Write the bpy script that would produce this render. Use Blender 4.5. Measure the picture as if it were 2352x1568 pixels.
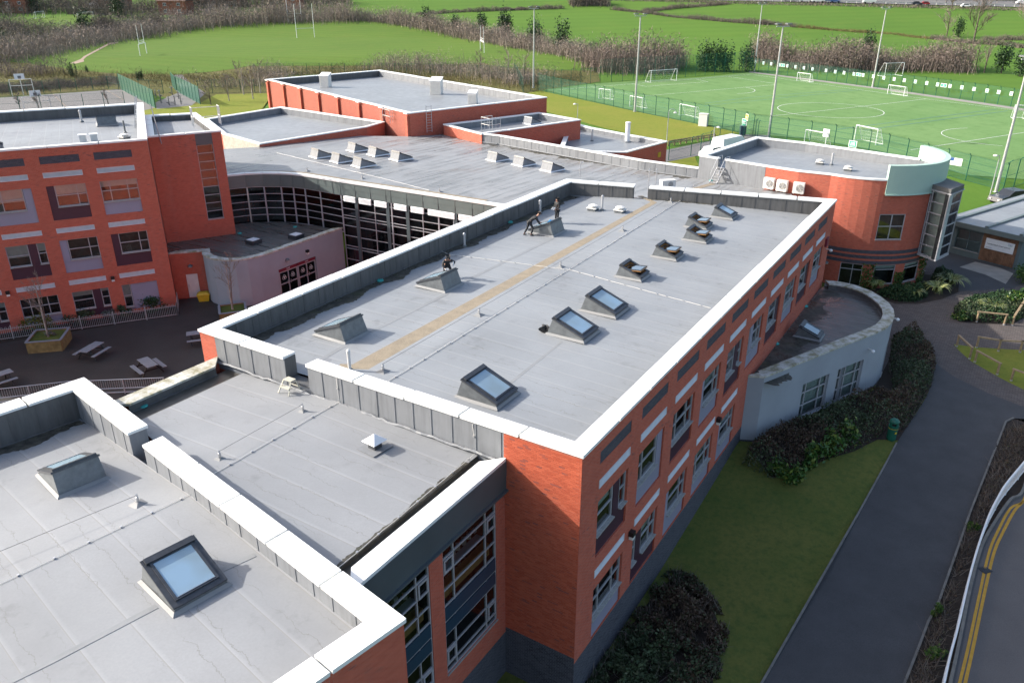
import bpy, math, random
import numpy as np
from mathutils import Vector
R = math.radians
random.seed(7); rng = np.random.default_rng(7)
for o in list(bpy.data.objects): bpy.data.objects.remove(o)
scene = bpy.context.scene
COL = scene.collection
# ------------------------------------------------------------ camera
FPX, HC = 1840.0, 24.9
TH = math.atan(838 / FPX)
cd = bpy.data.cameras.new('camera'); cam = bpy.data.objects.new('camera', cd); COL.objects.link(cam)
cam.location = (0, 0, HC); cam.rotation_euler = (R(90) - TH, 0, 0)
cd.sensor_fit = 'HORIZONTAL'; cd.sensor_width = 36; cd.lens = 36 * FPX / 2352
cd.clip_end = 6000; cd.clip_start = .2
scene.camera = cam
# ------------------------------------------------------------ sky and sun
SUN_AZ, SUN_EL = 169.5, 28.5           # direction the sun stands in (math angle), elevation
world = bpy.data.worlds.new('World'); scene.world = world; world.use_nodes = True
wn = world.node_tree
bg = wn.nodes['Background']; sky = wn.nodes.new('ShaderNodeTexSky'); sky.sky_type = 'NISHITA'
sky.sun_disc = False; sky.sun_elevation = R(SUN_EL); sky.sun_rotation = R(90 - SUN_AZ)
sky.air_density = 1.0; sky.dust_density = 3.5; sky.ozone_density = .8
wn.links.new(sky.outputs[0], bg.inputs[0]); bg.inputs[1].default_value = 0.15
sd = bpy.data.lights.new('sun', 'SUN'); sun = bpy.data.objects.new('sun', sd); COL.objects.link(sun)
sd.energy = 3.7; sd.angle = R(0.6); sd.color = (1, .95, .87)
sdir = Vector((math.cos(R(SUN_AZ)) * math.cos(R(SUN_EL)), math.sin(R(SUN_AZ)) * math.cos(R(SUN_EL)), math.sin(R(SUN_EL))))
sun.rotation_euler = sdir.to_track_quat('Z', 'Y').to_euler(); sun.location = (-60, 20, 60)
vs = scene.view_settings; vs.view_transform = 'Standard'; vs.look = 'None'; vs.exposure = 1.0; vs.gamma = 1; vs.use_curve_mapping = False
scene.render.engine = 'CYCLES'
# ------------------------------------------------------------ where things stand
CT, ST = math.cos(TH), math.sin(TH)
def ray(x, y):
    u = (x - 1176) / FPX; v = (784 - y) / FPX
    return np.array([u, CT + v * ST, -ST + v * CT])
def P(x, y, z):
    r = ray(x, y); p = r * ((z - HC) / r[2]); p[2] = z; return p
CR = {}
for i, ox in enumerate((0, 1000, 2000, 2996)):
    for l, oy in zip('abde', (0, 650, 1300, 1998)): CR[l + str(i + 1)] = (ox, oy)
def K(c, x, y): return CR[c][0] / 1.7415 + x * .26856, CR[c][1] / 1.7415 + y * .26856
def W(c, x, y, z): return P(*K(c, x, y), z)
PROF = [(-900, -1.15), (22, -1.15), (30.4, -1.0), (35.5, -.5), (40, 0), (80, 0), (108, 3), (212, 3), (235, 4.6), (300, 5.3), (360, 9.5), (415, 14), (520, 20), (700, 26), (3000, 40)]
_px, _pz = zip(*PROF)
def HZ(x, y): return float(np.interp(y, _px, _pz))
def G(x, y):                       # where the line of sight meets the terrain
    r = ray(x, y); lo, hi = 10., 1500.
    t = lo; step = 1.0
    while t < hi and HC + r[2] * t > HZ(0, r[1] * t): t += step
    a, b = t - step, t
    for _ in range(20):
        m = (a + b) / 2
        if HC + r[2] * m > HZ(0, r[1] * m): a = m
        else: b = m
    p = r * b; p[2] = HZ(0, p[1]); return p
def T(c, x, y): return G(*K(c, x, y))
def unit(a): a = np.array(a, float); return a / np.linalg.norm(a)
def dirv(deg): return np.array([math.cos(R(deg)), math.sin(R(deg)), 0.])
UP = np.array([0, 0, 1.])
# ------------------------------------------------------------ mesh helpers
ORG = {}
class MB:
    def __init__(s): s.v = []; s.f = []; s.u = []; s.m = []
    def poly(s, pts, uv=None, m=0):
        n = len(s.v); s.v += [tuple(map(float, p)) for p in pts]; s.f.append(tuple(range(n, n + len(pts))))
        s.u += (list(uv) if uv is not None else [(float(p[0]), float(p[1])) for p in pts]); s.m.append(m); return s
    def box(s, o, a, b, c, m=0):
        o, a, b, c = (np.array(t, float) for t in (o, a, b, c))
        if np.dot(np.cross(a, b), c) < 0: o = o + c; c = -c
        la, lb, lc = (np.linalg.norm(t) for t in (a, b, c))
        for q, x, y, lx, ly in ((o, b, a, lb, la), (o + c, a, b, la, lb), (o, a, c, la, lc), (o + b, c, a, lc, la), (o, c, b, lc, lb), (o + a, b, c, lb, lc)):
            s.poly([q, q + x, q + x + y, q + y], [(0, 0), (lx, 0), (lx, ly), (0, ly)], m)
        return s
    def cbox(s, c, sx, sy, sz, rz=0, m=0):      # centred in plan, standing on c
        d = dirv(rz); e = dirv(rz + 90); c = np.array(c, float)
        return s.box(c - d * sx / 2 - e * sy / 2, d * sx, e * sy, UP * sz, m)
    def prism(s, pts, z0, z1, m=0, mt=None, bottom=False):
        n = len(pts); z0 = [z0] * n if np.isscalar(z0) else z0; z1 = [z1] * n if np.isscalar(z1) else z1
        L = 0
        for i in range(n):
            j = (i + 1) % n; a, b = pts[i], pts[j]; l = math.hypot(b[0] - a[0], b[1] - a[1])
            s.poly([(a[0], a[1], z0[i]), (b[0], b[1], z0[j]), (b[0], b[1], z1[j]), (a[0], a[1], z1[i])], [(L, z0[i]), (L + l, z0[j]), (L + l, z1[j]), (L, z1[i])], m); L += l
        s.poly([(p[0], p[1], z) for p, z in zip(pts, z1)], None, m if mt is None else mt)
        if bottom: s.poly([(p[0], p[1], z) for p, z in zip(pts, z0)][::-1], None, m)
        return s
    def tube(s, path, r, n=6, m=0, cap=True):
        path = [np.array(p, float) for p in path]; rr = [r] * len(path) if np.isscalar(r) else r
        rings = []
        for i, p in enumerate(path):
            t = path[min(i + 1, len(path) - 1)] - path[max(i - 1, 0)]; t = unit(t)
            a = np.cross(t, UP) if abs(t[2]) < .95 else np.cross(t, np.array([1., 0, 0])); a = unit(a); b = np.cross(t, a)
            base = len(s.v)
            for k in range(n):
                w = 2 * math.pi * k / n; s.v.append(tuple(p + (a * math.cos(w) + b * math.sin(w)) * rr[i]))
            rings.append(base)
        for i in range(len(rings) - 1):
            for k in range(n):
                k2 = (k + 1) % n; s.f.append((rings[i] + k, rings[i + 1] + k, rings[i + 1] + k2, rings[i] + k2)); s.u += [(0, 0)] * 4; s.m.append(m)
        if cap:
            s.f.append(tuple(rings[0] + k for k in range(n))); s.u += [(0, 0)] * n; s.m.append(m)
            s.f.append(tuple(rings[-1] + k for k in reversed(range(n)))); s.u += [(0, 0)] * n; s.m.append(m)
        return s
    def bar(s, a, b, w, h=None, m=0):           # rectangular bar from a to b
        a = np.array(a, float); b = np.array(b, float); h = w if h is None else h
        t = unit(b - a); x = np.cross(t, UP) if abs(t[2]) < .95 else np.array([1., 0, 0]); x = unit(x); y = np.cross(x, t)
        return s.box(a - x * w / 2 - y * h / 2, x * w, b - a, y * h, m)
    def lathe(s, c, prof, n=12, m=0):           # prof: (radius, z) pairs upward
        c = np.array(c, float); base = len(s.v)
        for r_, z in prof:
            for k in range(n):
                w = 2 * math.pi * k / n; s.v.append((c[0] + r_ * math.cos(w), c[1] + r_ * math.sin(w), c[2] + z))
        for i in range(len(prof) - 1):
            for k in range(n):
                k2 = (k + 1) % n; s.f.append((base + i * n + k, base + i * n + k2, base + (i + 1) * n + k2, base + (i + 1) * n + k)); s.u += [(0, 0)] * 4; s.m.append(m)
        s.f.append(tuple(base + (len(prof) - 1) * n + k for k in range(n))); s.u += [(0, 0)] * n; s.m.append(m)
        return s
    def raw(s, v, f, m=0):
        n = len(s.v); s.v += [tuple(p) for p in v]
        for q in f: s.f.append(tuple(i + n for i in q)); s.u += [(0, 0)] * len(q); s.m.append(m)
        return s
    def build(s, name, mats, parent=None, smooth=False, **kw):
        if not isinstance(mats, (list, tuple)): mats = [mats]
        v = np.array(s.v, dtype=np.float64)
        if parent is not None: org = ORG[parent]
        elif kw.pop('local', False): org = np.zeros(3)
        else: org = np.array([(v[:, 0].min() + v[:, 0].max()) / 2, (v[:, 1].min() + v[:, 1].max()) / 2, v[:, 2].min()])
        kw.pop('local', None)
        me = bpy.data.meshes.new(name); me.from_pydata((v - org).tolist(), [], s.f)
        ul = me.uv_layers.new(name='UVMap'); ul.data.foreach_set('uv', np.array(s.u, dtype=np.float32).ravel())
        for mt in mats: me.materials.append(mt)
        if any(s.m): me.polygons.foreach_set('material_index', np.array(s.m, dtype=np.int32))
        if smooth: me.polygons.foreach_set('use_smooth', np.ones(len(me.polygons), dtype=bool))
        o = bpy.data.objects.new(name, me); COL.objects.link(o); ORG[o] = org
        if parent is not None: o.parent = parent
        else: o.location = org
        return tag(o, **kw)
def tag(o, label=None, cat=None, group=None, kind=None):
    for k, v in (('label', label), ('category', cat), ('group', group), ('kind', kind)):
        if v: o[k] = v
    return o
def thing(name, label, cat, loc=(0, 0, 0), group=None):
    o = bpy.data.objects.new(name, None); COL.objects.link(o); o.location = loc; o.empty_display_size = .3
    ORG[o] = np.array(loc, float); return tag(o, label, cat, group)
def sub(parent):                       # let a mesh part carry sub-parts: same origin as its thing
    return parent
def copy_tree(o, parent=None):
    c = o.copy(); COL.objects.link(c); ORG[c] = ORG[o]
    if parent is not None: c.parent = parent
    for ch in list(o.children): copy_tree(ch, c)
    return c
def place(proto, first, loc, rz, label=None, scale=None):
    o = proto if first else copy_tree(proto)
    o.location = loc; o.rotation_euler = (0, 0, R(rz))
    if scale: o.scale = (scale,) * 3
    if label: o['label'] = label
    return o
# ------------------------------------------------------------ materials
MAT = {}
class N:
    def __init__(s, name):
        s.mat = bpy.data.materials.new(name); s.mat.use_nodes = True; s.t = s.mat.node_tree; s.b = s.t.nodes['Principled BSDF']; s.out = s.t.nodes['Material Output']; MAT[name] = s.mat
    def n(s, typ, **kw):
        o = s.t.nodes.new('ShaderNode' + typ)
        for k, v in kw.items(): setattr(o, k, v)
        return o
    def l(s, a, b): s.t.links.new(a, b)
    def val(s, sock, v):
        if hasattr(v, 'is_linked') or hasattr(v, 'links'): s.l(v, sock)
        else: sock.default_value = v
    def math(s, op, a, b=0., c=0., clamp=False):
        o = s.n('Math', operation=op); o.use_clamp = clamp
        for i, v in enumerate((a, b, c)): s.val(o.inputs[i], v)
        return o.outputs[0]
    def mix(s, fac, a, b, mode='MIX'):
        o = s.n('Mix', data_type='RGBA', blend_type=mode); s.val(o.inputs[0], fac)
        for i, v in ((6, a), (7, b)):
            if isinstance(v, tuple): v = v if len(v) == 4 else v + (1,)
            s.val(o.inputs[i], v)
        return o.outputs[2]
    def pos(s): return s.n('NewGeometry').outputs['Position']
    def uv(s): return s.n('UVMap').outputs[0]
    def noise(s, vec, scale, detail=3, rough=.55, dist=0):
        o = s.n('TexNoise'); s.l(vec, o.inputs['Vector']); o.inputs['Scale'].default_value = scale; o.inputs['Detail'].default_value = detail; o.inputs['Roughness'].default_value = rough; o.inputs['Distortion'].default_value = dist; return o.outputs['Fac']
    def ramp(s, v, a, b, lo=0., hi=1.):
        o = s.n('MapRange'); o.clamp = True; s.val(o.inputs[0], v)
        for i, q in enumerate((a, b, lo, hi)): o.inputs[i + 1].default_value = q
        return o.outputs[0]
    def scl(s, vec, v):
        o = s.n('VectorMath', operation='MULTIPLY'); s.l(vec, o.inputs[0]); o.inputs[1].default_value = v; return o.outputs[0]
    def sep(s, vec): o = s.n('SeparateXYZ'); s.l(vec, o.inputs[0]); return o.outputs
    def comb(s, x, y, z=0.):
        o = s.n('CombineXYZ')
        for i, v in enumerate((x, y, z)): s.val(o.inputs[i], v)
        return o.outputs[0]
    def bump(s, h, strength=.3, dist=.02):
        o = s.n('Bump'); o.inputs['Strength'].default_value = strength; o.inputs['Distance'].default_value = dist; s.l(h, o.inputs['Height']); s.l(o.outputs[0], s.b.inputs['Normal'])
    def set(s, col=None, rough=None, metal=None, spec=None):
        if col is not None: s.val(s.b.inputs['Base Color'], col + (1,) if isinstance(col, tuple) else col)
        if rough is not None: s.val(s.b.inputs['Roughness'], rough)
        if metal is not None: s.val(s.b.inputs['Metallic'], metal)
        if spec is not None: s.b.inputs['Specular IOR Level'].default_value = spec
        return s
def simple(name, col, rough=.6, metal=0., var=.18, scale=3., col2=None, bump=0., bs=40., spec=None, fine=.0):
    m = N(name); p = m.pos()
    c2 = col2 or tuple(c * (1 - 2 * var) for c in col)
    f = m.noise(p, scale, 5, .6); f = m.ramp(f, .3, .72)
    c = m.mix(f, col, c2)
    if fine: c = m.mix(m.ramp(m.noise(p, bs, 2), .35, .65), c, m.mix(1., c, (1 - fine,) * 3, 'MULTIPLY'))
    m.set(c, rough, metal, spec)
    if bump: m.bump(m.noise(p, bs, 3), bump)
    return m.mat
def brickmat(name, c1, c2, dark, mortar, dfrac=.06, uvs=True):
    m = N(name); u = m.uv(); b = m.n('TexBrick'); m.l(u, b.inputs['Vector'])
    for k, v in (('Scale', 1.), ('Mortar Size', .006), ('Mortar Smooth', .1), ('Bias', 0.), ('Brick Width', .225), ('Row Height', .075)): b.inputs[k].default_value = v
    b.inputs['Color1'].default_value = (0, 0, 0, 1); b.inputs['Color2'].default_value = (1, 1, 1, 1); b.inputs['Mortar'].default_value = (.5, .5, .5, 1)
    t = m.sep(b.outputs['Color'])[0]
    p = m.pos(); big = m.noise(p, .35, 3); mid = m.noise(p, 2.2, 4)
    c = m.mix(t, c1, c2)
    # a few burnt bricks in clusters
    dk = m.math('MULTIPLY', m.math('GREATER_THAN', m.math('FRACT', m.math('MULTIPLY', t, 17.3)), 1 - dfrac * 2.2), m.ramp(big, .48, .6))
    c = m.mix(m.math('MULTIPLY', dk, .8), c, dark)
    c = m.mix(m.ramp(mid, .35, .7, 0, .35), c, m.mix(1., c, (.78, .8, .86), 'MULTIPLY'))
    sx = m.sep(m.scl(p, (1.6, 1.6, .05)))
    run = m.noise(m.comb(sx[0], sx[1], sx[2]), 1., 3)
    c = m.mix(m.ramp(run, .55, .8, 0, .3), c, m.mix(.5, c, mortar))
    c = m.mix(b.outputs['Fac'], c, mortar)
    m.set(c, .85, spec=.3)
    m.bump(m.math('SUBTRACT', 1., b.outputs['Fac']), .5, .006)
    return m.mat
def roofmat(name, col, seam=1.05, wet=0., trail=.55, stain=.5, rough=.55, dirt=(.13, .125, .115)):
    m = N(name); s = m.sep(m.uv()); u, v = s[0], s[1]; p = m.pos()
    big = m.noise(p, .22, 5, .6); mid = m.noise(p, 1.1, 6, .65); fine = m.noise(p, 14, 3)
    c = m.mix(m.ramp(big, .35, .7), col, tuple(x * .80 for x in col))
    c = m.mix(m.ramp(fine, .3, .75, 0, .35), c, tuple(x * .72 for x in col))
    # weathering blotches
    blot = m.math('MULTIPLY', m.ramp(mid, .56, .66), m.ramp(big, .45, .6)); c = m.mix(m.math('MULTIPLY', blot, stain), c, tuple(x * .62 for x in col))
    # welded lap joints of the sheets
    fr = m.math('FRACT', m.math('DIVIDE', m.math('ADD', u, m.math('MULTIPLY', m.noise(m.comb(u, m.math('MULTIPLY', v, .3)), .8, 1), .05)), seam)); lap = m.math('LESS_THAN', fr, .028); lap2 = m.ramp(fr, .0, .13, 1, 0)
    c = m.mix(m.math('MULTIPLY', lap, .62), c, dirt)
    c = m.mix(m.math('MULTIPLY', lap2, .12), c, (.75, .76, .78))
    # dried water courses wandering down the fall
    w = m.math('ADD', m.math('MULTIPLY', u, 1.35), m.math('MULTIPLY', m.noise(m.comb(m.math('MULTIPLY', u, .9), m.math('MULTIPLY', v, 1.1)), 1.4, 6, .62), .95))
    t = m.math('ABSOLUTE', m.math('SUBTRACT', m.math('FRACT', w), .5)); wander = m.math('LESS_THAN', t, .016)
    msk = m.ramp(m.noise(m.comb(m.math('MULTIPLY', u, .8), m.math('MULTIPLY', v, .28)), .7, 2), .46, .56)
    c = m.mix(m.math('MULTIPLY', m.math('MULTIPLY', wander, msk), trail), c, dirt)
    rg = m.ramp(mid, .3, .7, rough - .08, rough + .1)
    if wet:
        st = m.noise(m.comb(m.math('MULTIPLY', u, 1.5), m.math('MULTIPLY', v, .10)), 1.0, 5, .65)
        fs = m.math('FRACT', m.math('ADD', m.math('DIVIDE', u, seam), m.math('MULTIPLY', m.noise(m.comb(m.math('MULTIPLY', u, .6), m.math('MULTIPLY', v, .5)), .9, 4, .6), .16))); cell = m.math('FLOOR', m.math('DIVIDE', u, seam)); wd = m.ramp(m.noise(m.comb(m.math('MULTIPLY', cell, 7.3), m.math('MULTIPLY', v, .16)), 1., 3, .6), .42, .68, 0, .42)
        wt = m.math('MAXIMUM', m.math('MULTIPLY', m.math('LESS_THAN', fs, wd), .9), m.math('MULTIPLY', m.ramp(st, .50, .56), m.ramp(m.math('ADD', big, m.math('MULTIPLY', mid, .35)), .52, .80)))
        wt = m.math('MULTIPLY', wt, wet); c = m.mix(wt, c, tuple(x * .45 for x in (col[0] * 1.05, col[1] * .98, col[2] * .92)))
        rg = m.mix(wt, m.comb(rg, rg, rg), (.22, .22, .22)); rg = m.sep(rg)[0]
        rust = m.math('MULTIPLY', m.ramp(m.noise(p, .16, 3), .56, .68), m.ramp(st, .45, .6)); c = m.mix(m.math('MULTIPLY', rust, .45 * wet), c, (.20, .12, .08))
    m.set(c, rg, spec=.35)
    m.bump(m.math('ADD', m.math('MULTIPLY', fine, .25), m.math('MULTIPLY', lap2, .6)), .25, .02)
    return m.mat
M = {}
M['brick'] = brickmat('red_brick', (.43, .082, .046), (.52, .115, .066), (.24, .07, .055), (.40, .23, .18), .02)
M['brick_sunlit_dimmed'] = brickmat('red_brick_sunlit_dimmed', (.30, .075, .05), (.37, .10, .065), (.2, .07, .06), (.3, .18, .15), .02)  # red brick with a darkened colour, tones down the sunlit sports hall wall
M['blue_brick'] = brickmat('blue_engineering_brick', (.045, .048, .062), (.075, .078, .095), (.03, .03, .04), (.15, .15, .17), .1)
M['band_brick'] = brickmat('dark_panel_brick', (.055, .052, .065), (.085, .08, .095), (.05, .04, .05), (.12, .12, .13), .1)
M['roof'] = roofmat('roof_membrane', (.275, .292, .31), trail=.6, stain=.7)
M['roof_warm'] = roofmat('roof_membrane_near', (.275, .285, .298), seam=1.3, trail=.45, stain=.6)
M['roof_wet'] = roofmat('roof_membrane_wet', (.29, .30, .31), seam=1.0, wet=.9, trail=.2)
M['roof_far'] = roofmat('roof_membrane_far', (.26, .275, .29), seam=1.6, trail=.1, stain=.25, rough=.4)
M['roof_dark'] = roofmat('roof_membrane_soaked', (.13, .12, .11), seam=1.0, wet=.95, trail=.2, rough=.4)
def membr(name, col, var=.25):
    m = N(name); p = m.pos(); s = m.sep(p)
    run = m.noise(m.comb(m.math('MULTIPLY', s[0], 5.), m.math('MULTIPLY', s[1], 5.), m.math('MULTIPLY', s[2], .5)), 1., 4)
    big = m.noise(p, .9, 4); c = m.mix(m.ramp(run, .4, .75), col, tuple(x * (1 - var) for x in col)); c = m.mix(m.ramp(big, .35, .7, 0, .5), c, tuple(x * 1.25 for x in col))
    m.set(c, .6, spec=.3); m.bump(m.noise(p, 9, 3), .35, .02); return m.mat
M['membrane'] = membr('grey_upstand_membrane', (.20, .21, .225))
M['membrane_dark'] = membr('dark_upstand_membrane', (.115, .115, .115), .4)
def copemat():
    m = N('white_coping'); p = m.pos(); c = m.mix(m.ramp(m.noise(p, 1.1, 4), .3, .8, 0, .4), (.80, .81, .80), (.66, .67, .65)); c = m.mix(m.math('MULTIPLY', m.ramp(m.noise(p, 5, 5, .7), .6, .75), .4), c, (.45, .44, .38)); m.set(c, .38, spec=.4); m.bump(m.noise(p, 2.5, 2), .06, .02); return m.mat
M['coping'] = copemat()
def lichen():
    m = N('lichened_coping'); p = m.pos(); c = m.mix(m.ramp(m.noise(p, 2.0, 6, .7), .4, .62), (.58, .57, .53), (.27, .25, .16)); c = m.mix(m.ramp(m.noise(p, 7, 4, .7), .55, .7, 0, .6), c, (.40, .38, .26)); m.set(c, .7, spec=.2); return m.mat
M['lichen'] = lichen()
M['joint'] = simple('coping_joint', (.10, .10, .10), .7)
M['frame'] = simple('window_frame', (.38, .38, .40), .45, var=.06)
M['sill'] = simple('metal_sill', (.42, .41, .39), .5, var=.2, scale=9)
M['louvre'] = simple('louvre_blades', (.66, .67, .69), .45, var=.08)
M['lilac'] = simple('lilac_panel', (.275, .275, .36), .5, var=.06, scale=.8)
M['maroon'] = simple('maroon_panel', (.055, .022, .040), .45, var=.06)
M['render'] = simple('lilac_grey_render', (.325, .355, .395), .85, var=.07, scale=.5, bump=.1, bs=60)
M['fascia'] = simple('grey_metal_fascia', (.085, .105, .115), .4, var=.12, scale=.6)
M['fascia_light'] = simple('green_grey_fascia', (.15, .185, .18), .45, var=.12, scale=.5)
M['mint'] = simple('mint_green_panel', (.40, .55, .47), .5, var=.05, scale=.4)
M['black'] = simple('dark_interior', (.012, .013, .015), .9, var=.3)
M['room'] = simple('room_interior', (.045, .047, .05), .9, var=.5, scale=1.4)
M['blind'] = simple('window_blind', (.40, .46, .45), .8, var=.12)
M['galv'] = simple('galvanised_steel', (.52, .53, .55), .4, .5, var=.1, scale=6)
M['white'] = simple('white_paint', (.78, .79, .80), .45, var=.05)
M['plastic_white'] = simple('white_plastic', (.74, .72, .68), .5, var=.06)
M['alu'] = simple('bare_aluminium', (.60, .60, .60), .35, .7, var=.12, scale=8)
M['dark_metal'] = simple('dark_grey_flashing', (.075, .08, .09), .38, .2, var=.2, scale=6)
M['zinc'] = simple('skylight_zinc', (.17, .185, .195), .45, .2, var=.18, scale=4)
M['black_plastic'] = simple('black_plastic', (.015, .015, .017), .4)
M['red_sign'] = simple('dark_red_sign', (.18, .015, .035), .5, var=.03)
M['yellow'] = simple('yellow_paint', (.62, .42, .02), .5, var=.1)
M['turquoise'] = simple('turquoise_drain_cap', (.06, .45, .42), .5)
M['tan'] = simple('tan_walkway', (.33, .275, .20), .9, var=.14, scale=2.0, fine=.25, bs=30)
M['wood'] = simple('timber_weathered', (.36, .26, .15), .8, var=.2, scale=5)
M['wood_orange'] = simple('timber_varnished', (.40, .20, .07), .5, var=.15, scale=5)
M['cedar'] = simple('cedar_boards', (.26, .13, .07), .75, var=.3, scale=2.5)
M['green_steel'] = simple('green_steel', (.008, .11, .07), .5, var=.1)
M['teal_paint'] = simple('grey_green_paint', (.12, .16, .165), .5, var=.06)
M['navy'] = simple('navy_panel', (.02, .05, .085), .35, var=.05)
M['ochre'] = simple('ochre_cupboard', (.30, .16, .05), .6, var=.1)
def glassmat(name, tint=(.75, .85, .85), refl=(1, 1, 1), base=.06, k=1.6):
    m = N(name); g = m.n('BsdfGlossy'); g.inputs['Roughness'].default_value = .02; g.inputs['Color'].default_value = refl + (1,)
    t = m.n('BsdfTransparent'); t.inputs['Color'].default_value = tint + (1,)
    fr = m.n('Fresnel'); fr.inputs['IOR'].default_value = 1.55; w = m.n('Bump'); w.inputs['Strength'].default_value = .05; w.inputs['Distance'].default_value = .05
    m.l(m.noise(m.pos(), .9, 1), w.inputs['Height']); m.l(w.outputs[0], g.inputs['Normal'])
    f = m.math('ADD', m.math('MULTIPLY', fr.outputs[0], k), base, clamp=True)
    x = m.n('MixShader'); m.l(f, x.inputs[0]); m.l(t.outputs[0], x.inputs[1]); m.l(g.outputs[0], x.inputs[2]); m.l(x.outputs[0], m.out.inputs[0]); return m.mat
def painted_sky_glass(name):
    m = N(name); p = m.pos(); c = m.mix(m.ramp(m.noise(p, .7, 2), .35, .65), (.30, .43, .54), (.26, .34, .38)); m.set(c, .12, spec=.9); return m.mat  # opaque pane; the pale blue of reflected sky is painted into its colour
M['glass_pale'] = painted_sky_glass('skylight_glass_painted_sky')
M['glass'] = glassmat('window_glass', (.85, .92, .92), base=.03, k=1.15); M['glass_sky'] = glassmat('skylight_glass', (.86, .93, .94), base=.26)
M['glass_dark'] = glassmat('curtain_wall_glass', (.75, .84, .85), base=.02, k=.9)
# ------------------------------------------------------------ building kit
def pnt(p, z): return np.array([p[0], p[1], z], float)
def offset(poly, w):
    n = len(poly); out = []
    for i in range(n):
        p0, p1, p2 = (np.array(poly[j % n][:2], float) for j in (i - 1, i, i + 1))
        d1 = unit(p1 - p0); d2 = unit(p2 - p1); n1 = np.array([-d1[1], d1[0]]); n2 = np.array([-d2[1], d2[0]])
        k = n1 + n2; k = k / max(.25, np.dot(k, k)) * 2
        out.append(p1 + k * w)
    return out
class FR:                                  # the face of a wall: u along, z up, d inward
    def __init__(s, a, b):
        s.a = np.array([a[0], a[1], 0.]); s.b = np.array([b[0], b[1], 0.]); s.d = unit(s.b - s.a); s.L = float(np.linalg.norm(s.b - s.a)); s.n = np.array([-s.d[1], s.d[0], 0.])
    def pt(s, u, z, d=0.): return s.a + s.d * u + s.n * d + UP * z
    def u(s, p): return float(np.dot(np.array([p[0], p[1], 0.]) - s.a, s.d))
    def box(s, mb, u0, u1, z0, z1, d0, d1, m=0): return mb.box(s.pt(u0, z0, d1), s.d * (u1 - u0), s.n * (d0 - d1), UP * (z1 - z0), m)
def wall(parent, fr, z0, z1, mats, holes=(), rects=(), u0=0., u1=None, name='wall', uoff=0., zsplit=None):
    """outer skin of a wall with real openings; holes (u0,u1,v0,v1,depth); rects (u0,u1,v0,v1,material index)"""
    u1 = fr.L if u1 is None else u1; mb = MB()
    us = sorted({u0, u1, *[min(max(x, u0), u1) for h in list(holes) + list(rects) for x in h[:2]]})
    vs_ = sorted({z0, z1, *[min(max(x, z0), z1) for h in list(holes) + list(rects) for x in h[2:4]], *([zsplit] if zsplit else [])})
    for a, b in zip(us, us[1:]):
        for c, e in zip(vs_, vs_[1:]):
            if b - a < 1e-5 or e - c < 1e-5: continue
            x, y = (a + b) / 2, (c + e) / 2
            if any(h[0] < x < h[1] and h[2] < y < h[3] for h in holes): continue
            mi = 1 if (zsplit and y < zsplit) else 0
            for r in rects:
                if r[0] < x < r[1] and r[2] < y < r[3]: mi = r[4]
            mb.poly([fr.pt(a, c), fr.pt(b, c), fr.pt(b, e), fr.pt(a, e)], [(a + uoff, c), (b + uoff, c), (b + uoff, e), (a + uoff, e)], mi)
    for h in holes:
        a, b, c, e, d = h[:5]
        if d <= 0: continue
        for q in (((a, c, 0), (b, c, 0), (b, c, d), (a, c, d)), ((a, e, d), (b, e, d), (b, e, 0), (a, e, 0)), ((a, c, 0), (a, c, d), (a, e, d), (a, e, 0)), ((b, c, d), (b, c, 0), (b, e, 0), (b, e, d))):
            ax = 2 if abs(q[0][0] - q[1][0]) < 1e-6 and abs(q[1][0] - q[2][0]) < 1e-6 else 0
            mb.poly([fr.pt(*t) for t in q], [((t[2] if ax else t[0]), (t[1] if ax else t[2])) for t in q], h[5] if len(h) > 5 else 0)
    return mb.build(name, mats, parent)
def coping(parent, poly, zc, w, mat, edges=None, gaps={}, thick=.13, over=.05, seg=2.85, jit=.0, gap=.085):
    out = offset(poly, -over); inn = offset(poly, w + over); n = len(poly)
    for i in (range(n) if edges is None else edges):
        j = (i + 1) % n; a, b = out[i], out[j]; d = unit(b - a); L = np.linalg.norm(b - a); nn = np.array([-d[1], d[0]]); W2 = w + 2 * over
        m0 = float(np.dot(inn[i] - a, d)); m1 = float(np.dot(inn[j] - a, d))
        runs = [(0, L)]
        for g0, g1 in gaps.get(i, []): runs = [q for r in runs for q in ((r[0], min(r[1], g0)), (max(r[0], g1), r[1])) if q[1] - q[0] > .05]
        for s0, s1 in runs:
            k = max(1, round((s1 - s0) / seg)); cuts = [s0 + (s1 - s0) * t / k for t in range(k + 1)]
            for t in range(k):
                c0, c1 = cuts[t], cuts[t + 1]; o0, o1, i0, i1 = c0, c1, c0, c1
                if t > 0: o0 += gap; i0 += gap
                if c0 == 0: i0 = m0
                if c1 == L: i1 = m1
                dz = random.uniform(-.012, .012) if k > 1 else 0
                q = [a + d * o0, a + d * o1, a + d * i1 + nn * W2, a + d * i0 + nn * W2]
                MB().prism(q, zc - thick + dz, [zc + dz, zc + dz, zc - .03 + dz, zc - .03 + dz], bottom=True).build('coping', mat, parent)
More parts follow.
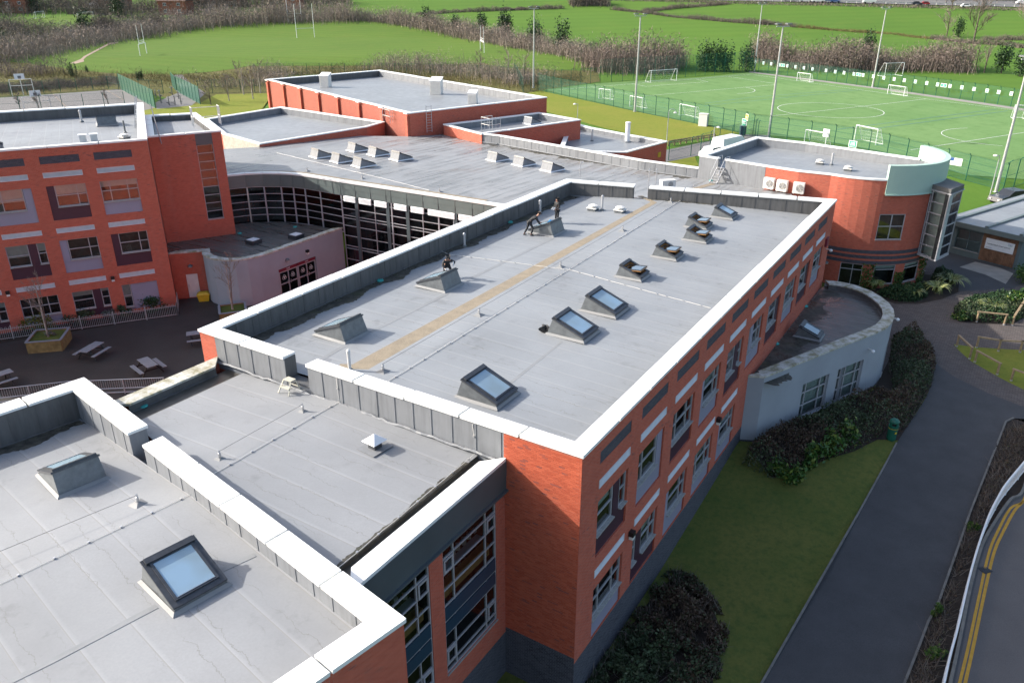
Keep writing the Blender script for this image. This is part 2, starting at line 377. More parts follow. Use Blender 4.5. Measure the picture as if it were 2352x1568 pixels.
def upstand(parent, poly, zr, z1, w, mats, edges=None, gaps={}, rib=1.05, name='parapet', ribs=True, zt=None):
    """inside face, top and ends of a parapet (the outside is the wall's own skin)"""
    inn = offset(poly, w); n = len(poly)
    for i in (range(n) if edges is None else edges):
        j = (i + 1) % n; a = np.array(poly[i][:2], float); b = np.array(poly[j][:2], float); d = unit(b - a); L = np.linalg.norm(b - a); nn = np.array([-d[1], d[0]])
        m0 = float(np.dot(inn[i] - a, d)); m1 = float(np.dot(inn[j] - a, d)); mb = MB()
        runs = [(0, L)]
        for g0, g1 in gaps.get(i, []): runs = [q for r in runs for q in ((r[0], min(r[1], g0)), (max(r[0], g1), r[1])) if q[1] - q[0] > .05]
        for s0, s1 in runs:
            o0, o1, i0, i1 = s0, s1, (m0 if s0 == 0 else s0), (m1 if s1 == L else s1)
            A0, A1, B1, B0 = a + d * o0, a + d * o1, a + d * i1 + nn * w, a + d * i0 + nn * w
            mb.poly([pnt(B1, zr), pnt(B0, zr), pnt(B0, z1), pnt(B1, z1)]); mb.poly([pnt(A0, z1), pnt(A1, z1), pnt(B1, z1), pnt(B0, z1)])
            if s0 > 0: mb.poly([pnt(A0, zr), pnt(A0, z1), pnt(B0, z1), pnt(B0, zr)])
            if s1 < L: mb.poly([pnt(A1, z1), pnt(A1, zr), pnt(B1, zr), pnt(B1, z1)])
            if ribs:
                s = i0 + .5
                while s < i1 - .2:
                    q = a + d * s + nn * w; mb.box(pnt(q, zr), pnt(d * .09, 0), pnt(nn * .018, 0), UP * (z1 - zr - .02)); s += rib * random.uniform(.9, 1.1)
            # bead of folded membrane along the foot
            ft = [pnt(a + d * s + nn * (w + .02), zr + .02) + pnt(nn, 0) * random.uniform(0, .04) + UP * random.uniform(0, .03) for s in np.arange(i0, i1 + .3, .35)]
            if len(ft) > 1: mb.tube(ft, .045, 5)
        for g0, g1 in gaps.get(i, []):
            mb.box(pnt(a + d * g0, zr), pnt(d * (g1 - g0), 0), pnt(nn * w, 0), UP * .06)
        mb.build(name, mats[i] if isinstance(mats, (list, tuple)) else mats, parent)
def roof(parent, poly, z, mat, along, name='roof', fold=None):
    """roof sheet; uv in metres, u along 'along'; fold=(p,q,zridge) splits it into two falls"""
    d = dirv(along)[:2]; e = np.array([-d[1], d[0]])
    uv = lambda p: (float(np.dot(p[:2], d)), float(np.dot(p[:2], e)))
    mb = MB()
    if fold is None:
        zz = [z] * len(poly) if np.isscalar(z) else ([z(p) for p in poly] if callable(z) else z)
        mb.poly([pnt(p, q) for p, q in zip(poly, zz)], [uv(p) for p in poly])
    else:
        p, q, zr = fold; t = unit(np.array(q[:2], float) - np.array(p[:2], float)); nn = np.array([-t[1], t[0]])
        for sgn in (1, -1):
            pts = []; n = len(poly)
            for i in range(n):
                a, b = np.array(poly[i][:2], float), np.array(poly[(i + 1) % n][:2], float); da, db = np.dot(a - p[:2], nn) * sgn, np.dot(b - p[:2], nn) * sgn
                if da >= 0: pts.append((a, z))
                if da * db < 0: pts.append((a + (b - a) * da / (da - db), zr))
            mb.poly([pnt(a, c) for a, c in pts], [uv(a) for a, c in pts])
    return mb.build(name, mat, parent)
def window(parent, fr, u0, u1, v0, v1, d=.12, us=(), vs=(), fw=.055, blind=0., room=.5, glass='glass', sill=True, frame='frame', back='room', name='window'):
    mb = MB(); xs = [u0 + fw] + [u0 + (u1 - u0) * t for t in us] + [u1 - fw]; ys = [v0 + fw] + [v0 + (v1 - v0) * t for t in vs] + [v1 - fw]
    for a, b in ((u0, u0 + fw), (u1 - fw, u1)): fr.box(mb, a, b, v0, v1, d - .03, d + .06)
    for a, b in ((v0, v0 + fw), (v1 - fw, v1)): fr.box(mb, u0 + fw, u1 - fw, a, b, d - .03, d + .06)
    for t in xs[1:-1]: fr.box(mb, t - fw / 2, t + fw / 2, v0 + fw, v1 - fw, d - .025, d + .055)
    for k, t in enumerate(ys[1:-1]):
        for a, b in zip(xs, xs[1:]): fr.box(mb, a + (fw / 2 if a != xs[0] else 0), b - (fw / 2 if b != xs[-1] else 0), t - fw / 2, t + fw / 2, d - .02, d + .05)
    w = mb.build(name, M[frame], parent)
    for i, (a, b) in enumerate(zip(xs, xs[1:])):
        for k, (c, e) in enumerate(zip(ys, ys[1:])):
            tl = random.uniform(-.004, .004); tk = random.uniform(-.004, .004)
            MB().poly([fr.pt(a, c, d + .02 + tl), fr.pt(b, c, d + .02 + tk), fr.pt(b, e, d + .02 - tl), fr.pt(a, e, d + .02 - tk)]).build('pane', M[glass], w)
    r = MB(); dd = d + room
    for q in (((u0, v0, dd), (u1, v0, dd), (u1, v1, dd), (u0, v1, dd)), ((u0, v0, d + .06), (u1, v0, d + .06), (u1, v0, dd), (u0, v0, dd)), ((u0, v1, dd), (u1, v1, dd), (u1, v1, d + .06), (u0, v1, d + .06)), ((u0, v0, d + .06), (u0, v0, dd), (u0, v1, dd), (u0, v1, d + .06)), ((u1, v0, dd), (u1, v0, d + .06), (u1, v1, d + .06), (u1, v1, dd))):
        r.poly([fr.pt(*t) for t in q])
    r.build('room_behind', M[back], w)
    if blind: 
        b = MB(); fr.box(b, u0 + .02, u1 - .02, v1 - (v1 - v0) * blind, v1 - .02, d + .12, d + .14); b.build('blind', M['blind'], w)
    if sill:
        b = MB(); fr.box(b, u0 - .02, u1 + .02, v0 - .05, v0 - .002, -.05, d - .035); b.build('sill', M['sill'], w)
    return w
def louvre(parent, fr, u0, u1, v0, v1, n=5, d=.0):
    mb = MB()
    fr.box(mb, u0, u1, v0, v1, d + .05, d + .06)
    for a, b, c, e in ((u0, u1, v1 - .03, v1), (u0, u1, v0, v0 + .03), (u0, u0 + .03, v0 + .03, v1 - .03), (u1 - .03, u1, v0 + .03, v1 - .03)): fr.box(mb, a, b, c, e, d - .025, d + .05)
    h = (v1 - v0 - .06) / n
    for k in range(n):
        z = v0 + .03 + k * h
        mb.poly([fr.pt(u0 + .03, z, d - .02), fr.pt(u1 - .03, z, d - .02), fr.pt(u1 - .03, z + h * .8, d + .045), fr.pt(u0 + .03, z + h * .8, d + .045)])
    mb.build('louvre', M['louvre'], parent)
def panel(parent, fr, u0, u1, v0, v1, d, mat, name='panel'):
    mb = MB(); fr.box(mb, u0, u1, v0, v1, d, d + .03); mb.build(name, M[mat], parent)
def bay(parent, fr, u0, u1, v0, v1, kind, col, d=.13, blind=0., base=.98):
    """one opening of the classroom facade: windows with coloured panels round them"""
    w = u1 - u0; vb = v0 + base
    if kind == 'full': window(parent, fr, u0, u1, vb, v1, d, (.25, .72), (.52,), blind=blind); panel(parent, fr, u0, u1, v0, vb - .055, d - .05, col)
    elif kind == 'R':      # panel on the right
        x = u1 - w * .22; window(parent, fr, u0, x, vb, v1, d, (.3,), (.52,), blind=blind); panel(parent, fr, x + .025, u1, vb - .055, v1, d - .05, col); panel(parent, fr, u0, u1, v0, vb - .06, d - .05, col)
    elif kind == 'L':
        x = u0 + w * .2; window(parent, fr, x, u1, vb, v1, d, (.7,), (.52,), blind=blind); panel(parent, fr, u0, x - .025, vb - .055, v1, d - .05, col); panel(parent, fr, u0, u1, v0, vb - .06, d - .05, col)
    elif kind == 'T':      # wide window, panel, narrow window
        x, y = u0 + w * .56, u0 + w * .78; window(parent, fr, u0, x, vb, v1, d, (), (.5,), blind=blind); window(parent, fr, y, u1, vb, v1, d, (), (.5,), blind=blind * .7); panel(parent, fr, x + .025, y - .025, vb - .055, v1, d - .05, col); panel(parent, fr, u0, u1, v0, vb - .06, d - .05, col)
    elif kind == 't':      # narrow window, panel, wide window
        x, y = u0 + w * .2, u0 + w * .42; window(parent, fr, u0, x, vb, v1, d, (), (.5,), blind=blind); window(parent, fr, y, u1, vb, v1, d, (.6,), (.5,), blind=blind); panel(parent, fr, x + .025, y - .025, vb - .055, v1, d - .05, col); panel(parent, fr, u0, u1, v0, vb - .06, d - .05, col)
    elif kind == 'N':      # one narrow window, the rest panel
        x = u0 + w * .24; window(parent, fr, u0, x, vb - .4, v1, d, (), (.5,), blind=blind); panel(parent, fr, x + .025, u1, vb - .055, v1, d - .05, col); panel(parent, fr, x + .025, u1, v0, vb - .06, d - .05, col); panel(parent, fr, u0, x, v0, vb - .46, d - .05, col)
def su(fr, c, x, y, z): return fr.u(W(c, x, y, z))
# ============================================================ MAIN WING
A, B, C, D = np.array([-14.16, 33.22]), np.array([2.36, 22.73]), np.array([23.18, 56.31]), np.array([4.32, 62.67])
LINKZ = 9.0
main = thing('school_wing', 'long red brick wing with white rimmed grey flat roof and rows of tilted skylights', 'building', pnt((A + C) / 2, 0))
pm = [A, B, C, D]; ZC, ZR, PW = 10.4, 9.28, .60
fA = FR(A, B); fB = FR(B, C); fC = FR(C, D); fD = FR(D, A)
gA = (su(fA, 'd2', 372, 232, ZC), su(fA, 'd2', 452, 345, ZC) + .05); gC = tuple(sorted((su(fC, 'b3', 1148, 190, ZC), su(fC, 'b3', 1272, 205, ZC))))
wall(main, fA, -1.6, ZC - .13, [M['brick'], M['blue_brick'], M['membrane']], holes=[(gA[0], gA[1], ZR + .06, ZC, 0)], rects=[(1.0, 16.42, LINKZ - .3, ZC, 2)], zsplit=1.3)
HOLES = []; PAN = []
PER, U0, OW = 3.66, 1.42, 2.68
UPK = ['T', 'R', 'full', 'L', 'T', 't', 'R', 'full', 'R', 'full']; UPC = ['maroon', 'lilac', 'maroon', 'lilac', 'maroon', 'lilac', 'maroon', 'lilac', 'maroon', 'lilac']
LOK = ['full', 't', 'L', 'full', 'L']; LOC_ = ['lilac', 'maroon', 'lilac', 'lilac', 'lilac']
for k in range(10):
    a = U0 + k * (PER + .032); b = a + OW
    HOLES += [(a, b, 5.08, 7.62, .16), (a, b, 9.22, 9.74, .02)]
    if k < 5: HOLES.append((a, b, 1.02, 3.55, .16))
LV = [(h[0], h[1], 8.2, 8.55, .06) for h in HOLES if h[2] == 5.08] + [(h[0], h[1], 4.14, 4.48, .06) for h in HOLES if h[2] == 1.02]
wall(main, fB, -1.6, ZC - .13, [M['brick'], M['blue_brick']], holes=HOLES + LV, zsplit=1.02)
for k in range(10):
    a = U0 + k * (PER + .032); b = a + OW
    bay(main, fB, a, b, 5.08, 7.62, UPK[k], UPC[k], blind=random.choice((0, .25, .4, .55)))
    mb = MB(); fB.box(mb, a, b, 9.22, 9.74, .018, .03)
    for f_ in mb.f: pass
    mb.u = [(p[0] * .53 + p[1] * .85, p[2]) for p in mb.v]; mb.build('brick_panel', M['band_brick'], main)
    if k < 5: bay(main, fB, a, b, 1.02, 3.55, LOK[k], LOC_[k], blind=random.choice((0, .3, .5)))
for h in LV: louvre(main, fB, *h[:4])
wall(main, fC, 0, ZC - .13, [M['brick'], M['brick'], M['membrane_dark']], holes=[(gC[0], gC[1], ZR + .06, ZC, 0)])
wall(main, fD, -1.6, ZC - .13, [M['brick'], M['blue_brick']], zsplit=1.0)
coping(main, pm, ZC, PW, M['coping'], gaps={0: [gA], 2: [gC]})
upstand(main, pm, ZR - .02, ZC - .13, PW, [M['membrane_dark']] * 4, gaps={0: [gA], 2: [gC]})
fold = (W('d2', 1180, 490, 9.5)[:2], W('b3', 1650, 265, 9.5)[:2], 9.52)
roof(main, offset(pm, PW - .01), ZR, M['roof'], 58.2, fold=fold)
def RZ(p):                                   # height of the main roof sheet at a point
    t = unit(fold[1] - fold[0]); nn = np.array([-t[1], t[0]]); dd = float(np.dot(p[:2] - fold[0], nn)); return 9.52 - .24 * min(1, abs(dd) / 9.0)
# ribs on the weathered face that looks over the lower roof
rb = MB(); s = 1.5
while s < 16.2:
    if not gA[0] - .1 < s < gA[1]: fA.box(rb, s, s + .13, LINKZ, ZC - .15, -.022, .0)
    s += random.uniform(.85, 1.15)
rb.tube([fA.pt(t, LINKZ + .05 + random.uniform(-.02, .05), -.05 - random.uniform(0, .05)) for t in np.arange(1.0, 16.4, .28)], .06, 5)
rb.build('membrane_fold', M['membrane'], main)
# brick face of the near gable laid brick by brick: (the nearest, largest as parts; the rest as one)
def laid_bricks(parent, fr, u0, u1, z0, z1, mat, nparts, pick, skip=()):
    mb = MB(); cnt = 0; row = 0; z = z0; proto = None; cand = []
    while z + .075 <= z1 + 1e-6:
        u = u0 - (.1125 if row % 2 else 0)
        while u < u1 - .02:
            a, b = max(u, u0) + .005, min(u + .225, u1) - .005
            if b - a > .05 and not any(q[0] < (a + b) / 2 < q[1] and q[2] < z + .03 < q[3] for q in skip): cand.append((a, b, z))
            u += .225
        z += .075; row += 1
    cand.sort(key=lambda t: pick(t)); full = [t for t in cand if abs(t[1] - t[0] - .215) < 1e-6][:nparts]; fs = set(full)
    pm_ = None
    for t in full:
        if pm_ is None:
            m1 = MB(); fr.box(m1, 0, .215, 0, .065, -.008, .002); o = m1.build('brick', mat, None); pm_ = o; base = ORG[o]
            o.parent = parent; 
        else:
            o = pm_.copy(); COL.objects.link(o); o.parent = parent
        shift = fr.pt(t[0], t[2], random.uniform(-.002, .002)) - fr.pt(0, 0, 0)
        o.location = base + shift - ORG[parent]
    for t in cand:
        if t in fs: continue
        dz = random.uniform(-.003, .002); fr.box(mb, t[0], t[1], t[2] + .005, t[2] + .07, -.006 + dz, .002)
    mb.build('brickwork', mat, parent, kind='stuff')
def brickisl(name, c1, c2, dark, dfrac):
    m = N(name); g = m.n('NewGeometry'); r = g.outputs['Random Per Island']; o = m.n('ObjectInfo').outputs['Random']; r = m.math('FRACT', m.math('ADD', r, o)); p = m.pos()
    c = m.mix(m.math('FRACT', m.math('MULTIPLY', r, 7.7)), c1, c2); dk = m.math('MULTIPLY', m.math('LESS_THAN', r, dfrac), m.ramp(m.noise(p, .6, 2), .42, .55)); c = m.mix(m.math('MULTIPLY', dk, .85), c, dark)
    c = m.mix(m.ramp(m.noise(p, 1.2, 4), .4, .75, 0, .35), c, m.mix(1., c, (.75, .74, .8), 'MULTIPLY')); c = m.mix(m.ramp(m.noise(p, 60, 2), .4, .7, 0, .3), c, m.mix(1., c, (.7, .7, .7), 'MULTIPLY'))
    m.set(c, .85, spec=.3); return m.mat
M['brick_piece'] = brickisl('brick_piece', (.40, .082, .042), (.52, .122, .064), (.24, .08, .065), .05)
M['blue_piece'] = brickisl('blue_brick_piece', (.045, .048, .062), (.085, .088, .105), (.03, .03, .04), .1)
M['mortar'] = simple('mortar', (.36, .24, .19), .9, var=.1)
laid_bricks(main, fA, 16.44, fA.L - .005, 1.35, 10.24, M['brick_piece'], 300, lambda t: -t[2] * 3 - t[0])
# ============================================================ SOUTH WEST WING
sE, sB = np.array([-2.82, 15.94]), np.array([-17.79, 29.63])
sF = sE - dirv(47.45)[:2] * 19; sA = sF + (sB - sE)
swz, swr = 9.75, 9.02
sw = thing('school_wing', 'nearest school wing with white coping and stained pale roof in the near left corner', 'building', pnt((sE + sA) / 2, 0))
ps = [sF, sE, sB, sA]; f0 = FR(sF, sE); f1 = FR(sE, sB); f3 = FR(sA, sF); f2 = FR(sB, sA)
gS = tuple(sorted((su(f1, 'd1', 1245, 850, swz), su(f1, 'd1', 1388, 940, swz))))
wall(sw, f0, -1.6, swz - .13, [M['brick'], M['blue_brick']], zsplit=1.3)
wall(sw, f1, -1.6, swz - .13, [M['membrane'], M['brick']], holes=[(gS[0], gS[1], swr + .06, swz, 0)], zsplit=8.6)
wall(sw, f2, -1.6, swz - .13, [M['brick'], M['blue_brick']], zsplit=1.3); wall(sw, f3, 0, swz - .13, [M['brick'], M['blue_brick']], zsplit=1.3)
coping(sw, ps, swz, .66, M['coping'], gaps={1: [gS]}, seg=2.5)
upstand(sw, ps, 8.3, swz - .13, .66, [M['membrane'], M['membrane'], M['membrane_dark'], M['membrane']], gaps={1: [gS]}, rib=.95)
rs = offset(ps, .65); fs_ = (W('d1', 1670, 1435, 9.1)[:2], W('e1', 0, 725, 9.1)[:2])
# roof: level from the right hand parapet to the ridge, falling to the far left parapet
def clipfall(poly, p, q, zin, zout):
    t = unit(q - p); nn = np.array([-t[1], t[0]]); far = max(abs(np.dot(np.array(a[:2]) - p, nn)) for a in poly if np.dot(np.array(a[:2]) - p, nn) < 0)
    return nn, far
t_ = unit(fs_[1] - fs_[0]); nn_ = np.array([-t_[1], t_[0]])
if np.dot(sB - fs_[0], nn_) > 0: nn_ = -nn_
d0 = dirv(47.45)[:2]; e0 = np.array([-d0[1], d0[0]]); mb = MB()
dep = abs(np.dot(np.array(rs[2]) - fs_[0], nn_))
for sgn in (1, -1):
    pts = []
    for i in range(4):
        a, b = np.array(rs[i]), np.array(rs[(i + 1) % 4]); da, db = np.dot(a - fs_[0], nn_) * sgn, np.dot(b - fs_[0], nn_) * sgn
        za = 9.05 if sgn > 0 else 9.05 + .75 * (da * -1) / dep
        if da >= 0: pts.append((a, 9.05 if sgn > 0 else 9.05 - .72 * da / dep))
        if da * db < 0: pts.append((a + (b - a) * da / (da - db), 9.05))
    mb.poly([pnt(a, c) for a, c in pts], [(float(np.dot(a, d0)), float(np.dot(a, e0))) for a, c in pts])
mb.build('roof', M['roof_warm'], sw)
def SZ(p):
    da = -np.dot(p[:2] - fs_[0], nn_); return 9.05 - (.72 * da / dep if da > 0 else 0)
# ============================================================ LINK BLOCK
K0, K1, M1, N1 = np.array([-.25, 24.40]), np.array([-4.56, 17.54]), A + fA.d[:2] * 1.0, np.array([-16.3, 28.27])
link = thing('link_block', 'low link block with stained grey roof and tall gridded glazing, beside the brick gable', 'building', pnt((K0 + N1) / 2, 0))
pl = [K1, K0, M1, N1]; fl = FR(K0, K1); flr = FR(K1, K0); LL = flr.L
lk = lambda u: LL - u                    # u counted from the gable
ROWS = [7.25, 6.6, 5.92, 5.23, 4.57, 3.94, 3.23, 2.53]
h1, h2 = (lk(3.85), lk(.62), 2.2, 7.83, .1), (lk(7.9), lk(4.57), .4, 7.83, .1)
wall(link, flr, -1.6, 7.84, [M['brick'], M['blue_brick']], holes=[h1, h2], zsplit=1.05)
mb = MB(); flr.box(mb, 0, LL, 7.92, 8.5, -.06, .3); flr.box(mb, 0, LL, 8.5, 9.1, -.075, .3); flr.box(mb, 0, LL, 7.84, 7.92, -.16, .3); mb.build('fascia', M['fascia'], link)
for (a, b, c, e, _), mul in ((h1, (1.27, 3.21)), (h2, (5.22, 7.3))):
    us = [(lk(u) - a) / (b - a) for u in mul][::-1]; vv = sorted((z - c) / (e - c) for z in ROWS if z > c + .1)
    w = window(link, flr, a, b, c, e, .06, us, vv, fw=.05, room=2.6, glass='glass_dark', back='room', sill=True, name='curtain_wall')
    for u0_, u1_, z0_, z1_, mm, dd in ((a + .1, b - .1, 5.35, 5.85, 'ochre', .22), (a, b, 3.99, 4.52, 'navy', .011), (a, b, 4.62, 5.18, 'navy', .01), (a, b, 5.85, 5.95, 'frame', .6), (a, b, 2.9, 3.0, 'frame', .8), (a + .3, b - .3, 3.3, 3.5, 'galv', 1.8)):
        q = MB(); flr.box(q, u0_ + .06, u1_ - .06, z0_, z1_, dd, dd + (.25 if dd > .1 else .04)); q.build('cupboard' if mm != 'navy' else 'spandrel', M[mm], w)
    for zz in (7.0, 6.35):
        q = MB()
        for t in np.arange(a + .3, b - .2, .37): q.cbox(flr.pt(t, zz - .75, .75 + random.uniform(-.1, .1)), .16, .16, random.uniform(.12, .3), random.uniform(0, 90))
        q.build('shelf_goods', M['alu'] if zz > 6.5 else M['plastic_white'], w)
# small opening lights set in the grid
for uu, z0_, z1_ in ((.94, 6.65, 7.2), (3.52, 6.65, 7.2), (.94, 2.55, 3.2), (3.52, 2.58, 3.2), (4.9, 6.6, 7.2), (4.9, 2.6, 3.2)):
    q = MB(); a, b = lk(uu) - .26, lk(uu) + .26
    for r in ((a, b, z0_, z0_ + .07), (a, b, z1_ - .07, z1_), (a, a + .07, z0_ + .07, z1_ - .07), (b - .07, b, z0_ + .07, z1_ - .07)): flr.box(q, *r, .0, .05)
    q.build('opening_light', M['frame'], link)
fll = FR(M1, N1); wall(link, fll, -1.6, 9.15, [M['brick'], M['blue_brick']], zsplit=1.3)
coping(link, pl, 9.23, .62, M['coping'], edges=[0], seg=4.2, gap=.02); coping(link, pl, 9.24, .62, M['lichen'], edges=[2], seg=3.6, gap=.02)
upstand(link, pl, 8.75, 9.12, .62, M['membrane_dark'], edges=[0, 2], ribs=False)
# roof sheet with a crown between the two gutters
rl = [K1, K0, M1, N1]; gp = offset(pl, .62)
c0, c1 = W('d2', 800, 640, 9.1)[:2], W('d1', 1850, 1280, 9.1)[:2]
dl = dirv(58.2)[:2]; el = np.array([-dl[1], dl[0]]); uvl = lambda p: (float(np.dot(p[:2], dl)), float(np.dot(p[:2], el)))
e_r = [gp[0] + unit(gp[3] - gp[0]) * .0, gp[1]]; gw = .55
fr_ = FR(pl[0], pl[1])
rin = [pl[0] + fr_.n[:2] * (.62 + gw), pl[1] + fr_.n[:2] * (.62 + gw)]; rg = [pl[0] + fr_.n[:2] * .6, pl[1] + fr_.n[:2] * .6]
fl_ = FR(pl[2], pl[3]); lin = [pl[2] + fl_.n[:2] * (.62 + gw * 2), pl[3] + fl_.n[:2] * (.62 + gw * 2)]; lg = [pl[2] + fl_.n[:2] * .6, pl[3] + fl_.n[:2] * .6]
k0 = fA.pt(fA.u(c0), 0)[:2]; k1 = f1.pt(f1.u(c1), 0)[:2]
mb = MB()
for q, zz in (([rin[0], rin[1], k0, k1], (8.93, 8.93, 9.12, 9.12)), ([k1, k0, lin[0], lin[1]], (9.12, 9.12, 8.93, 8.93))):
    mb.poly([pnt(a, c) for a, c in zip(q, zz)], [uvl(a) for a in q])
mb.build('roof', M['roof_warm'], link)
M['gutter'] = simple('gutter_sludge', (.055, .05, .043), .35, var=.3, scale=2.2, col2=(.10, .095, .085))
for q, (a, b) in (([rg[0], rg[1], rin[1], rin[0]], (rin[1], rin[0])), ([lg[0], lg[1], lin[1], lin[0]], (lin[1], lin[0]))):
    mb = MB(); mb.poly([pnt(t, 8.78) for t in q], [uvl(t) for t in q]); mb.poly([pnt(a, 8.78), pnt(b, 8.78), pnt(b, 8.93), pnt(a, 8.93)]); mb.build('gutter', M['gutter'], link)
def LZ(p): return 9.05
# ============================================================ LEFT BLOCK
LA = 26.8; LB = np.array([-27.71, 61.62]); ld = dirv(LA)[:2]
L0 = LB - ld * 27; L1 = LB + dirv(113.5)[:2] * 21; L2 = L1 - ld * 27
left = thing('classroom_block', 'three storey red brick classroom block with white louvres and purple panels, at the left edge', 'building', pnt((L0 + L1) / 2, 0))
pb = [L0, LB, L1, L2]; lz, lr = 13.7, 12.75; fL = FR(L0, LB); fR = FR(LB, L1)
PATT = [[('full', 'lilac'), ('L', 'maroon'), ('R', 'lilac'), ('full', 'maroon'), ('L', 'lilac'), ('T', 'maroon'), ('full', 'lilac')], [('L', 'maroon'), ('L', 'lilac'), ('T', 'maroon'), ('full', 'lilac'), ('R', 'maroon'), ('L', 'lilac'), ('full', 'maroon')], [('N', 'lilac'), ('T', 'maroon'), ('full', 'lilac'), ('T', 'maroon'), ('full', 'lilac'), ('L', 'maroon'), ('full', 'lilac')]]
ROWZ = [(8.25, 10.83), (4.1, 6.7), (.38, 2.52)]; LVZ = [(11.45, 11.83), (7.27, 7.64), (3.13, 3.5)]
holes = []; lvs = []; dps = []
for k in range(7):
    b = fL.L - 1.2 - k * 3.565; a = b - 2.6
    holes += [(a, b, *ROWZ[r], .16) for r in range(3)]; lvs += [(a, b, *LVZ[r], .06) for r in range(3)]; dps.append((a, b, 12.45, 13.0, .02))
wall(left, fL, 0, lz - .13, [M['brick'], M['blue_brick']], holes=holes + lvs + dps, zsplit=.1)
for k in range(7):
    b = fL.L - 1.2 - k * 3.565; a = b - 2.6
    for r in range(3): bay(left, fL, a, b, *ROWZ[r], *PATT[r][k], blind=random.choice((0, 0, .3, .45, .6)), base=(.98 if r < 2 else .64))
    mb = MB(); fL.box(mb, a, b, 12.45, 13.0, .018, .03); mb.u = [(p[0] * .89 + p[1] * .45, p[2]) for p in mb.v]; mb.build('brick_panel', M['band_brick'], left)
for h in lvs: louvre(left, fL, *h[:4])
wall(left, fR, 0, lz - .13, [M['brick']]); wall(left, FR(L1, L2), 0, lz - .13, [M['brick']]); wall(left, FR(L2, L0), 0, lz - .13, [M['brick']])
coping(left, pb, lz, .55, M['coping'], seg=3.2); upstand(left, pb, lr, lz - .13, .55, M['membrane_dark'])
roof(left, offset(pb, .54), lr, M['roof'], LA)
# ============================================================ STAIR TOWER
T0 = np.array([-30.1, 67.2]); T1 = T0 + dirv(29.2)[:2] * 5.85; T2 = T1 + dirv(120)[:2] * 11.6; T3 = T0 + dirv(113.5)[:2] * 12.2
tower = thing('stair_tower', 'red brick stair tower with a tall slit window and a caged ladder on its roof', 'building', pnt((T0 + T2) / 2, 0))
pt_ = [T0, T1, T2, T3]; tz = 12.88; fT = FR(T0, T1)
wall(tower, fT, 0, tz - .13, [M['brick']], holes=[(3.67, 5.05, 5.3, 11.8, .12), (3.67, 5.05, 11.8, tz - .13, .03)])
panel(tower, fT, 3.67, 5.05, 11.82, tz - .14, .02, 'fascia', 'fascia_panel')
window(tower, fT, 3.67, 5.05, 5.3, 11.8, .1, (), [1 / 9 * k for k in range(1, 9)], fw=.05, room=1.2)
for a, b in ((T1, T2), (T2, T3), (T3, T0)): wall(tower, FR(a, b), 0, tz - .13, [M['brick']])
coping(tower, pt_, tz, .5, M['coping']); upstand(tower, pt_, 12.25, tz - .13, .5, M['membrane_dark'], edges=[0, 1, 2, 3]); roof(tower, offset(pt_, .49), 12.27, M['roof_warm'], LA)
# ============================================================ CAFE
cf = [(-28.4, 63.3), (-25.85, 64.0), (-25.55, 63.2), (-25.0, 62.5), (-24.3, 61.95), (-23.4, 61.6), (-22.4, 61.6), (-21.5, 61.95), (-20.75, 62.6), (-20.2, 63.3), (-15.5, 70.75), (-17.85, 72.4), (-21.5, 73.8), (-24.7, 73.7), (-26.2, 72.9), (-25.1, 70.0), (-30.1, 67.2)]
cafe = thing('cafe_block', 'low curved lilac cafe block with double doors, below the glazed hall', 'building', (-22, 66, 0))
cz, cr = 4.1, 3.72; cpo = [np.array(p) for p in cf]; uo = 0
dfr = FR(cf[9], cf[10]); dd0 = .35
for i in range(0, 10):
    fr = FR(cf[i], cf[i + 1]); hs = [(1.0, 1.95, .02, 2.12, .1)] if i == 0 else ([(dd0 + .55, dd0 + 4.9, .02, 2.35, .12)] if i == 9 else [])
    wall(cafe, fr, 0, cz - .12, [M['brick'] if i == 0 else M['render']], holes=hs, uoff=uo); uo += fr.L
coping(cafe, cpo, cz, .55, M['lichen'], edges=range(0, 10), seg=6, gap=.0, thick=.12); upstand(cafe, cpo, cr, cz - .12, .55, M['membrane_dark'], edges=range(0, 10), ribs=False)
roof(cafe, cpo, cr, M['roof_dark'], 58.2)
mb = MB(); f_ = FR(cf[0], cf[1]); f_.box(mb, 1.02, 1.93, .04, 2.1, .06, .1); dr = mb.build('door', M['plastic_white'], cafe); mb = MB(); f_.box(mb, 1.08, 1.16, .95, 1.2, .03, .06); mb.build('handle', M['alu'], dr)
# the two pairs of glazed cafe doors with their sign boards
for k in range(2):
    a = dd0 + .6 + k * 2.15; b = a + 2.08
    mb = MB(); dfr.box(mb, a, b, 2.08, 2.32, .02, .06); sg = mb.build('sign_board', M['red_sign'], cafe)
    w = window(cafe, dfr, a, b, .05, 2.06, .08, (.5,), (.45,), fw=.09, room=1.5, glass='glass_dark', back='black', sill=False, name='door')
    for j in range(2):
        cx = a + .55 + j * .98
        mb = MB()
        for q in range(3):                       # three interlaced rings on each leaf
            w_ = math.pi / 2 + q * 2 * math.pi / 3; c = dfr.pt(cx + .10 * math.cos(w_), 1.5 + .10 * math.sin(w_), .07)
            mb.tube([c + dfr.d * .125 * math.cos(t) + UP * .125 * math.sin(t) for t in np.linspace(0, 2 * math.pi, 16)], .016, 4, cap=False)
        mb.build('door_emblem', M['plastic_white'], w)
        mb = MB(); dfr.box(mb, cx + (.30 if j == 0 else -.34), cx + (.34 if j == 0 else -.30), .85, 1.15, .0, .05); mb.build('handle', M['alu'], w)
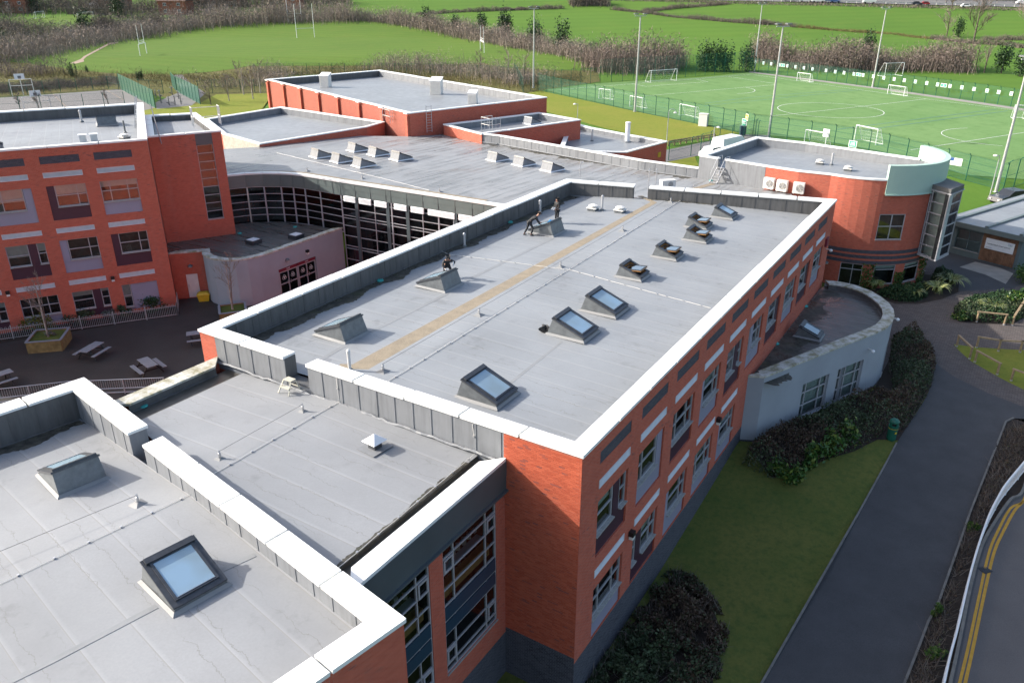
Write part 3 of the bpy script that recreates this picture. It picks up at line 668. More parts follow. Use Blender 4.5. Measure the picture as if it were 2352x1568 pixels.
def lettering(name, body, fr, u, z, d, size, mat, parent=None, **kw):
    c = bpy.data.curves.new(name, 'FONT'); c.body = body; c.size = size; c.extrude = .004; c.align_x = 'CENTER'; c.align_y = 'CENTER'
    me_o = bpy.data.objects.new(name, c); COL.objects.link(me_o); dg = bpy.context.evaluated_depsgraph_get(); me = bpy.data.meshes.new_from_object(me_o.evaluated_get(dg)); bpy.data.objects.remove(me_o)
    v = np.empty(len(me.vertices) * 3); me.vertices.foreach_get('co', v); v = v.reshape(-1, 3); o_ = fr.pt(u, z, d)
    wv = o_ + v[:, :1] * fr.d + v[:, 1:2] * UP + v[:, 2:3] * (-fr.n); fs = [tuple(p.vertices) for p in me.polygons]
    return MB().raw(wv, fs).build(name, mat, parent, **kw)
for k in range(2): lettering('lettering', 'CAFE', dfr, dd0 + .6 + k * 2.15 + 1.04, 2.2, .012, .16, M['white'], cafe)
# ============================================================ HALL
HF = [(-26.2, 73.1), (-24.7, 73.85), (-23.2, 74.15), (-21.6, 74.1), (-20.4, 73.85), (-19.2, 73.35), (-17.6, 72.4), (-15.4, 71.0), (-10.5, 68.2), (-6.2, 65.7), (-2.3, 63.4), (1.0, 61.4)]
def hallz(p): return 8.25 - .04 * max(0, .5 * (p[0] + 10.3) + .866 * (p[1] - 68.2))
HB = 7.4
hp = [W('a3', 1690, 1525, HB)[:2], W('a3', 1200, 1455, HB)[:2], W('a3', 0, 1235, HB)[:2], W('a2', 1970, 1215, HB)[:2], W('a2', 1660, 1130, HB)[:2], W('a2', 1375, 1155, HB)[:2], W('a2', 945, 1160, HB)[:2], W('a2', 95, 1295, HB)[:2]]
hall = thing('assembly_hall', 'hall with curved glazed front and wide wet streaky flat roof in the middle', 'building', (-2, 76, 0))
hpoly = [np.array(p) for p in HF] + [np.array([4.5, 62.8]), np.array([22.6, 56.8]), np.array([24.6, 69.8])] + hp + [np.array([-33.5, 85.5]), np.array([-31, 78.])]
dH = dirv(58.2)[:2]; eH = np.array([-dH[1], dH[0]])
roof(hall, hpoly, hallz, M['roof_wet'], -31.8)
# glazed front: fascia, louvre band, mullion grid
uo = 0; nb = len(HF) - 1
for i in range(nb):
    fr = FR(HF[i], HF[i + 1]); zb = 3.55 if i < 7 else 0.0
    mb = MB(); fr.box(mb, 0, fr.L, 7.05, 7.62, -.03, .3); fr.box(mb, 0, fr.L, 7.62, 8.18, -.045, .3)
    for s in np.arange(0, fr.L, 1.7): fr.box(mb, s, s + .04, 7.05, 8.18, -.06, -.03)
    mb.build('fascia_panel', M['fascia_light'], hall)
    MB().prism([fr.pt(-.02, 0, -.1)[:2], fr.pt(fr.L + .02, 0, -.1)[:2], fr.pt(fr.L + .02, 0, .4)[:2], fr.pt(-.02, 0, .4)[:2]], 8.19, 8.34, bottom=True).build('coping', M['coping'], hall)
    nv = max(1, round(fr.L / 1.75)); rows = [4.35, 5.0, 5.65, 6.35] if zb > 1 else [1.05, 2.1, 2.35, 3.3, 4.25, 4.95, 5.2, 5.85, 6.6]
    window(hall, fr, 0, fr.L, zb, 7.04, .05, [t / nv for t in range(1, nv)], [(z - zb) / (7.04 - zb) for z in rows], fw=.06, room=3.0, glass='glass_dark', back='black', sill=False, name='curtain_wall')
    if i >= 7:
        for s in np.arange(.35, fr.L - .9, 1.75 if i % 2 else 1.8):
            q = MB(); fr.box(q, s, s + 1.35, 6.5, 7.0, -.01, .02)
            for z in np.arange(6.53, 6.98, .085): q.poly([fr.pt(s, z, -.09), fr.pt(s + 1.35, z, -.09), fr.pt(s + 1.35, z + .08, -.02), fr.pt(s, z + .08, -.02)])
            q.build('louvre', M['louvre'], hall)
        for s in np.arange(1.75, fr.L, 3.5): q = MB(); fr.box(q, s - .18, s + .18, 0, 7.04, -.03, .02); q.build('column', M['fascia'], hall)
        for s in np.arange(.4, fr.L - 1, 2.6): q = MB(); q.cbox(fr.pt(s, 0, 1.2), .5, .9, 1.6, 20); q.build('banner', M['red_sign'], hall)
# parapet on the far side of the hall roof
hz = 8.38
for i in range(3):
    a, b = hp[i], hp[i + 1]; fr = FR(b, a); q = [pnt(fr.a, 0)[:2], fr.b[:2], fr.b[:2] + fr.n[:2] * .45, fr.a[:2] + fr.n[:2] * .45]
    mb = MB(); fr.box(mb, 0, fr.L, 3.5, hz - .1, 0, .45)
    for s in np.arange(.4, fr.L, 1.1): fr.box(mb, s, s + .06, HB, hz - .12, -.02, 0)
    mb.tube([fr.pt(s, HB + .02, -.06) for s in np.arange(0, fr.L, .8)], .06, 5)
    mb.build('parapet', M['membrane'], hall)
    k = max(1, int(fr.L / 3.2))
    for t in range(k):
        m2 = MB(); fr.box(m2, fr.L * t / k + (.02 if t else 0), fr.L * (t + 1) / k, hz - .1, hz, -.06, .5); m2.build('coping', M['coping'], hall)
# ============================================================ SPORTS HALL
SZC = 10.05
q4 = [P(612.5, 182, SZC)[:2], P(940.8, 259, SZC)[:2], P(1256, 223, SZC)[:2], P(872.3, 160.5, SZC)[:2]]
sport = thing('sports_hall', 'big plain red brick sports hall with brick piers and three white roof cowls', 'building', pnt((q4[0] + q4[2]) / 2, 0))
for i in range(4):
    fr = FR(q4[i], q4[(i + 1) % 4]); wall(sport, fr, 0, SZC - .15, [M['brick_sunlit_dimmed'] if i == 0 else M['brick']])
fr = FR(q4[0], q4[1])
for k in range(8):
    u = .3 + k * (fr.L - 1.0) / 7.0
    mb = MB(); fr.box(mb, u, u + .55, 0, SZC - .4, -.32, -.002); mb.u = [(p[0] * .6 + p[1] * .8, p[2]) for p in mb.v]; p_ = mb.build('pier', M['brick'], sport)
    mb = MB(); fr.box(mb, u - .12, u + .67, SZC - .16, SZC - .02, -.42, -.062); mb.build('pier_cap', M['coping'], sport)
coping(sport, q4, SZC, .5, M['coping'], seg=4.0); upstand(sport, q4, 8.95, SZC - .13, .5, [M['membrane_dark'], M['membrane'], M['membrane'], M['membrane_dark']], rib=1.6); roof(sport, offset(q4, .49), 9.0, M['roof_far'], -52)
# ============================================================ LOW ROOF BLOCKS BEHIND THE HALL
def lowblock(name, label, poly, z, zr, mats, mat_in='membrane', mroof='roof_far', along=-52, cop='coping', gaps={}, edges=None):
    o = thing(name, label, 'building', pnt(np.mean([p[:2] for p in poly], axis=0), 0)); poly = [np.array(p[:2]) for p in poly]
    for i in range(len(poly)): wall(o, FR(poly[i], poly[(i + 1) % len(poly)]), 0, z - .13, [mats[i]])
    coping(o, poly, z, .45, M[cop], seg=4, gaps=gaps, edges=edges); upstand(o, poly, zr, z - .13, .45, M[mat_in], rib=1.5, gaps=gaps, edges=edges); roof(o, offset(poly, .44), zr + .01, M[mroof], along); return o
M['boards'] = simple('weathered_white_boards', (.50, .48, .44), .8, var=.2, scale=2.5)
z = 8.28; lbp = [W('a1', 1900, 1140, z), W('a2', 80, 1228, z), W('a2', 1000, 1082, z), W('a2', 1150, 1040, z), W('a2', 265, 912, z), W('a1', 1745, 1015, z)]
low = lowblock('flat_roofed_block', 'low flat roofed block with grey upstands, left of the sports hall', lbp, z, 7.35, [M['boards']] + [M['brick']] * 5)
f_ = FR(lbp[0][:2], lbp[1][:2])
for k_ in range(9):
    mb = MB(); f_.box(mb, .05, f_.L - .05, 6.4 + k_ * .19, 6.4 + k_ * .19 + .17, -.03 - .01 * (k_ % 2), 0); mb.build('board', M['boards'], low)
z = 8.42; m1p = [W('a2', 1655, 1062, z), W('a2', 1980, 1142, z), W('a3', 0, 1118, z), W('a3', 690, 1022, z), W('a3', 330, 960, z), W('a2', 2352, 1000, z), W('a2', 1700, 1095, z + .0)]
m1p = [W('a2', 1655, 1062, z), W('a2', 1980, 1142, z), W('a3', 690, 1022, z), W('a3', 330, 960, z)]
mid = lowblock('flat_roofed_block', 'brick block with a grey roof and one tilted skylight, in front of the sports hall', m1p, z, 7.6, [M['brick']] * 4)
z = 6.6; m2p = [W('a3', 640, 1290, z), W('a3', 975, 1268, z), W('a3', 1135, 1288, z), W('a3', 1430, 1205, z), W('a3', 790, 1085, z), W('a3', 890, 1072, z), W('a3', 690, 1035, z)]
m2p = [W('a3', 500, 1290, z), W('a3', 1080, 1300, z), W('a3', 1430, 1207, z), W('a3', 780, 1087, z), W('a3', 600, 1040, z)]
mid2 = lowblock('plant_room', 'low brick plant room with flue pipes, beside the grass bank', m2p, z, 5.95, [M['brick']] * 5)
fr = FR(m2p[1][:2], m2p[2][:2]); mb = MB(); fr.box(mb, fr.L * .78, fr.L * .85, 4.9, 5.5, -.05, 0); mb.build('warning_sign', M['yellow'], mid2)
window(mid2, fr, fr.L * .5, fr.L * .72, 3.0, 4.2, .06, (.5,), (), sill=False); mb = MB(); fr.box(mb, fr.L * .42, fr.L * .46, 5.0, 5.2, -.1, 0); mb.build('bulkhead_lamp', M['black_plastic'], mid2)
# ============================================================ ROUND TOWER
RC, RR = np.array([32.0, 72.3]), 6.45
def oncyl(px, py):
    r = ray(px, py); a = r[0] ** 2 + r[1] ** 2; b = -2 * (r[0] * RC[0] + r[1] * RC[1]); c = RC @ RC - RR ** 2; q = b * b - 4 * a * c
    k = (-b - math.sqrt(max(q, 0))) / (2 * a); p = r * k; return math.degrees(math.atan2(p[1] - RC[1], p[0] - RC[0])) % 360, p[2] + HC
def cyl(a): return RC + np.array([math.cos(R(a)), math.sin(R(a))]) * RR
rt = thing('round_tower', 'two storey red brick building with a rounded end, mint green parapet and oriel window', 'building', pnt(RC, 0))
RZC = 9.6
S0 = np.array(hp[0]); pre = [S0, np.array([22.6, 71.3]), np.array([24.9, 69.3])]
post = [W('a4', 1475, 1355, RZC)[:2], W('a4', 500, 1215, RZC)[:2], W('a3', 2190, 1168, RZC)[:2]]
up = [K('b4', 1115, 445), K('b4', 1340, 440), K('b4', 1305, 660), K('b4', 1080, 660)]; ua = [oncyl(*p) for p in up]
uw0, uw1 = (ua[0][0] + ua[3][0]) / 2, (ua[1][0] + ua[2][0]) / 2; uz0, uz1 = (ua[2][1] + ua[3][1]) / 2, (ua[0][1] + ua[1][1]) / 2
lows = []
for l, r, tp, bt, b2 in ((785, 985, 850, 1055, 0), (1075, 1258, 872, 1050, .4), (1335, 1452, 862, 1040, .4), (1512, 1575, 800, 950, .5)):
    la, lz1 = oncyl(*K('b4', l, tp)); ra, _ = oncyl(*K('b4', r, tp)); lows.append((la, ra, b2, 2.15))
def arcpath(chords, a0, a1, step=6):
    an = [a0]; a = a0
    cs = sorted(chords)
    for c0, c1 in cs:
        while a + step < c0 - 1: a += step; an.append(a)
        an += [c0, c1]; a = c1
    while a + step < a1 - 1: a += step; an.append(a)
    an.append(a1); return an
AR0, AR1 = 222, 375
uo = 0
def runwall(path, z0, z1, mats, holes={}, zs=None):
    global uo; uo = 0
    for i in range(len(path) - 1):
        fr = FR(path[i], path[i + 1]); wall(rt, fr, z0, z1, mats, holes=holes.get(i, ()), uoff=uo); uo += fr.L
an = arcpath([(uw0, uw1)], AR0, AR1); wi = an.index(uw0); path = pre + [cyl(a) for a in an] + post + [S0]
wf = FR(cyl(uw0), cyl(uw1)); runwall(path, 3.45, RZC - .12, [M['brick']], {0: [(2.0, 2.75, 8.7, RZC, 0)], len(pre) + wi: [(0.01, wf.L - .01, uz0, uz1, .1)]})
window(rt, wf, .01, wf.L - .01, uz0, uz1, .06, (.5,), (.52,), fw=.07, room=.8)
# three dark brick bands
pathb = [cyl(a) for a in np.arange(AR0, AR1 + 1, 5)]
for z0_, z1_, m_ in ((2.2, 2.5, 'band_brick'), (2.5, 2.68, 'brick'), (2.68, 2.97, 'band_brick'), (2.97, 3.14, 'brick'), (3.14, 3.45, 'band_brick')):
    mb = MB(); L_ = 0
    for a, b in zip(pathb, pathb[1:]):
        f_ = FR(a, b); o_ = -.012 if m_ == 'band_brick' else 0
        f_.box(mb, -.01, f_.L + .01, z0_ + .001, z1_ - .001, o_, .1); mb.u[-24:] = [(L_ + (p[0] - f_.a[0]) * f_.d[0] + (p[1] - f_.a[1]) * f_.d[1], p[2]) for p in mb.v[-24:]]; L_ += f_.L
    mb.build('brick_band', M[m_], rt)
an = arcpath([(l[0], l[1]) for l in lows], AR0, AR1); path = pre[2:] + [cyl(a) for a in an] + post[:1]; hh = {}
for l in lows:
    i = an.index(l[0]); f_ = FR(cyl(l[0]), cyl(l[1])); hh[1 + i] = [(.01, f_.L - .01, l[2] + .02, l[3], .1)]
runwall(path, 0, 2.2, [M['brick']], hh)
for j, l in enumerate(lows):
    f_ = FR(cyl(l[0]), cyl(l[1])); window(rt, f_, .01, f_.L - .01, l[2] + .02, l[3], .06, (.55,) if j == 0 else (), (.75,), fw=.06, room=.9, sill=j > 0, name='door' if j == 0 else 'window', blind=0 if j == 0 else .2)
rpoly = pre + [cyl(a) for a in np.arange(AR0, AR1 + 1, 7.65)] + post
ge = FR(rpoly[0], rpoly[1]); gR = (2.0, 2.75)
def noarc(z): return None
coping(rt, rpoly, RZC, .42, M['coping'], edges=[0, 1, 2, 3, 4, 5, 6, 7, 8, len(rpoly) - 1, len(rpoly) - 2, len(rpoly) - 3], seg=3.4, gaps={0: [gR]}, gap=.015); upstand(rt, rpoly, 8.65, RZC - .13, .42, M['membrane'], gaps={0: [gR]}, ribs=False)
roof(rt, offset(rpoly, .41), 8.68, M['roof_far'], -40)
mb = MB(); f_ = FR(rpoly[0], rpoly[1]); f_.box(mb, 0, gR[0], HB - .2, RZC - .13, -.02, 0); f_.box(mb, gR[1], f_.L, HB - .2, RZC - .13, -.02, 0); f_.box(mb, gR[0], gR[1], HB - .2, 8.7, -.02, 0); mb.build('membrane_facing', M['membrane'], rt)
mp = [cyl(a) for a in np.arange(262, 386, 4)]
mpo = [RC + (p - RC) * 1.012 for p in mp]; mpi = [RC + (p - RC) * .94 for p in mp]
mb = MB(); n_ = len(mp); V = [pnt(p, z) for p, z in [(p, 8.35) for p in mpo] + [(p, 10.75) for p in mpo] + [(p, 10.75) for p in mpi] + [(p, 8.35) for p in mpi]]
F_ = [(k * n_ + i, k * n_ + i + 1, ((k + 1) % 4) * n_ + i + 1, ((k + 1) % 4) * n_ + i) for k in range(4) for i in range(n_ - 1)] + [(0, n_, 2 * n_, 3 * n_), (4 * n_ - 1, 3 * n_ - 1, 2 * n_ - 1, n_ - 1)]
mb.raw(V, F_).build('green_parapet', M['mint'], rt)
mb = MB(); V = [pnt(RC + (p - RC) * k, z) for k, z in ((1.03, 8.28), (1.03, 8.35), (.99, 8.36), (.99, 8.28)) for p in mp]; F_ = [(k * n_ + i, k * n_ + i + 1, ((k + 1) % 4) * n_ + i + 1, ((k + 1) % 4) * n_ + i) for k in range(4) for i in range(n_ - 1)]; mb.raw(V, F_).build('drip_trim', M['mint'], rt)
# oriel
op = [np.array([35.35, 66.75]), np.array([36.05, 64.95]), np.array([38.0, 66.7]), np.array([37.6, 69.2])]
for i in range(3):
    f_ = FR(op[i], op[i + 1]); window(rt, f_, 0, f_.L, 2.95, 8.55, .02, (.12,) if i == 0 else (), [k / 6 for k in range(1, 6)], fw=.09, room=.35, back='blind' if i == 0 else 'room', sill=False, name='oriel_window')
oc = offset(op, -.12); MB().prism(oc, 8.56, 8.62, bottom=True).build('oriel_cap', M['frame'], rt); MB().prism(offset(op, -.02), 8.63, 9.0).build('oriel_roof', M['membrane_dark'], rt); MB().prism(offset(op, -.05), 2.82, 2.94, bottom=True).build('oriel_base', M['frame'], rt)
# ============================================================ ANNEX
ax = [(13.35, 40.55), (14.28, 40.42), (20.8, 45.0), (23.0, 46.5), (24.1, 47.35), (24.9, 48.35), (25.45, 49.3), (25.85, 50.4), (26.03, 51.5), (26.0, 52.7), (25.75, 53.9), (25.2, 54.95), (24.3, 55.75), (23.3, 56.1), (22.9, 55.9)]
annex = thing('curved_annex', 'single storey lilac grey rendered annex with rounded end and dark wet roof', 'building', (20, 48, 0))
az_ = 4.35; app = [np.array(p) for p in ax]; uo2 = 0
awin = {1: [(3.9, 6.5, .06, 2.6), (None,)], }
for i in range(len(ax) - 2):
    f_ = FR(ax[i], ax[i + 1]); hs = []
    if i == 1: hs = [(3.9, 6.5, .2, 2.62, .22)]
    if i == 2: hs = [(.0, 2.55, .2, 2.62, .22)]
    if i in (5, 7): hs = [(.1, f_.L - .1, .2, 2.62, .15)]
    if i == 1: hs = [(3.9, 6.5, .2, 2.62, .22), (7.35, f_.L - .0, .2, 2.62, .22)]
    if i == 2: hs = [(0., 2.1, .2, 2.62, .22)]
    wall(annex, f_, 0, az_ - .12, [M['render'], M['blue_brick']], holes=hs, zsplit=.12)
    for h in hs:
        window(annex, f_, h[0], h[1], h[2], h[3], .16 if i < 5 else .1, (.2, .74) if h[1] - h[0] > 1.2 else (.4,), (.34, .7), fw=.07, room=.7, blind=.97, sill=True)
coping(annex, app, az_, .62, M['lichen'], edges=range(0, len(ax) - 2), seg=9, gap=0.0, thick=.12); upstand(annex, app, 3.85, az_ - .12, .62, M['membrane_dark'], edges=range(0, len(ax) - 2), ribs=False)
roof(annex, app[:-1] + [np.array([22.6, 55.3])], 3.88, M['roof_dark'], 58.2)
# ============================================================ THINGS ON THE ROOFS
def on(zf, c, x, y):
    z = 9.0
    for _ in range(5): p = W(c, x, y, z); z = zf(p)
    p[2] = z; return p
mainR, swR, linkR, hallR = RZ, SZ, LZ, hallz
flat = lambda z: (lambda p: z)
M['sky_blind'] = simple('pale_roller_blind', (.62, .70, .72), .8, var=.1)
# ---- skylights: high edge at -x, glass falling to +x
def skylight(L_, W_, hb, hf, opened=False, name='skylight', zinc='zinc', lift=True):
    o = thing(name, '', 'skylight', (0, 0, 0)); x0, x1, y = -L_ / 2, L_ / 2, W_ / 2
    tb = x0 + .26 * hb / .75; tf = x1 - .05; yi = y - .04
    q = [(x0, -y, 0), (x1, -y, 0), (x1, y, 0), (x0, y, 0), (tb, -yi, hb), (tf, -yi, hf), (tf, yi, hf), (tb, yi, hb)]
    mb = MB(); mb.raw(q, [(0, 1, 5, 4), (1, 2, 6, 5), (2, 3, 7, 6), (3, 0, 4, 7)])
    # pale folded skirt round the foot
    e = .10; q2 = [(x0 - e, -y - e, .004), (x1 + e, -y - e, .004), (x1 + e, y + e, .004), (x0 - e, y + e, .004), (x0 - .0, -y - .004, .10), (x1 + .004, -y - .004, .10), (x1 + .004, y + .004, .10), (x0 - .0, y + .004, .10)]
    mb.build('kerb', M[zinc], o)
    MB().raw(q2, [(0, 1, 5, 4), (1, 2, 6, 5), (2, 3, 7, 6), (3, 0, 4, 7)]).build('skirt', M['roof'] if zinc == 'zinc' else M['white'], o)
    s = unit(np.array([tf - tb, 0, hf - hb])); nrm = np.array([-s[2], 0, s[0]]); ln = math.hypot(tf - tb, hf - hb); org = np.array([tb, 0, hb])
    def pt(a, b, h): return org + s * a + np.array([0, b, 0]) + nrm * h
    def bx(mb, a0, a1, b0, b1, h0, h1): return mb.box(pt(a0, b0, h0), s * (a1 - a0), np.array([0, b1 - b0, 0]), nrm * (h1 - h0))
    bw = .11; mb = MB(); bx(mb, -.05, ln + .05, -yi - .05, -yi + bw, -.02, .05); bx(mb, -.05, ln + .05, yi - bw, yi + .05, -.02, .05); bx(mb, ln - bw, ln + .06, -yi + bw, yi - bw, -.02, .04); bx(mb, -.06, bw, -yi + bw, yi - bw, -.02, .05)
    mb.build('flashing_frame', M['dark_metal'], o)
    mb = MB(); bx(mb, -.02, .17, -yi + .03, yi - .03, .052, .13); mb.build('hood', M['dark_metal'], o)
    a0, a1, b0 = .17, ln - .12, yi - .13
    if not opened:
        mb = MB(); bx(mb, a0, a1, -b0 - .02, -b0 + .06, .03, .085); bx(mb, a0, a1, b0 - .06, b0 + .02, .03, .085); bx(mb, a1 - .07, a1, -b0 + .06, b0 - .06, .03, .08); bx(mb, a0, a0 + .05, -b0 + .06, b0 - .06, .03, .08); sh = mb.build('sash', M['dark_metal'], o)
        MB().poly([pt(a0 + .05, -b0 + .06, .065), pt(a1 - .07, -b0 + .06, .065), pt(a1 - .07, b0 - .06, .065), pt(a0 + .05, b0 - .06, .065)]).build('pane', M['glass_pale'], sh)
        mb = MB(); mb.poly([pt(a0, -b0, -.02), pt(a1, -b0, -.02), pt(a1, b0, -.02), pt(a0, b0, -.02)]); mb.build('blind', M['sky_blind'], o)
        mb = MB(); bx(mb, a1 - .078, a1 - .066, -b0 + .06, b0 - .06, .08, .09); mb.build('drip_trim', M['alu'], o)
    else:
        mb = MB(); d = .28                      # timber lining of the open hole
        for f in ([(a0, -b0, 0), (a1, -b0, 0), (a1, -b0, -d), (a0, -b0, -d)], [(a0, b0, -d), (a1, b0, -d), (a1, b0, 0), (a0, b0, 0)], [(a0, -b0, -d), (a0, b0, -d), (a0, b0, 0), (a0, -b0, 0)], [(a1, b0, -d), (a1, -b0, -d), (a1, -b0, 0), (a1, b0, 0)]): mb.poly([pt(*t) for t in f])
        mb.build('timber_lining', M['wood_orange'], o)
        MB().poly([pt(a0, -b0, -d), pt(a1, -b0, -d), pt(a1, b0, -d), pt(a0, b0, -d)]).build('shaft', M['room'], o)
        # sash swung about its middle
        mid_ = (a0 + a1) / 2; hl = (a1 - a0) / 2; ph = R(26); cs, sn = math.cos(ph), math.sin(ph)
        def ps(a, b, h): t = a * cs - h * sn; k = a * sn + h * cs; return pt(mid_ + t, b, .06 + k)
        sv = ps(1, 0, 0) - ps(0, 0, 0); hv = ps(0, 0, 1) - ps(0, 0, 0)
        def bs(mb, p0, p1, r0, r1, h0, h1): return mb.box(ps(p0, r0, h0), sv * (p1 - p0), np.array([0, r1 - r0, 0]), hv * (h1 - h0))
        mb = MB(); bs(mb, -hl, hl, -b0, -b0 + .06, 0, .05); bs(mb, -hl, hl, b0 - .06, b0, 0, .05); bs(mb, hl - .06, hl, -b0 + .06, b0 - .06, 0, .05); bs(mb, -hl, -hl + .06, -b0 + .06, b0 - .06, 0, .05); sh = mb.build('sash', M['dark_metal'], o)
        mb = MB(); bs(mb, -hl, hl, -b0, -b0 + .05, -.05, -.002); bs(mb, -hl, hl, b0 - .05, b0, -.05, -.002); bs(mb, hl - .05, hl, -b0 + .05, b0 - .05, -.05, -.002); mb.build('sash_lining', M['wood_orange'], sh)
        MB().poly([ps(-hl + .06, -b0 + .06, .03), ps(hl - .06, -b0 + .06, .03), ps(hl - .06, b0 - .06, .03), ps(-hl + .06, b0 - .06, .03)]).build('pane', M['glass_sky'], sh)
    return o
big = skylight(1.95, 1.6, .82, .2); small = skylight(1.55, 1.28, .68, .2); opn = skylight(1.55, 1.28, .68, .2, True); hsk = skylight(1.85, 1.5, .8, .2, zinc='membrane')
used = set()
def put(proto, A_, az_, L_, W_, side, label, group):
    """A_ is the near foot corner below the high edge; az_ the direction the glass falls"""
    o = place(proto, proto not in used, tuple(A_ + dirv(az_) * L_ / 2 + dirv(az_ + 90 * side) * W_ / 2), az_, label); used.add(proto); o['group'] = group; o['category'] = 'skylight'
    o.location.z = A_[2] + .004; return o
gm_ = 'skylights on the main wing roof'
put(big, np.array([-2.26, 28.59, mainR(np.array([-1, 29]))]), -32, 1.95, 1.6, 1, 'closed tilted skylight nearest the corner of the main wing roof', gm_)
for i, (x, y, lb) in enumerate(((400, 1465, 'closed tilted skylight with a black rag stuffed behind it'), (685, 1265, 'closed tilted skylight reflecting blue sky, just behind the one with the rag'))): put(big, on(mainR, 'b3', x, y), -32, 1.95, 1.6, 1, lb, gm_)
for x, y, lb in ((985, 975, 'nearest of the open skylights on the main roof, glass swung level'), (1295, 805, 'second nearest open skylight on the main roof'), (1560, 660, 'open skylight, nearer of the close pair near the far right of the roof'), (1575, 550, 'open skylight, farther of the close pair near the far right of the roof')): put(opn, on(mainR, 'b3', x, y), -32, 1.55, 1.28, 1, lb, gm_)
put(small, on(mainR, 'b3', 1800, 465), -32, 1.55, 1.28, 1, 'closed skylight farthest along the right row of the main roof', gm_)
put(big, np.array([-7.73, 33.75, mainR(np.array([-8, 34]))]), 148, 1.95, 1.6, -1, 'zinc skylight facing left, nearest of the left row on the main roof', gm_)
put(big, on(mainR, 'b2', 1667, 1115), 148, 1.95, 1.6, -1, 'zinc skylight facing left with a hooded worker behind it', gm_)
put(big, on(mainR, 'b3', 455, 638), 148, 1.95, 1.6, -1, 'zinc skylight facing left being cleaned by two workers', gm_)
gs_ = 'skylights on the near left wing roof'
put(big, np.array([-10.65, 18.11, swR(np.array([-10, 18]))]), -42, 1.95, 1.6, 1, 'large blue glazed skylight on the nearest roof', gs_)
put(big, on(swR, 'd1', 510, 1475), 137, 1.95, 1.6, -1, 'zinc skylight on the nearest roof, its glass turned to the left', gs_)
gh = 'skylights on the hall roof'
for c, x, y, lb in (('a2', 572, 1360, 'leftmost skylight of the front row of three on the wet hall roof'), ('a2', 752, 1400, 'middle skylight of the front row of three on the wet hall roof'), ('a2', 940, 1440, 'right skylight of the front row of three on the wet hall roof'), ('a2', 890, 1305, 'leftmost skylight of the back row of three on the wet hall roof'), ('a2', 1068, 1342, 'middle skylight of the back row of three on the wet hall roof'), ('a2', 1265, 1383, 'right skylight of the back row of three on the wet hall roof'), ('a2', 2100, 1388, 'left skylight of the separate three towards the hall parapet'), ('a3', 190, 1430, 'middle skylight of the separate three towards the hall parapet'), ('a3', 435, 1477, 'right skylight of the separate three towards the hall parapet')):
    put(hsk, on(hallR, c, x, y), 42, 1.85, 1.5, 1, lb, gh)
put(hsk, on(flat(7.62), 'a3', 262, 1070), 42, 1.85, 1.5, 1, 'lone tilted skylight on the brick block before the sports hall', gh)
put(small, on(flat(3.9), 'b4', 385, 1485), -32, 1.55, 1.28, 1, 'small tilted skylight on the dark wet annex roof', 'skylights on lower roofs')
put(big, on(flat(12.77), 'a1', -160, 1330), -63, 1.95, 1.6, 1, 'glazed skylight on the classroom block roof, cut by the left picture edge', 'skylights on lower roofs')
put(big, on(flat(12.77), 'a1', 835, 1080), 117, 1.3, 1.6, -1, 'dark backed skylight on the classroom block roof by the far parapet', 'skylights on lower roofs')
# small square rooflights on the cafe
def rooflight(name, label, c):
    o = thing(name, label, 'skylight', c, 'rooflights on the cafe roof'); mb = MB(); c = np.array(c, float)
    d, e = dirv(58.2), dirv(148.2)
    mb.box(c - d * .5 - e * .5, d, e, UP * .28); mb.build('kerb', M['dark_metal'], o)
    mb = MB(); mb.box(c - d * .55 - e * .55 + UP * .282, d * 1.1, e * 1.1, UP * .06); mb.build('frame', M['dark_metal'], o)
    mb = MB(); mb.box(c - d * .4 - e * .4 + UP * .343, d * .8, e * .8, UP * .03); mb.build('dome', M['white'], o)
rooflight('rooflight', 'left square rooflight on the dark cafe roof', W('b1', 2170, 690, cr)); rooflight('rooflight', 'right square rooflight on the dark cafe roof', W('b2', 395, 645, cr))
# ---- fall arrest posts with their wire, and the lightning conductor tape
def post(p, label, grp='fall arrest posts'):
    o = thing('anchor_post', label, 'anchor post', tuple(p), grp); p = np.array(p, float)
    d, e = dirv(58) * .24, dirv(148) * .24; q = [p - d - e + UP * .004, p + d - e + UP * .004, p + d + e + UP * .004, p - d + e + UP * .004]; t = [p + (a - p) * .3 + UP * .09 for a in q]
    MB().raw(q + t, [(0, 1, 5, 4), (1, 2, 6, 5), (2, 3, 7, 6), (3, 0, 4, 7), (4, 5, 6, 7)]).build('flashing', M['roof'], o)
    MB().lathe(p + UP * .08, [(.055, 0), (.055, .2), (.03, .22), (.03, .27)], 8).build('stem', M['alu'], o)
    MB().tube([p + UP * .35 + dirv(58) * .035 * math.cos(t_) + UP * .035 * math.sin(t_) for t_ in np.linspace(0, 2 * math.pi, 9)], .012, 4).build('eye', M['alu'], o)
    return p + UP * .35
mp_ = [on(mainR, 'd2', 1140, 395), on(mainR, 'b2', 1960, 1305), on(mainR, 'b3', 518, 895), on(mainR, 'b3', 1048, 585), on(mainR, 'b3', 1460, 340)]
tops = [post(p, l) for p, l in zip(mp_, ('anchor post on the main roof nearest the parapet gap', 'second anchor post along the main roof', 'middle anchor post on the main roof by the crossing tape', 'fourth anchor post along the main roof', 'farthest anchor post on the main roof'))]
def wire(name, label, pts, r=.008, mat='dark_metal', cat='cable'):
    mb = MB(); mb.tube(pts, r, 4); return mb.build(name, M[mat], None, label=label, cat=cat)
wire('safety_wire', 'thin dark safety wire strung between anchor posts on the main roof', tops)
lp = post(on(linkR, 'd2', 455, 745), 'anchor post on the link roof near the step stool'); lp2 = post(on(linkR, 'd1', 1885, 1150), 'anchor post on the link roof near the white coping')
wire('safety_wire', 'thin safety wire across the link roof', [lp, lp2])
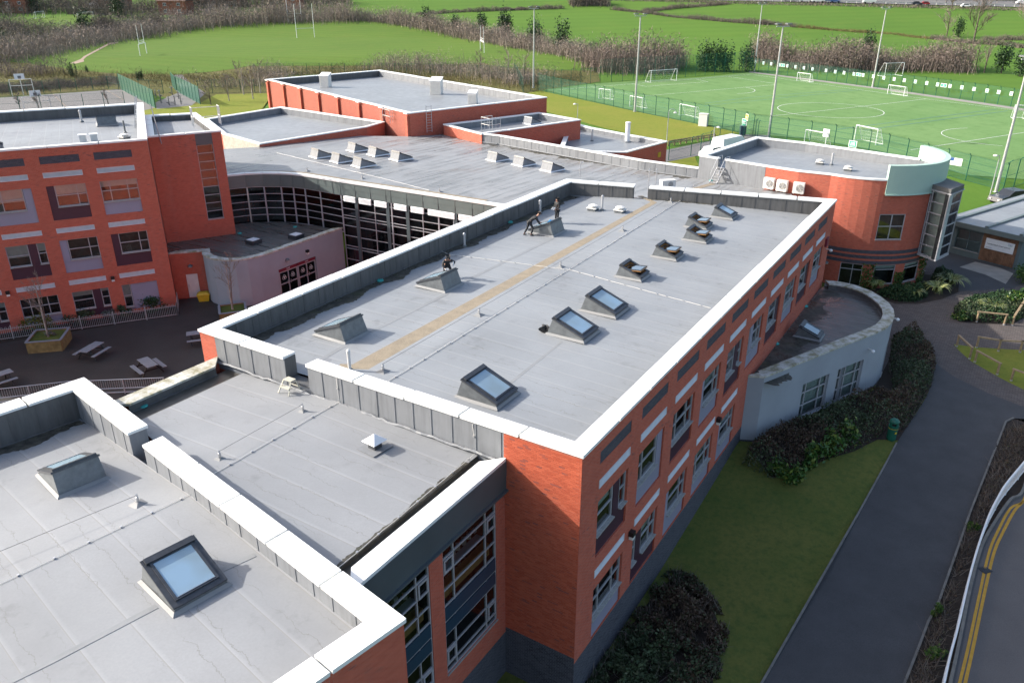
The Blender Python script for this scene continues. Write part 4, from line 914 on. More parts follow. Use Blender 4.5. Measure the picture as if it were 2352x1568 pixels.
sp1 = post(on(swR, 'd1', 1185, 1530), 'anchor post on the nearest roof beside the ridge tape'); wire('safety_wire', 'thin safety wire over the nearest roof to the left edge', [sp1, on(swR, 'e1', -300, 650) + UP * .33])
for x, y, l in ((490, 1465, 'left anchor post on the hall roof edge'), (960, 1530, 'second anchor post on the hall roof edge')): post(on(hallR, 'a2', x, y), l, 'anchor posts on the hall edge')
for x, y, l in ((1622, 255, 'right anchor post on the hall roof edge near the main wing'),): post(on(hallR, 'b2', x, y), l, 'anchor posts on the hall edge')
def tape(label, pts, r=.012, clips=True):
    o = thing('conductor_tape', label, 'cable', tuple(pts[0]), 'lightning conductor tapes'); fine = []
    for a, b in zip(pts, pts[1:]):
        n = max(1, int(np.linalg.norm(b - a) / .5)); fine += [a + (b - a) * t / n for t in range(n)]
    fine.append(pts[-1]); fine = [p + np.array([random.uniform(-.012, .012), random.uniform(-.012, .012), 0]) for p in fine]
    MB().tube(fine, r, 5).build('tape', M['plastic_white'], o)
    if clips:
        for a, b in zip(pts, pts[1:]):
            L_ = np.linalg.norm(b - a)
            for s in np.arange(.5, L_, 1.0): p = a + (b - a) * s / L_; MB().cbox(p - UP * .03, .07, .07, .055, 58).build('clip', M['alu'], o)
def M_(c, x, y, h=.03): return on(mainR, c, x, y) + UP * h
rA, rB = fold[0], fold[1]
tape('pale conductor tape running the length of the main roof ridge', [pnt(rA, 9.55), pnt(rB, 9.55), pnt(rB, 10.2)])
tape('pale conductor tape crossing the main roof from parapet to parapet', [W('b2', 1600, 660, 10.2), M_('b2', 1605, 750), M_('b2', 1705, 790), M_('b2', 2352, 872), M_('b3', 615, 925), M_('b3', 1350, 1128), M_('b3', 1800, 1248)])
tape('pale conductor tape down the parapet and along the crown of the link roof', [fA.pt(fA.u(c0), 10.25, -.04), pnt(k0, 9.15), pnt(k1, 9.15)])
tape('pale conductor tape along the right gutter of the link roof', [fA.pt(lk(1.3) * 0 + fA.u(W('d2', 1925, 830, 10.2)), 10.2, -.04), pnt(rin[1], 9.0) - fA.d * .1, pnt(rin[0] + (rin[1] - rin[0]) * .08, 8.97)])
tape('pale conductor tape along the ridge of the nearest roof', [W('d1', 1650, 1345, 9.6), on(swR, 'd1', 1668, 1435) + UP * .03, on(swR, 'e1', 0, 725) + UP * .03, on(swR, 'e1', -900, 1080) + UP * .03])
tape('thin tape over the hall roof past the skylights', [on(hallR, 'a2', 230, 1310) + UP * .03, on(hallR, 'b2', 1160, 145) + UP * .03, on(hallR, 'b2', 1530, 240) + UP * .03], .012, False)
# ---- walkway strips and cover strips lying on the sheets
def ribbon(name, label, pts, w, mat, cat, h=.012):
    mb = MB(); L_ = []; Rr = []
    for i, p in enumerate(pts):
        t = unit((pts[min(i + 1, len(pts) - 1)] - pts[max(i - 1, 0)])[:2]); nn = np.array([-t[1], t[0], 0]); k = 1.0
        if 0 < i < len(pts) - 1: a = unit((pts[i] - pts[i - 1])[:2]); k = 1 / max(.5, abs(np.dot(a, t)))
        L_.append(p + nn * w / 2 * k); Rr.append(p - nn * w / 2 * k)
    for i in range(len(pts) - 1):
        q = [Rr[i], Rr[i + 1], L_[i + 1], L_[i]]; mb.poly([a + UP * h for a in q]); mb.poly([Rr[i], Rr[i + 1], Rr[i + 1] + UP * h, Rr[i] + UP * h]); mb.poly([L_[i + 1], L_[i], L_[i] + UP * h, L_[i + 1] + UP * h])
    return mb.build(name, mat, None, label=label, cat=cat)
def seg(zf, pts, n=8):
    P_ = [on(zf, *p) for p in pts]; out = []
    for a, b in zip(P_, P_[1:]): out += [a + (b - a) * t / n for t in range(n)]
    return out + [P_[-1]]
ribbon('walkway', 'tan walkway strip with a bend at each end on the main roof', [on(mainR, *q) for q in (('d2', 760, 352), ('d2', 945, 358), ('b3', 1318, 340), ('b3', 1195, 287))], .46, M['tan'], 'walkway')
hs_ = [np.array([*p, 0.]) for p in HF]; ribbon('walkway', 'tan walkway strip along the curved edge of the hall roof', [pnt(p[:2] + np.array([.25, .75]), hallR(p) + .01) for p in hs_[1:-1]], .5, M['tan'], 'walkway', .02)
def kz(x, y): return (2520 / 1.7415 + x * 540 / 2352 / 1.7415, 640 / 1.7415 + y * 540 / 2352 / 1.7415)
CR['h'] = (0, 0)
def onF(zf, px):
    z = 8.
    for _ in range(5): p = P(*px, z); z = zf(p)
    p[2] = z; return p
ribbon('walkway', 'short tan walkway strip before the steel steps on the hall roof', [onF(hallR, kz(1100, 510)), onF(hallR, kz(1440, 415))], .6, M['tan'], 'walkway')
stripm = M['membrane_strip'] = membr('cover_strip_membrane', (.225, .235, .245), .12)
for pts, lb in (((('d3', 0, 560), ('d3', 520, 140)), 'membrane cover strip between the two nearest skylights'), ((('b3', 760, 1360), ('b3', 1200, 1040)), 'membrane cover strip running on to the first open skylight'), ((('b3', 1290, 970), ('b3', 1660, 700)), 'membrane cover strip between the open skylights'), ((('b3', 1790, 600), ('b3', 2100, 375)), 'membrane cover strip reaching the far parapet'), ((('d2', 600, 300), ('d2', 830, 165)), 'membrane cover strip at the left row near the parapet gap'), ((('d2', 1030, 60), ('b2', 1690, 1120)), 'membrane cover strip between the left row skylights'), ((('b2', 1850, 1010), ('b3', 450, 650)), 'membrane cover strip reaching the skylight with two workers')):
    ribbon('cover_strip', lb, [on(mainR, *p) for p in pts], .24, stripm, 'strip', .008)
ribbon('cover_strip', 'wrinkled cover strip across the nearest roof below the blue skylight', [on(swR, *p) for p in (('e1', 60, 1567), ('e1', 460, 1370), ('e1', 1340, 910))], .2, stripm, 'strip', .012)
ribbon('cover_strip', 'wrinkled cover strip from the blue skylight to the coping', [on(swR, *p) for p in (('e1', 1900, 600), ('e1', 2180, 470))], .2, stripm, 'strip', .012)
mb = MB(); p = on(linkR, 'd2', 785, 885); mb.cbox(p, .72, .62, .01, 40); mb.build('roof_patch', M['membrane'], None, label='grey square patch on the link roof', cat='patch')
mb = MB(); p = on(mainR, 'd2', 640, 305); mb.cbox(p, .5, .4, .01, 58); mb.build('roof_patch', M['membrane'], None, label='small grey patch beside the left gap of the main parapet', cat='patch')
# ---- drain caps
for c, x, y, zf, lb in (('d1', 1742, 440, flat(8.8), 'turquoise drain cap in the left gutter near the main parapet'), ('d1', 1225, 695, flat(8.8), 'turquoise drain cap in the left gutter near the nearest roof'), ('b2', 1115, 1012, mainR, 'turquoise drain cap below the long left parapet, near end'), ('b2', 2225, 512, mainR, 'turquoise drain cap below the long left parapet, middle'), ('b3', 88, 512, mainR, 'turquoise drain cap left of the bending worker'), ('b3', 1420, 92, hallR, 'turquoise drain cap at the hall parapet'), ('b3', 1803, 157, hallR, 'turquoise drain cap beside the steel steps'), ('b4', 482, 1230, flat(3.9), 'turquoise drain cap on the annex roof, far end'), ('d4', 232, 160, flat(3.9), 'turquoise drain cap on the annex roof, near end'), ('a3', 835, 1378, hallR, 'turquoise drain cap halfway along the hall parapet'), ('a3', 235, 1278, hallR, 'turquoise drain cap at the far end of the hall parapet'), ('b1', 2050, 608, flat(cr), 'turquoise drain cap on the cafe roof by the left rooflight'), ('b2', 385, 553, flat(cr), 'turquoise drain cap on the cafe roof by the hall glass')):
    o = thing('roof_drain', lb, 'roof drain', tuple(on(zf, c, x, y)), 'turquoise drain caps'); p = ORG[o]
    MB().lathe(p + UP * .005, [(.19, 0), (.19, .03), (.13, .07), (.05, .08)], 12).build('dome', M['turquoise'], o)
    mb = MB()
    for k in range(8): a = dirv(k * 45); mb.box(p + a * .1 - np.cross(a, UP) * .012 + UP * .055, a * .07, np.cross(a, UP) * .024, UP * .03)
    mb.build('grille', M['turquoise'], o)
# ---- pipes and vents
def pipe(c, x, y, zf, h, r, lb, mat='galv', cap=True):
    o = thing('vent_pipe', lb, 'vent pipe', tuple(on(zf, c, x, y)), 'vent pipes'); p = ORG[o]
    MB().lathe(p, [(r * 1.9, .004), (r * 1.7, .07), (r * 1.05, .12)], 12).build('collar', M['zinc'], o)
    MB().lathe(p + UP * .11, [(r, 0), (r, h)], 12).build('tube', M[mat], o)
    if cap: MB().lathe(p + UP * (h + .11), [(r * 1.15, 0), (r * 1.15, .12), (r * .5, .17)], 12).build('cap', M[mat], o)
pipe('d2', 855, 388, mainR, .72, .075, 'tall grey pipe behind the near white parapet', 'plastic_white'); pipe('b2', 1835, 718, mainR, .62, .075, 'silver vent pipe by the long left parapet')
pipe('b3', 342, 436, mainR, .72, .09, 'silver vent pipe behind the bending worker'); pipe('b3', 872, 410, mainR, .85, .08, 'silver vent pipe between the two mushroom vents')
pipe('a4', 705, 1410, flat(8.7), .8, .1, 'silver pipe on the rounded building roof'); pipe('a1', 700, 1045, flat(12.77), .8, .1, 'white pipe by the far parapet of the classroom block'); pipe('a1', 1072, 1135, flat(12.77), .9, .07, 'grey leaning pipe on the classroom block roof', 'zinc', False)
pipe('a3', 787, 1205, flat(5.97), 1.2, .12, 'thin flue on the plant room roof'); pipe('a3', 1088, 1215, flat(5.97), 2.2, .3, 'fat white steaming flue on the plant room roof', 'white')
def mushroom(c, x, y, zf, lb):
    o = thing('mushroom_vent', lb, 'vent', tuple(on(zf, c, x, y)), 'mushroom vents'); p = ORG[o]
    MB().cbox(p + UP * .003, .62, .62, .16, 58).build('kerb', M['zinc'], o); MB().cbox(p + UP * .165, .74, .74, .07, 58).build('flange', M['plastic_white'], o); MB().lathe(p + UP * .24, [(.2, 0), (.2, .06), (.34, .07), (.33, .14), (.15, .2), (.02, .21)], 14).build('cowl', M['plastic_white'], o)
for a in (('b3', 795, 408, mainR, 'left mushroom vent near the far parapet of the main roof'), ('b3', 1025, 425, mainR, 'right mushroom vent near the far parapet of the main roof'), ('a4', 605, 1402, flat(8.7), 'left mushroom vent on the rounded building'), ('a4', 845, 1458, flat(8.7), 'right mushroom vent on the rounded building'), ('a1', 1068, 1190, flat(12.77), 'mushroom vent on the classroom block by the near coping')): mushroom(*a)
for c, x, y, lb in (('a1', 715, 1215, 'left small white box vent on the classroom block'), ('a1', 810, 1208, 'right small white box vent on the classroom block')):
    o = thing('box_vent', lb, 'vent', tuple(W(c, x, y, 12.77)), 'small box vents'); MB().cbox(ORG[o], .5, .5, .55, 27).build('body', M['plastic_white'], o); MB().cbox(ORG[o] + UP * .552, .62, .62, .05, 27).build('cap', M['white'], o)
# pyramid capped vent on the link roof
o = thing('capped_vent', 'square grey vent with a white pyramid cap on the link roof', 'vent', tuple(on(linkR, 'd2', 1070, 1045))); p = ORG[o]
MB().cbox(p, 1.0, .9, .012, 52).build('flashing', M['membrane'], o); MB().cbox(p + UP * .012, .36, .36, .3, 52).build('body', M['dark_metal'], o)
d, e = dirv(52) * .34, dirv(142) * .34; q = [p - d - e + UP * .31, p + d - e + UP * .31, p + d + e + UP * .31, p - d + e + UP * .31, p + UP * .58]; MB().raw(q, [(0, 1, 4), (1, 2, 4), (2, 3, 4), (3, 0, 4), (3, 2, 1, 0)]).build('cap', M['white'], o)
# white step stool
o = thing('step_stool', 'dirty white two step stool below the gap in the parapet', 'step stool', tuple(on(linkR, 'd2', 350, 560))); p = ORG[o]; d, e = dirv(-32), dirv(58)
M['stool'] = simple('grubby_white_metal', (.62, .60, .50), .5, var=.2, scale=12)
tp = p + UP * .52
MB().box(tp - d * .22 - e * .15, d * .44, e * .3, UP * .03).build('top_step', M['stool'], o)
MB().box(p + UP * .26 - d * .27 - e * .36, d * .54, e * .2, UP * .03).build('lower_step', M['stool'], o)
for sx in (-1, 1):
    for sy, k in ((-1, .42), (1, .26)): MB().bar(p + d * sx * .3 + e * sy * k, tp + d * sx * .2 + e * sy * .13, .04).build('leg', M['stool'], o)
MB().bar(p + d * -.28 + e * .2 + UP * .2, p + d * .28 + e * .2 + UP * .2, .03).build('brace', M['stool'], o)
# black rag behind a skylight
def lump(c, sx, sy, sz, n=90, seed=1):
    r_ = np.random.default_rng(seed); v = []; f = []; nu, nv = 14, 8
    for i in range(nv + 1):
        for j in range(nu):
            a = math.pi * i / nv / 1.0; b = 2 * math.pi * j / nu; k = 1 + .35 * math.sin(3 * b + i) * math.sin(a) + r_.uniform(-.16, .16)
            v.append((c[0] + sx * math.sin(a) * math.cos(b) * k, c[1] + sy * math.sin(a) * math.sin(b) * k, max(c[2] + .005, c[2] + sz * (.45 + .55 * math.cos(a)) * k)))
    for i in range(nv):
        for j in range(nu): f.append((i * nu + j, (i + 1) * nu + j, (i + 1) * nu + (j + 1) % nu, i * nu + (j + 1) % nu))
    return v, f
v, f = lump(on(mainR, 'b3', 385, 1450), .26, .2, .32, seed=3); MB().raw(v, f).build('rag', M['black_plastic'], None, label='crumpled black rag against the foot of a skylight', cat='rag')
# ---- plant on the hall roof and the rounded building
def acunit(p, rz, lb, w=.95, h=.95, dpt=.4, grp='air conditioning units'):
    o = thing('air_conditioner', lb, 'air conditioner', tuple(p), grp); p = np.array(p, float); d, e = dirv(rz), dirv(rz + 90)      # e points out of the fan side
    MB().box(p - d * w / 2 - e * dpt / 2 + UP * .06, d * w, e * dpt, UP * h).build('casing', M['plastic_white'], o)
    fc = p + e * (dpt / 2 + .012) + d * -.12 * w + UP * (.06 + h * .5)
    mb = MB()
    for rr in np.linspace(.07, .34 * h, 6): mb.tube([fc + d * rr * math.cos(t) + UP * rr * math.sin(t) for t in np.linspace(0, 2 * math.pi, 20)], .009, 4, cap=False)
    for t in range(6): a = t * math.pi / 3; mb.bar(fc, fc + d * .34 * h * math.cos(a) + UP * .34 * h * math.sin(a), .012)
    mb.build('fan_grille', M['plastic_white'], o)
    v_ = [fc - e * .006] + [fc - e * .006 + d * .33 * h * math.cos(t) + UP * .33 * h * math.sin(t) for t in np.linspace(0, 2 * math.pi, 21)[:-1]]
    MB().raw(v_, [(0, i + 1, (i + 1) % 20 + 1) for i in range(20)]).build('fan_well', M['membrane_dark'], o)
    for s in (-1, 1): MB().box(p + d * s * w * .35 - e * dpt * .6, d * .06, e * dpt * 1.2, UP * .05).build('bracket', M['galv'], o)
fw_ = FR(pre[1], pre[2]); dw = math.degrees(math.atan2(fw_.d[1], fw_.d[0]))
for k, (c, x, y, lb) in enumerate((('b4', 180, 222, 'left of three air conditioners on the brick wall'), ('b4', 290, 243, 'middle of three air conditioners on the brick wall'), ('b4', 425, 262, 'right of three air conditioners on the brick wall'))):
    pts_ = [pre[1], pre[2], cyl(AR0), cyl(AR0 + 12), cyl(AR0 + 24)]; px = K(c, x, y); best = None
    for a, b in zip(pts_, pts_[1:]):
        f_ = FR(a, b); r = ray(*px); k_ = (f_.n[:2] @ f_.a[:2]) / (f_.n[:2] @ r[:2]); q = r * k_; u_ = f_.u(q)
        if -.2 <= u_ <= f_.L + .2 and k_ > 0: best = (f_, u_, q[2] + HC)
    if best is None: f_ = fw_; best = (f_, f_.L * (.3 + .3 * k), 7.3)
    f_, u_, zz = best; acunit(f_.pt(u_, zz, -.32), math.degrees(math.atan2(f_.d[1], f_.d[0])) + 180, lb)
p = onF(hallR, kz(650, 490)); acunit(p, 195, 'lone white air conditioner on the hall roof behind the parapet', 1.3, .7, .6)
# ladder loops by the parapet gap and the steel steps up to the rounded building
for x, lb in ((305, 'left handrail loop at the far parapet gap'), (430, 'right handrail loop at the far parapet gap')):
    o = thing('handrail_loop', lb, 'handrail', tuple(onF(hallR, kz(x, 600))), 'handrail loops at the parapet gap'); p = ORG[o]; e = unit(pnt(-fC.n, 0)); e[2] = 0
    MB().tube([p, p + UP * 1.9] + [p + e * .22 + UP * 1.95 + e * .22 * math.cos(t) + UP * .22 * math.sin(t) for t in np.linspace(math.pi, 0, 8)] + [p + e * .45 + UP * 1.0], .028, 6).build('rail', M['galv'], o); MB().bar(p + UP * 1.0, p + e * .45 + UP * 1.0, .03).build('crossbar', M['galv'], o)
o = thing('roof_steps', 'galvanised steel steps with handrails up to the rounded building roof', 'steps', tuple(onF(hallR, kz(1500, 405)))); p = ORG[o]
g2 = FR(rpoly[0], rpoly[1]); up_ = g2.n.copy(); sd_ = g2.d.copy(); topp = g2.pt((gR[0] + gR[1]) / 2, 8.75, -.1); base = topp - up_ * 1.25; base[2] = HB - .0
for s in (-1, 1):
    MB().bar(base + sd_ * s * .36, topp + sd_ * s * .36, .05, .12).build('stringer', M['galv'], o)
    MB().tube([base + sd_ * s * .38 + UP * .05, base + sd_ * s * .38 + up_ * .15 + UP * 1.0, topp + sd_ * s * .38 + UP * 1.0, topp + sd_ * s * .38 + up_ * .8 + UP * 1.0, topp + sd_ * s * .38 + up_ * .85 + UP * .1], .025, 6).build('handrail', M['galv'], o)
    for t in (.3, .75): q = base + (topp - base) * t + sd_ * s * .38; MB().bar(q, q + UP * .95, .025).build('baluster', M['galv'], o)
for t in np.linspace(.12, 1, 6): q = base + (topp - base) * t; MB().box(q - sd_ * .35 - up_ * .12, sd_ * .7, up_ * .24, UP * .03).build('tread', M['galv'], o)
# camera pole on the hall roof
o = thing('camera_pole', 'thin pole with a small camera on the hall roof edge', 'camera', tuple(on(hallR, 'b3', 683, 145))); p = ORG[o]; MB().tube([p, p + UP * 1.7], .04, 6).build('pole', M['galv'], o); MB().cbox(p + UP * 1.55 + dirv(0) * .15, .3, .12, .12, 0).build('camera_body', M['plastic_white'], o)
# ladders and guard cages
def cage(name, lb, p, rz, w=1.1, l=1.2, h=1.1, ladder=0, back=True):
    o = thing(name, lb, 'ladder', tuple(p), 'roof access ladders'); p = np.array(p, float); d, e = dirv(rz), dirv(rz + 90)
    for sx in (-1, 1):
        for sy in (-1, 1): MB().bar(p + d * sx * w / 2 + e * sy * l / 2, p + d * sx * w / 2 + e * sy * l / 2 + UP * h, .05).build('upright', M['plastic_white'], o)
        for z in (.5, 1.): MB().bar(p + d * sx * w / 2 - e * l / 2 + UP * h * z, p + d * sx * w / 2 + e * l / 2 + UP * h * z, .045).build('rail', M['plastic_white'], o)
        for t in (.3, .6): q = p + d * sx * w / 2 - e * l / 2 + e * l * t; MB().bar(q, q + UP * h, .03).build('bar', M['plastic_white'], o)
    if back:
        for z in (.5, 1.): MB().bar(p - d * w / 2 - e * l / 2 + UP * h * z, p + d * w / 2 - e * l / 2 + UP * h * z, .045).build('rail', M['plastic_white'], o)
    if ladder:
        for s in (-1, 1): MB().bar(p + e * l / 2 + d * s * .25 - UP * ladder, p + e * l / 2 + d * s * .25 + UP * h, .05).build('stile', M['galv'], o)
        for z in np.arange(-ladder + .2, .2, .28): MB().bar(p + e * l / 2 - d * .25 + UP * z, p + e * l / 2 + d * .25 + UP * z, .03).build('rung', M['galv'], o)
    return o
cage('guard_cage', 'white guard cage with a short ladder at the sports hall corner', W('a2', 1205, 1040, 8.4), -52, 1.8, 1.2, 1.5, .8)
cage('guard_cage', 'white guard cage on the brick block before the sports hall', W('a2', 2060, 1115, 8.45), -52, 1.6, 1.6, 1.5, 0)
cage('guard_cage', 'caged ladder standing on the stair tower roof edge', W('a1', 1770, 1070, 12.9), 29, 2.3, 1.0, 1.6, 0)
def ladder(lb, a, b, w, n, grp='roof access ladders'):
    o = thing('roof_ladder', lb, 'ladder', tuple(a), grp); a = np.array(a, float); b = np.array(b, float); t = unit(b - a); sd__ = w
    for s in (-1, 1): MB().bar(a + sd__ * s * .5, b + sd__ * s * .5, .055).build('stile', M['galv'], o)
    for k in range(n): q = a + (b - a) * (k + .5) / n; MB().bar(q - sd__ * .5, q + sd__ * .5, .035).build('rung', M['galv'], o)
    return o
fS = FR(q4[1], q4[2]); us_ = fS.u(W('a2', 1497, 1140, 7.5)); ladder('short ladder from the hall roof up the sports hall wall', fS.pt(2.6, 7.5, -.2), fS.pt(2.6, 10.7, -.2), fS.d * .75, 10)
q = W('a1', 1160, 1090, 12.77); ladder('sloping ladder over the parapet between classroom block and stair tower', q, q + dirv(20) * .4 + UP * 2.6 + dirv(100) * .3, dirv(100) * .5, 8); q = fR.pt(5.8, 12.3, -1.0); ladder('second ladder on the stair tower side of the parapet', q, q + UP * 3.1 - dirv(20) * .3, dirv(115) * .6, 9)
# cowls on the sports hall
for c, x, y, lb, w_ in (('a2', 650, 745, 'left white louvred cowl on the sports hall roof', 1.75), ('a2', 1597, 805, 'middle white louvred cowl on the sports hall roof', 1.95), ('a2', 1907, 885, 'right white louvred cowl on the sports hall roof', 1.4)):
    o = thing('roof_cowl', lb, 'cowl', tuple(W(c, x, y, 9.02)), 'white cowls on the sports hall'); p = ORG[o]; d, e = dirv(-12), dirv(78); h = w_ * .95
    a = [p - d * w_ * .42 - e * w_ * .35, p + d * w_ * .42 - e * w_ * .35, p + d * w_ * .42 + e * w_ * .35, p - d * w_ * .42 + e * w_ * .35]; hs2 = (h, h * 1.0, h * 1.25, h * 1.25)
    MB().raw(a + [q + UP * k for q, k in zip(a, hs2)], [(0, 1, 5, 4), (1, 2, 6, 5), (2, 3, 7, 6), (3, 0, 4, 7), (4, 5, 6, 7)]).build('body', M['plastic_white'], o)
    for z in np.arange(.25, h - .1, .14):
        mb = MB(); mb.box(a[0] - e * .05 + UP * z, a[1] - a[0], e * .05, UP * .07); mb.build('slat', M['plastic_white'], o)
    MB().raw([q + (q - p) * .08 + UP * (k + .004) for q, k in zip(a, hs2)] + [q + (q - p) * .08 + UP * (k + .08) for q, k in zip(a, hs2)], [(0, 1, 5, 4), (1, 2, 6, 5), (2, 3, 7, 6), (3, 0, 4, 7), (4, 5, 6, 7), (3, 2, 1, 0)]).build('lid', M['white'], o)
# ============================================================ GROUND
from mathutils.geometry import tessellate_polygon
def grassmat(name, c1, c2, c3, sc=.25, bump=.5):
    m = N(name); p = m.pos(); a = m.noise(p, sc, 5, .6); b = m.noise(p, sc * 9, 4, .65); c_ = m.noise(p, 7., 3, .7)
    c = m.mix(m.ramp(a, .35, .68), c1, c2); c = m.mix(m.ramp(b, .45, .75, 0, .65), c, c3); c = m.mix(m.ramp(c_, .3, .75, 0, .45), c, m.mix(1., c, (.55, .6, .5), 'MULTIPLY'))
    m.set(c, .95, spec=.1); m.bump(m.math('ADD', m.noise(p, 22, 3), m.math('MULTIPLY', b, .8)), bump, .06); return m.mat
def stripes(name, c1, c2, c3, ang, per, sc=.05, amt=.35):
    m = N(name); p = m.pos(); s = m.sep(p); x = m.math('ADD', m.math('MULTIPLY', s[0], math.cos(R(ang))), m.math('MULTIPLY', s[1], math.sin(R(ang))))
    a = m.noise(p, sc, 5, .62); b = m.noise(m.scl(p, (1, 1, 1)), sc * 7, 4, .7); c = m.mix(m.ramp(a, .34, .66), c1, c2); c = m.mix(m.ramp(b, .5, .78, 0, .7), c, c3)
    st = m.math('SINE', m.math('MULTIPLY', m.math('ADD', x, m.math('MULTIPLY', a, 4.)), 2 * math.pi / per)); c = m.mix(m.ramp(st, -.4, .9, 0, amt), c, m.mix(1., c, (.7, .75, .7), 'MULTIPLY'))
    c = m.mix(m.ramp(m.noise(p, 1.3, 4, .7), .35, .75, 0, .35), c, m.mix(1., c, (.6, .66, .55), 'MULTIPLY'))
    m.set(c, .95, spec=.1); return m.mat
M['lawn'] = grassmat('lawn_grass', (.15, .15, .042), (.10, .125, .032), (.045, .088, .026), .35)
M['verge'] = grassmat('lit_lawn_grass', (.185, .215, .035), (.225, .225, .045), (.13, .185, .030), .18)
M['field'] = stripes('farm_field', (.098, .185, .028), (.080, .158, .025), (.118, .18, .032), 100, 11, .012, .22)
M['rugby'] = stripes('sports_field', (.105, .175, .028), (.088, .155, .026), (.13, .168, .035), 72, 5.2, .03, .25)
M['rough'] = grassmat('rough_grass', (.13, .12, .045), (.10, .11, .03), (.17, .135, .07), .12, .9)
M['astro'] = stripes('artificial_turf', (.13, .235, .085), (.165, .27, .105), (.085, .165, .05), 20, 3.4, .06, .12)
M['asphalt'] = simple('path_asphalt', (.068, .067, .070), .8, var=.14, scale=.7, fine=.25, bs=25, bump=.2)
M['court_asphalt'] = simple('courtyard_asphalt', (.052, .046, .043), .6, var=.2, scale=.45, fine=.35, bs=12, bump=.3)
M['ballcourt'] = simple('ball_court_asphalt', (.17, .165, .165), .85, var=.1, scale=.1)
M['roadm'] = simple('road_asphalt', (.115, .108, .108), .85, var=.08, scale=.6, fine=.2, bs=30, bump=.2)
M['soil'] = simple('bark_mulch', (.038, .026, .018), .95, var=.3, scale=4, bump=.6, bs=18)
M['concrete'] = simple('concrete', (.30, .28, .25), .85, var=.15, scale=1.2)
M['kerb'] = simple('concrete_kerb', (.19, .185, .17), .85, var=.2, scale=2.)
M['sand'] = simple('sand_strip', (.36, .27, .20), .95, var=.15, scale=.4)
M['paint'] = simple('white_line_paint', (.75, .76, .75), .7, var=.05); M['yellow_line'] = simple('yellow_line_paint', (.52, .29, .03), .75, var=.12, scale=5); M['blue_line'] = simple('blue_line_paint', (.03, .16, .30), .7, var=.05)
def pavemat():
    m = N('block_paving'); p = m.pos(); b = m.n('TexBrick'); v = m.n('VectorRotate'); v.rotation_type = 'Z_AXIS'; v.inputs['Angle'].default_value = R(33); m.l(p, v.inputs[0]); m.l(v.outputs[0], b.inputs['Vector'])
    for k, q in (('Scale', 1.), ('Mortar Size', .012), ('Brick Width', .32), ('Row Height', .16)): b.inputs[k].default_value = q
    b.inputs['Color1'].default_value = (.105, .085, .078, 1); b.inputs['Color2'].default_value = (.150, .125, .115, 1); b.inputs['Mortar'].default_value = (.045, .042, .038, 1)
    c = m.mix(m.ramp(m.noise(p, .5, 4), .35, .7, 0, .5), b.outputs[0], (.085, .08, .078)); m.set(c, .85, spec=.2); m.bump(m.math('SUBTRACT', 1., b.outputs['Fac']), .5, .01); return m.mat
M['paving'] = pavemat()
# ---- terrain sheet
mb = MB(); ys = sorted({-80., 2600., *[float(y) for y in _px if -80 < y < 2600]}); xs = np.linspace(-1500, 1500, 13)
for a, b in zip(ys, ys[1:]):
    for c, d in zip(xs, xs[1:]): mb.poly([(c, a, HZ(0, a)), (d, a, HZ(0, a)), (d, b, HZ(0, b)), (c, b, HZ(0, b))])
mb.build('ground', M['field'], kind='structure')
def sheet(name, pts, mat, dz, label=None, cat=None, kind='structure', parent=None):
    """polygon laid on the terrain, cut at the terrain's folds"""
    poly = [np.array(p[:2], float) for p in pts]; mb = MB(); cuts = [-1e4] + [y for y in _px[1:-1]] + [1e4]
    tris = tessellate_polygon([[Vector((p[0], p[1], 0)) for p in poly]])
    for tr in tris:
        for lo, hi in zip(cuts, cuts[1:]):
            q = [poly[k] for k in tr]
            for sgn, lim in ((1, lo), (-1, hi)):
                out = []
                for i in range(len(q)):
                    a, b = q[i], q[(i + 1) % len(q)]; da, db = (a[1] - lim) * sgn, (b[1] - lim) * sgn
                    if da >= 0: out.append(a)
                    if da * db < 0: out.append(a + (b - a) * da / (da - db))
                q = out
                if len(q) < 3: break
            if len(q) < 3: continue
            ar = sum(q[i][0] * q[(i + 1) % len(q)][1] - q[(i + 1) % len(q)][0] * q[i][1] for i in range(len(q)))
            if abs(ar) < 1e-6: continue
            if ar < 0: q = q[::-1]
            mb.poly([pnt(a, HZ(0, a[1]) + dz) for a in q])
    return mb.build(name, mat, parent, label=label, cat=cat, kind=kind)
def TP(*seq):                              # pixels -> terrain points; 'c', x, y, x, y, ... 'c2', ...
    out = []; c = None; i = 0
    while i < len(seq):
        if isinstance(seq[i], str): c = seq[i]; i += 1
        else: out.append(T(c, seq[i], seq[i + 1])); i += 2
    return out
def smooth(pts, n=4):                      # Catmull-Rom through the points
    P_ = [np.array(p, float) for p in pts]; P_ = [2 * P_[0] - P_[1]] + P_ + [2 * P_[-1] - P_[-2]]; out = []
    for i in range(1, len(P_) - 2):
        for k in range(n):
            t = k / n; a, b, c, d = P_[i - 1:i + 3]; out.append(.5 * (2 * b + (c - a) * t + (2 * a - 5 * b + 4 * c - d) * t * t + (3 * b - a - 3 * c + d) * t ** 3))
    return out + [P_[-2]]
def line(name, pts, w, mat, dz, **kw):     # thin painted line
    mb = MB()
    L_, R_ = [], []
    for i, p in enumerate(pts):
        t = unit((pts[min(i + 1, len(pts) - 1)] - pts[max(i - 1, 0)])[:2]); nn = np.array([-t[1], t[0]]) * w / 2; L_.append(p[:2] + nn); R_.append(p[:2] - nn)
    for i in range(len(pts) - 1): mb.poly([pnt(q, HZ(0, q[1]) + dz) for q in (R_[i], R_[i + 1], L_[i + 1], L_[i])])
    return mb.build(name, mat, None, kind=kw.pop('kind', 'structure'), **kw)
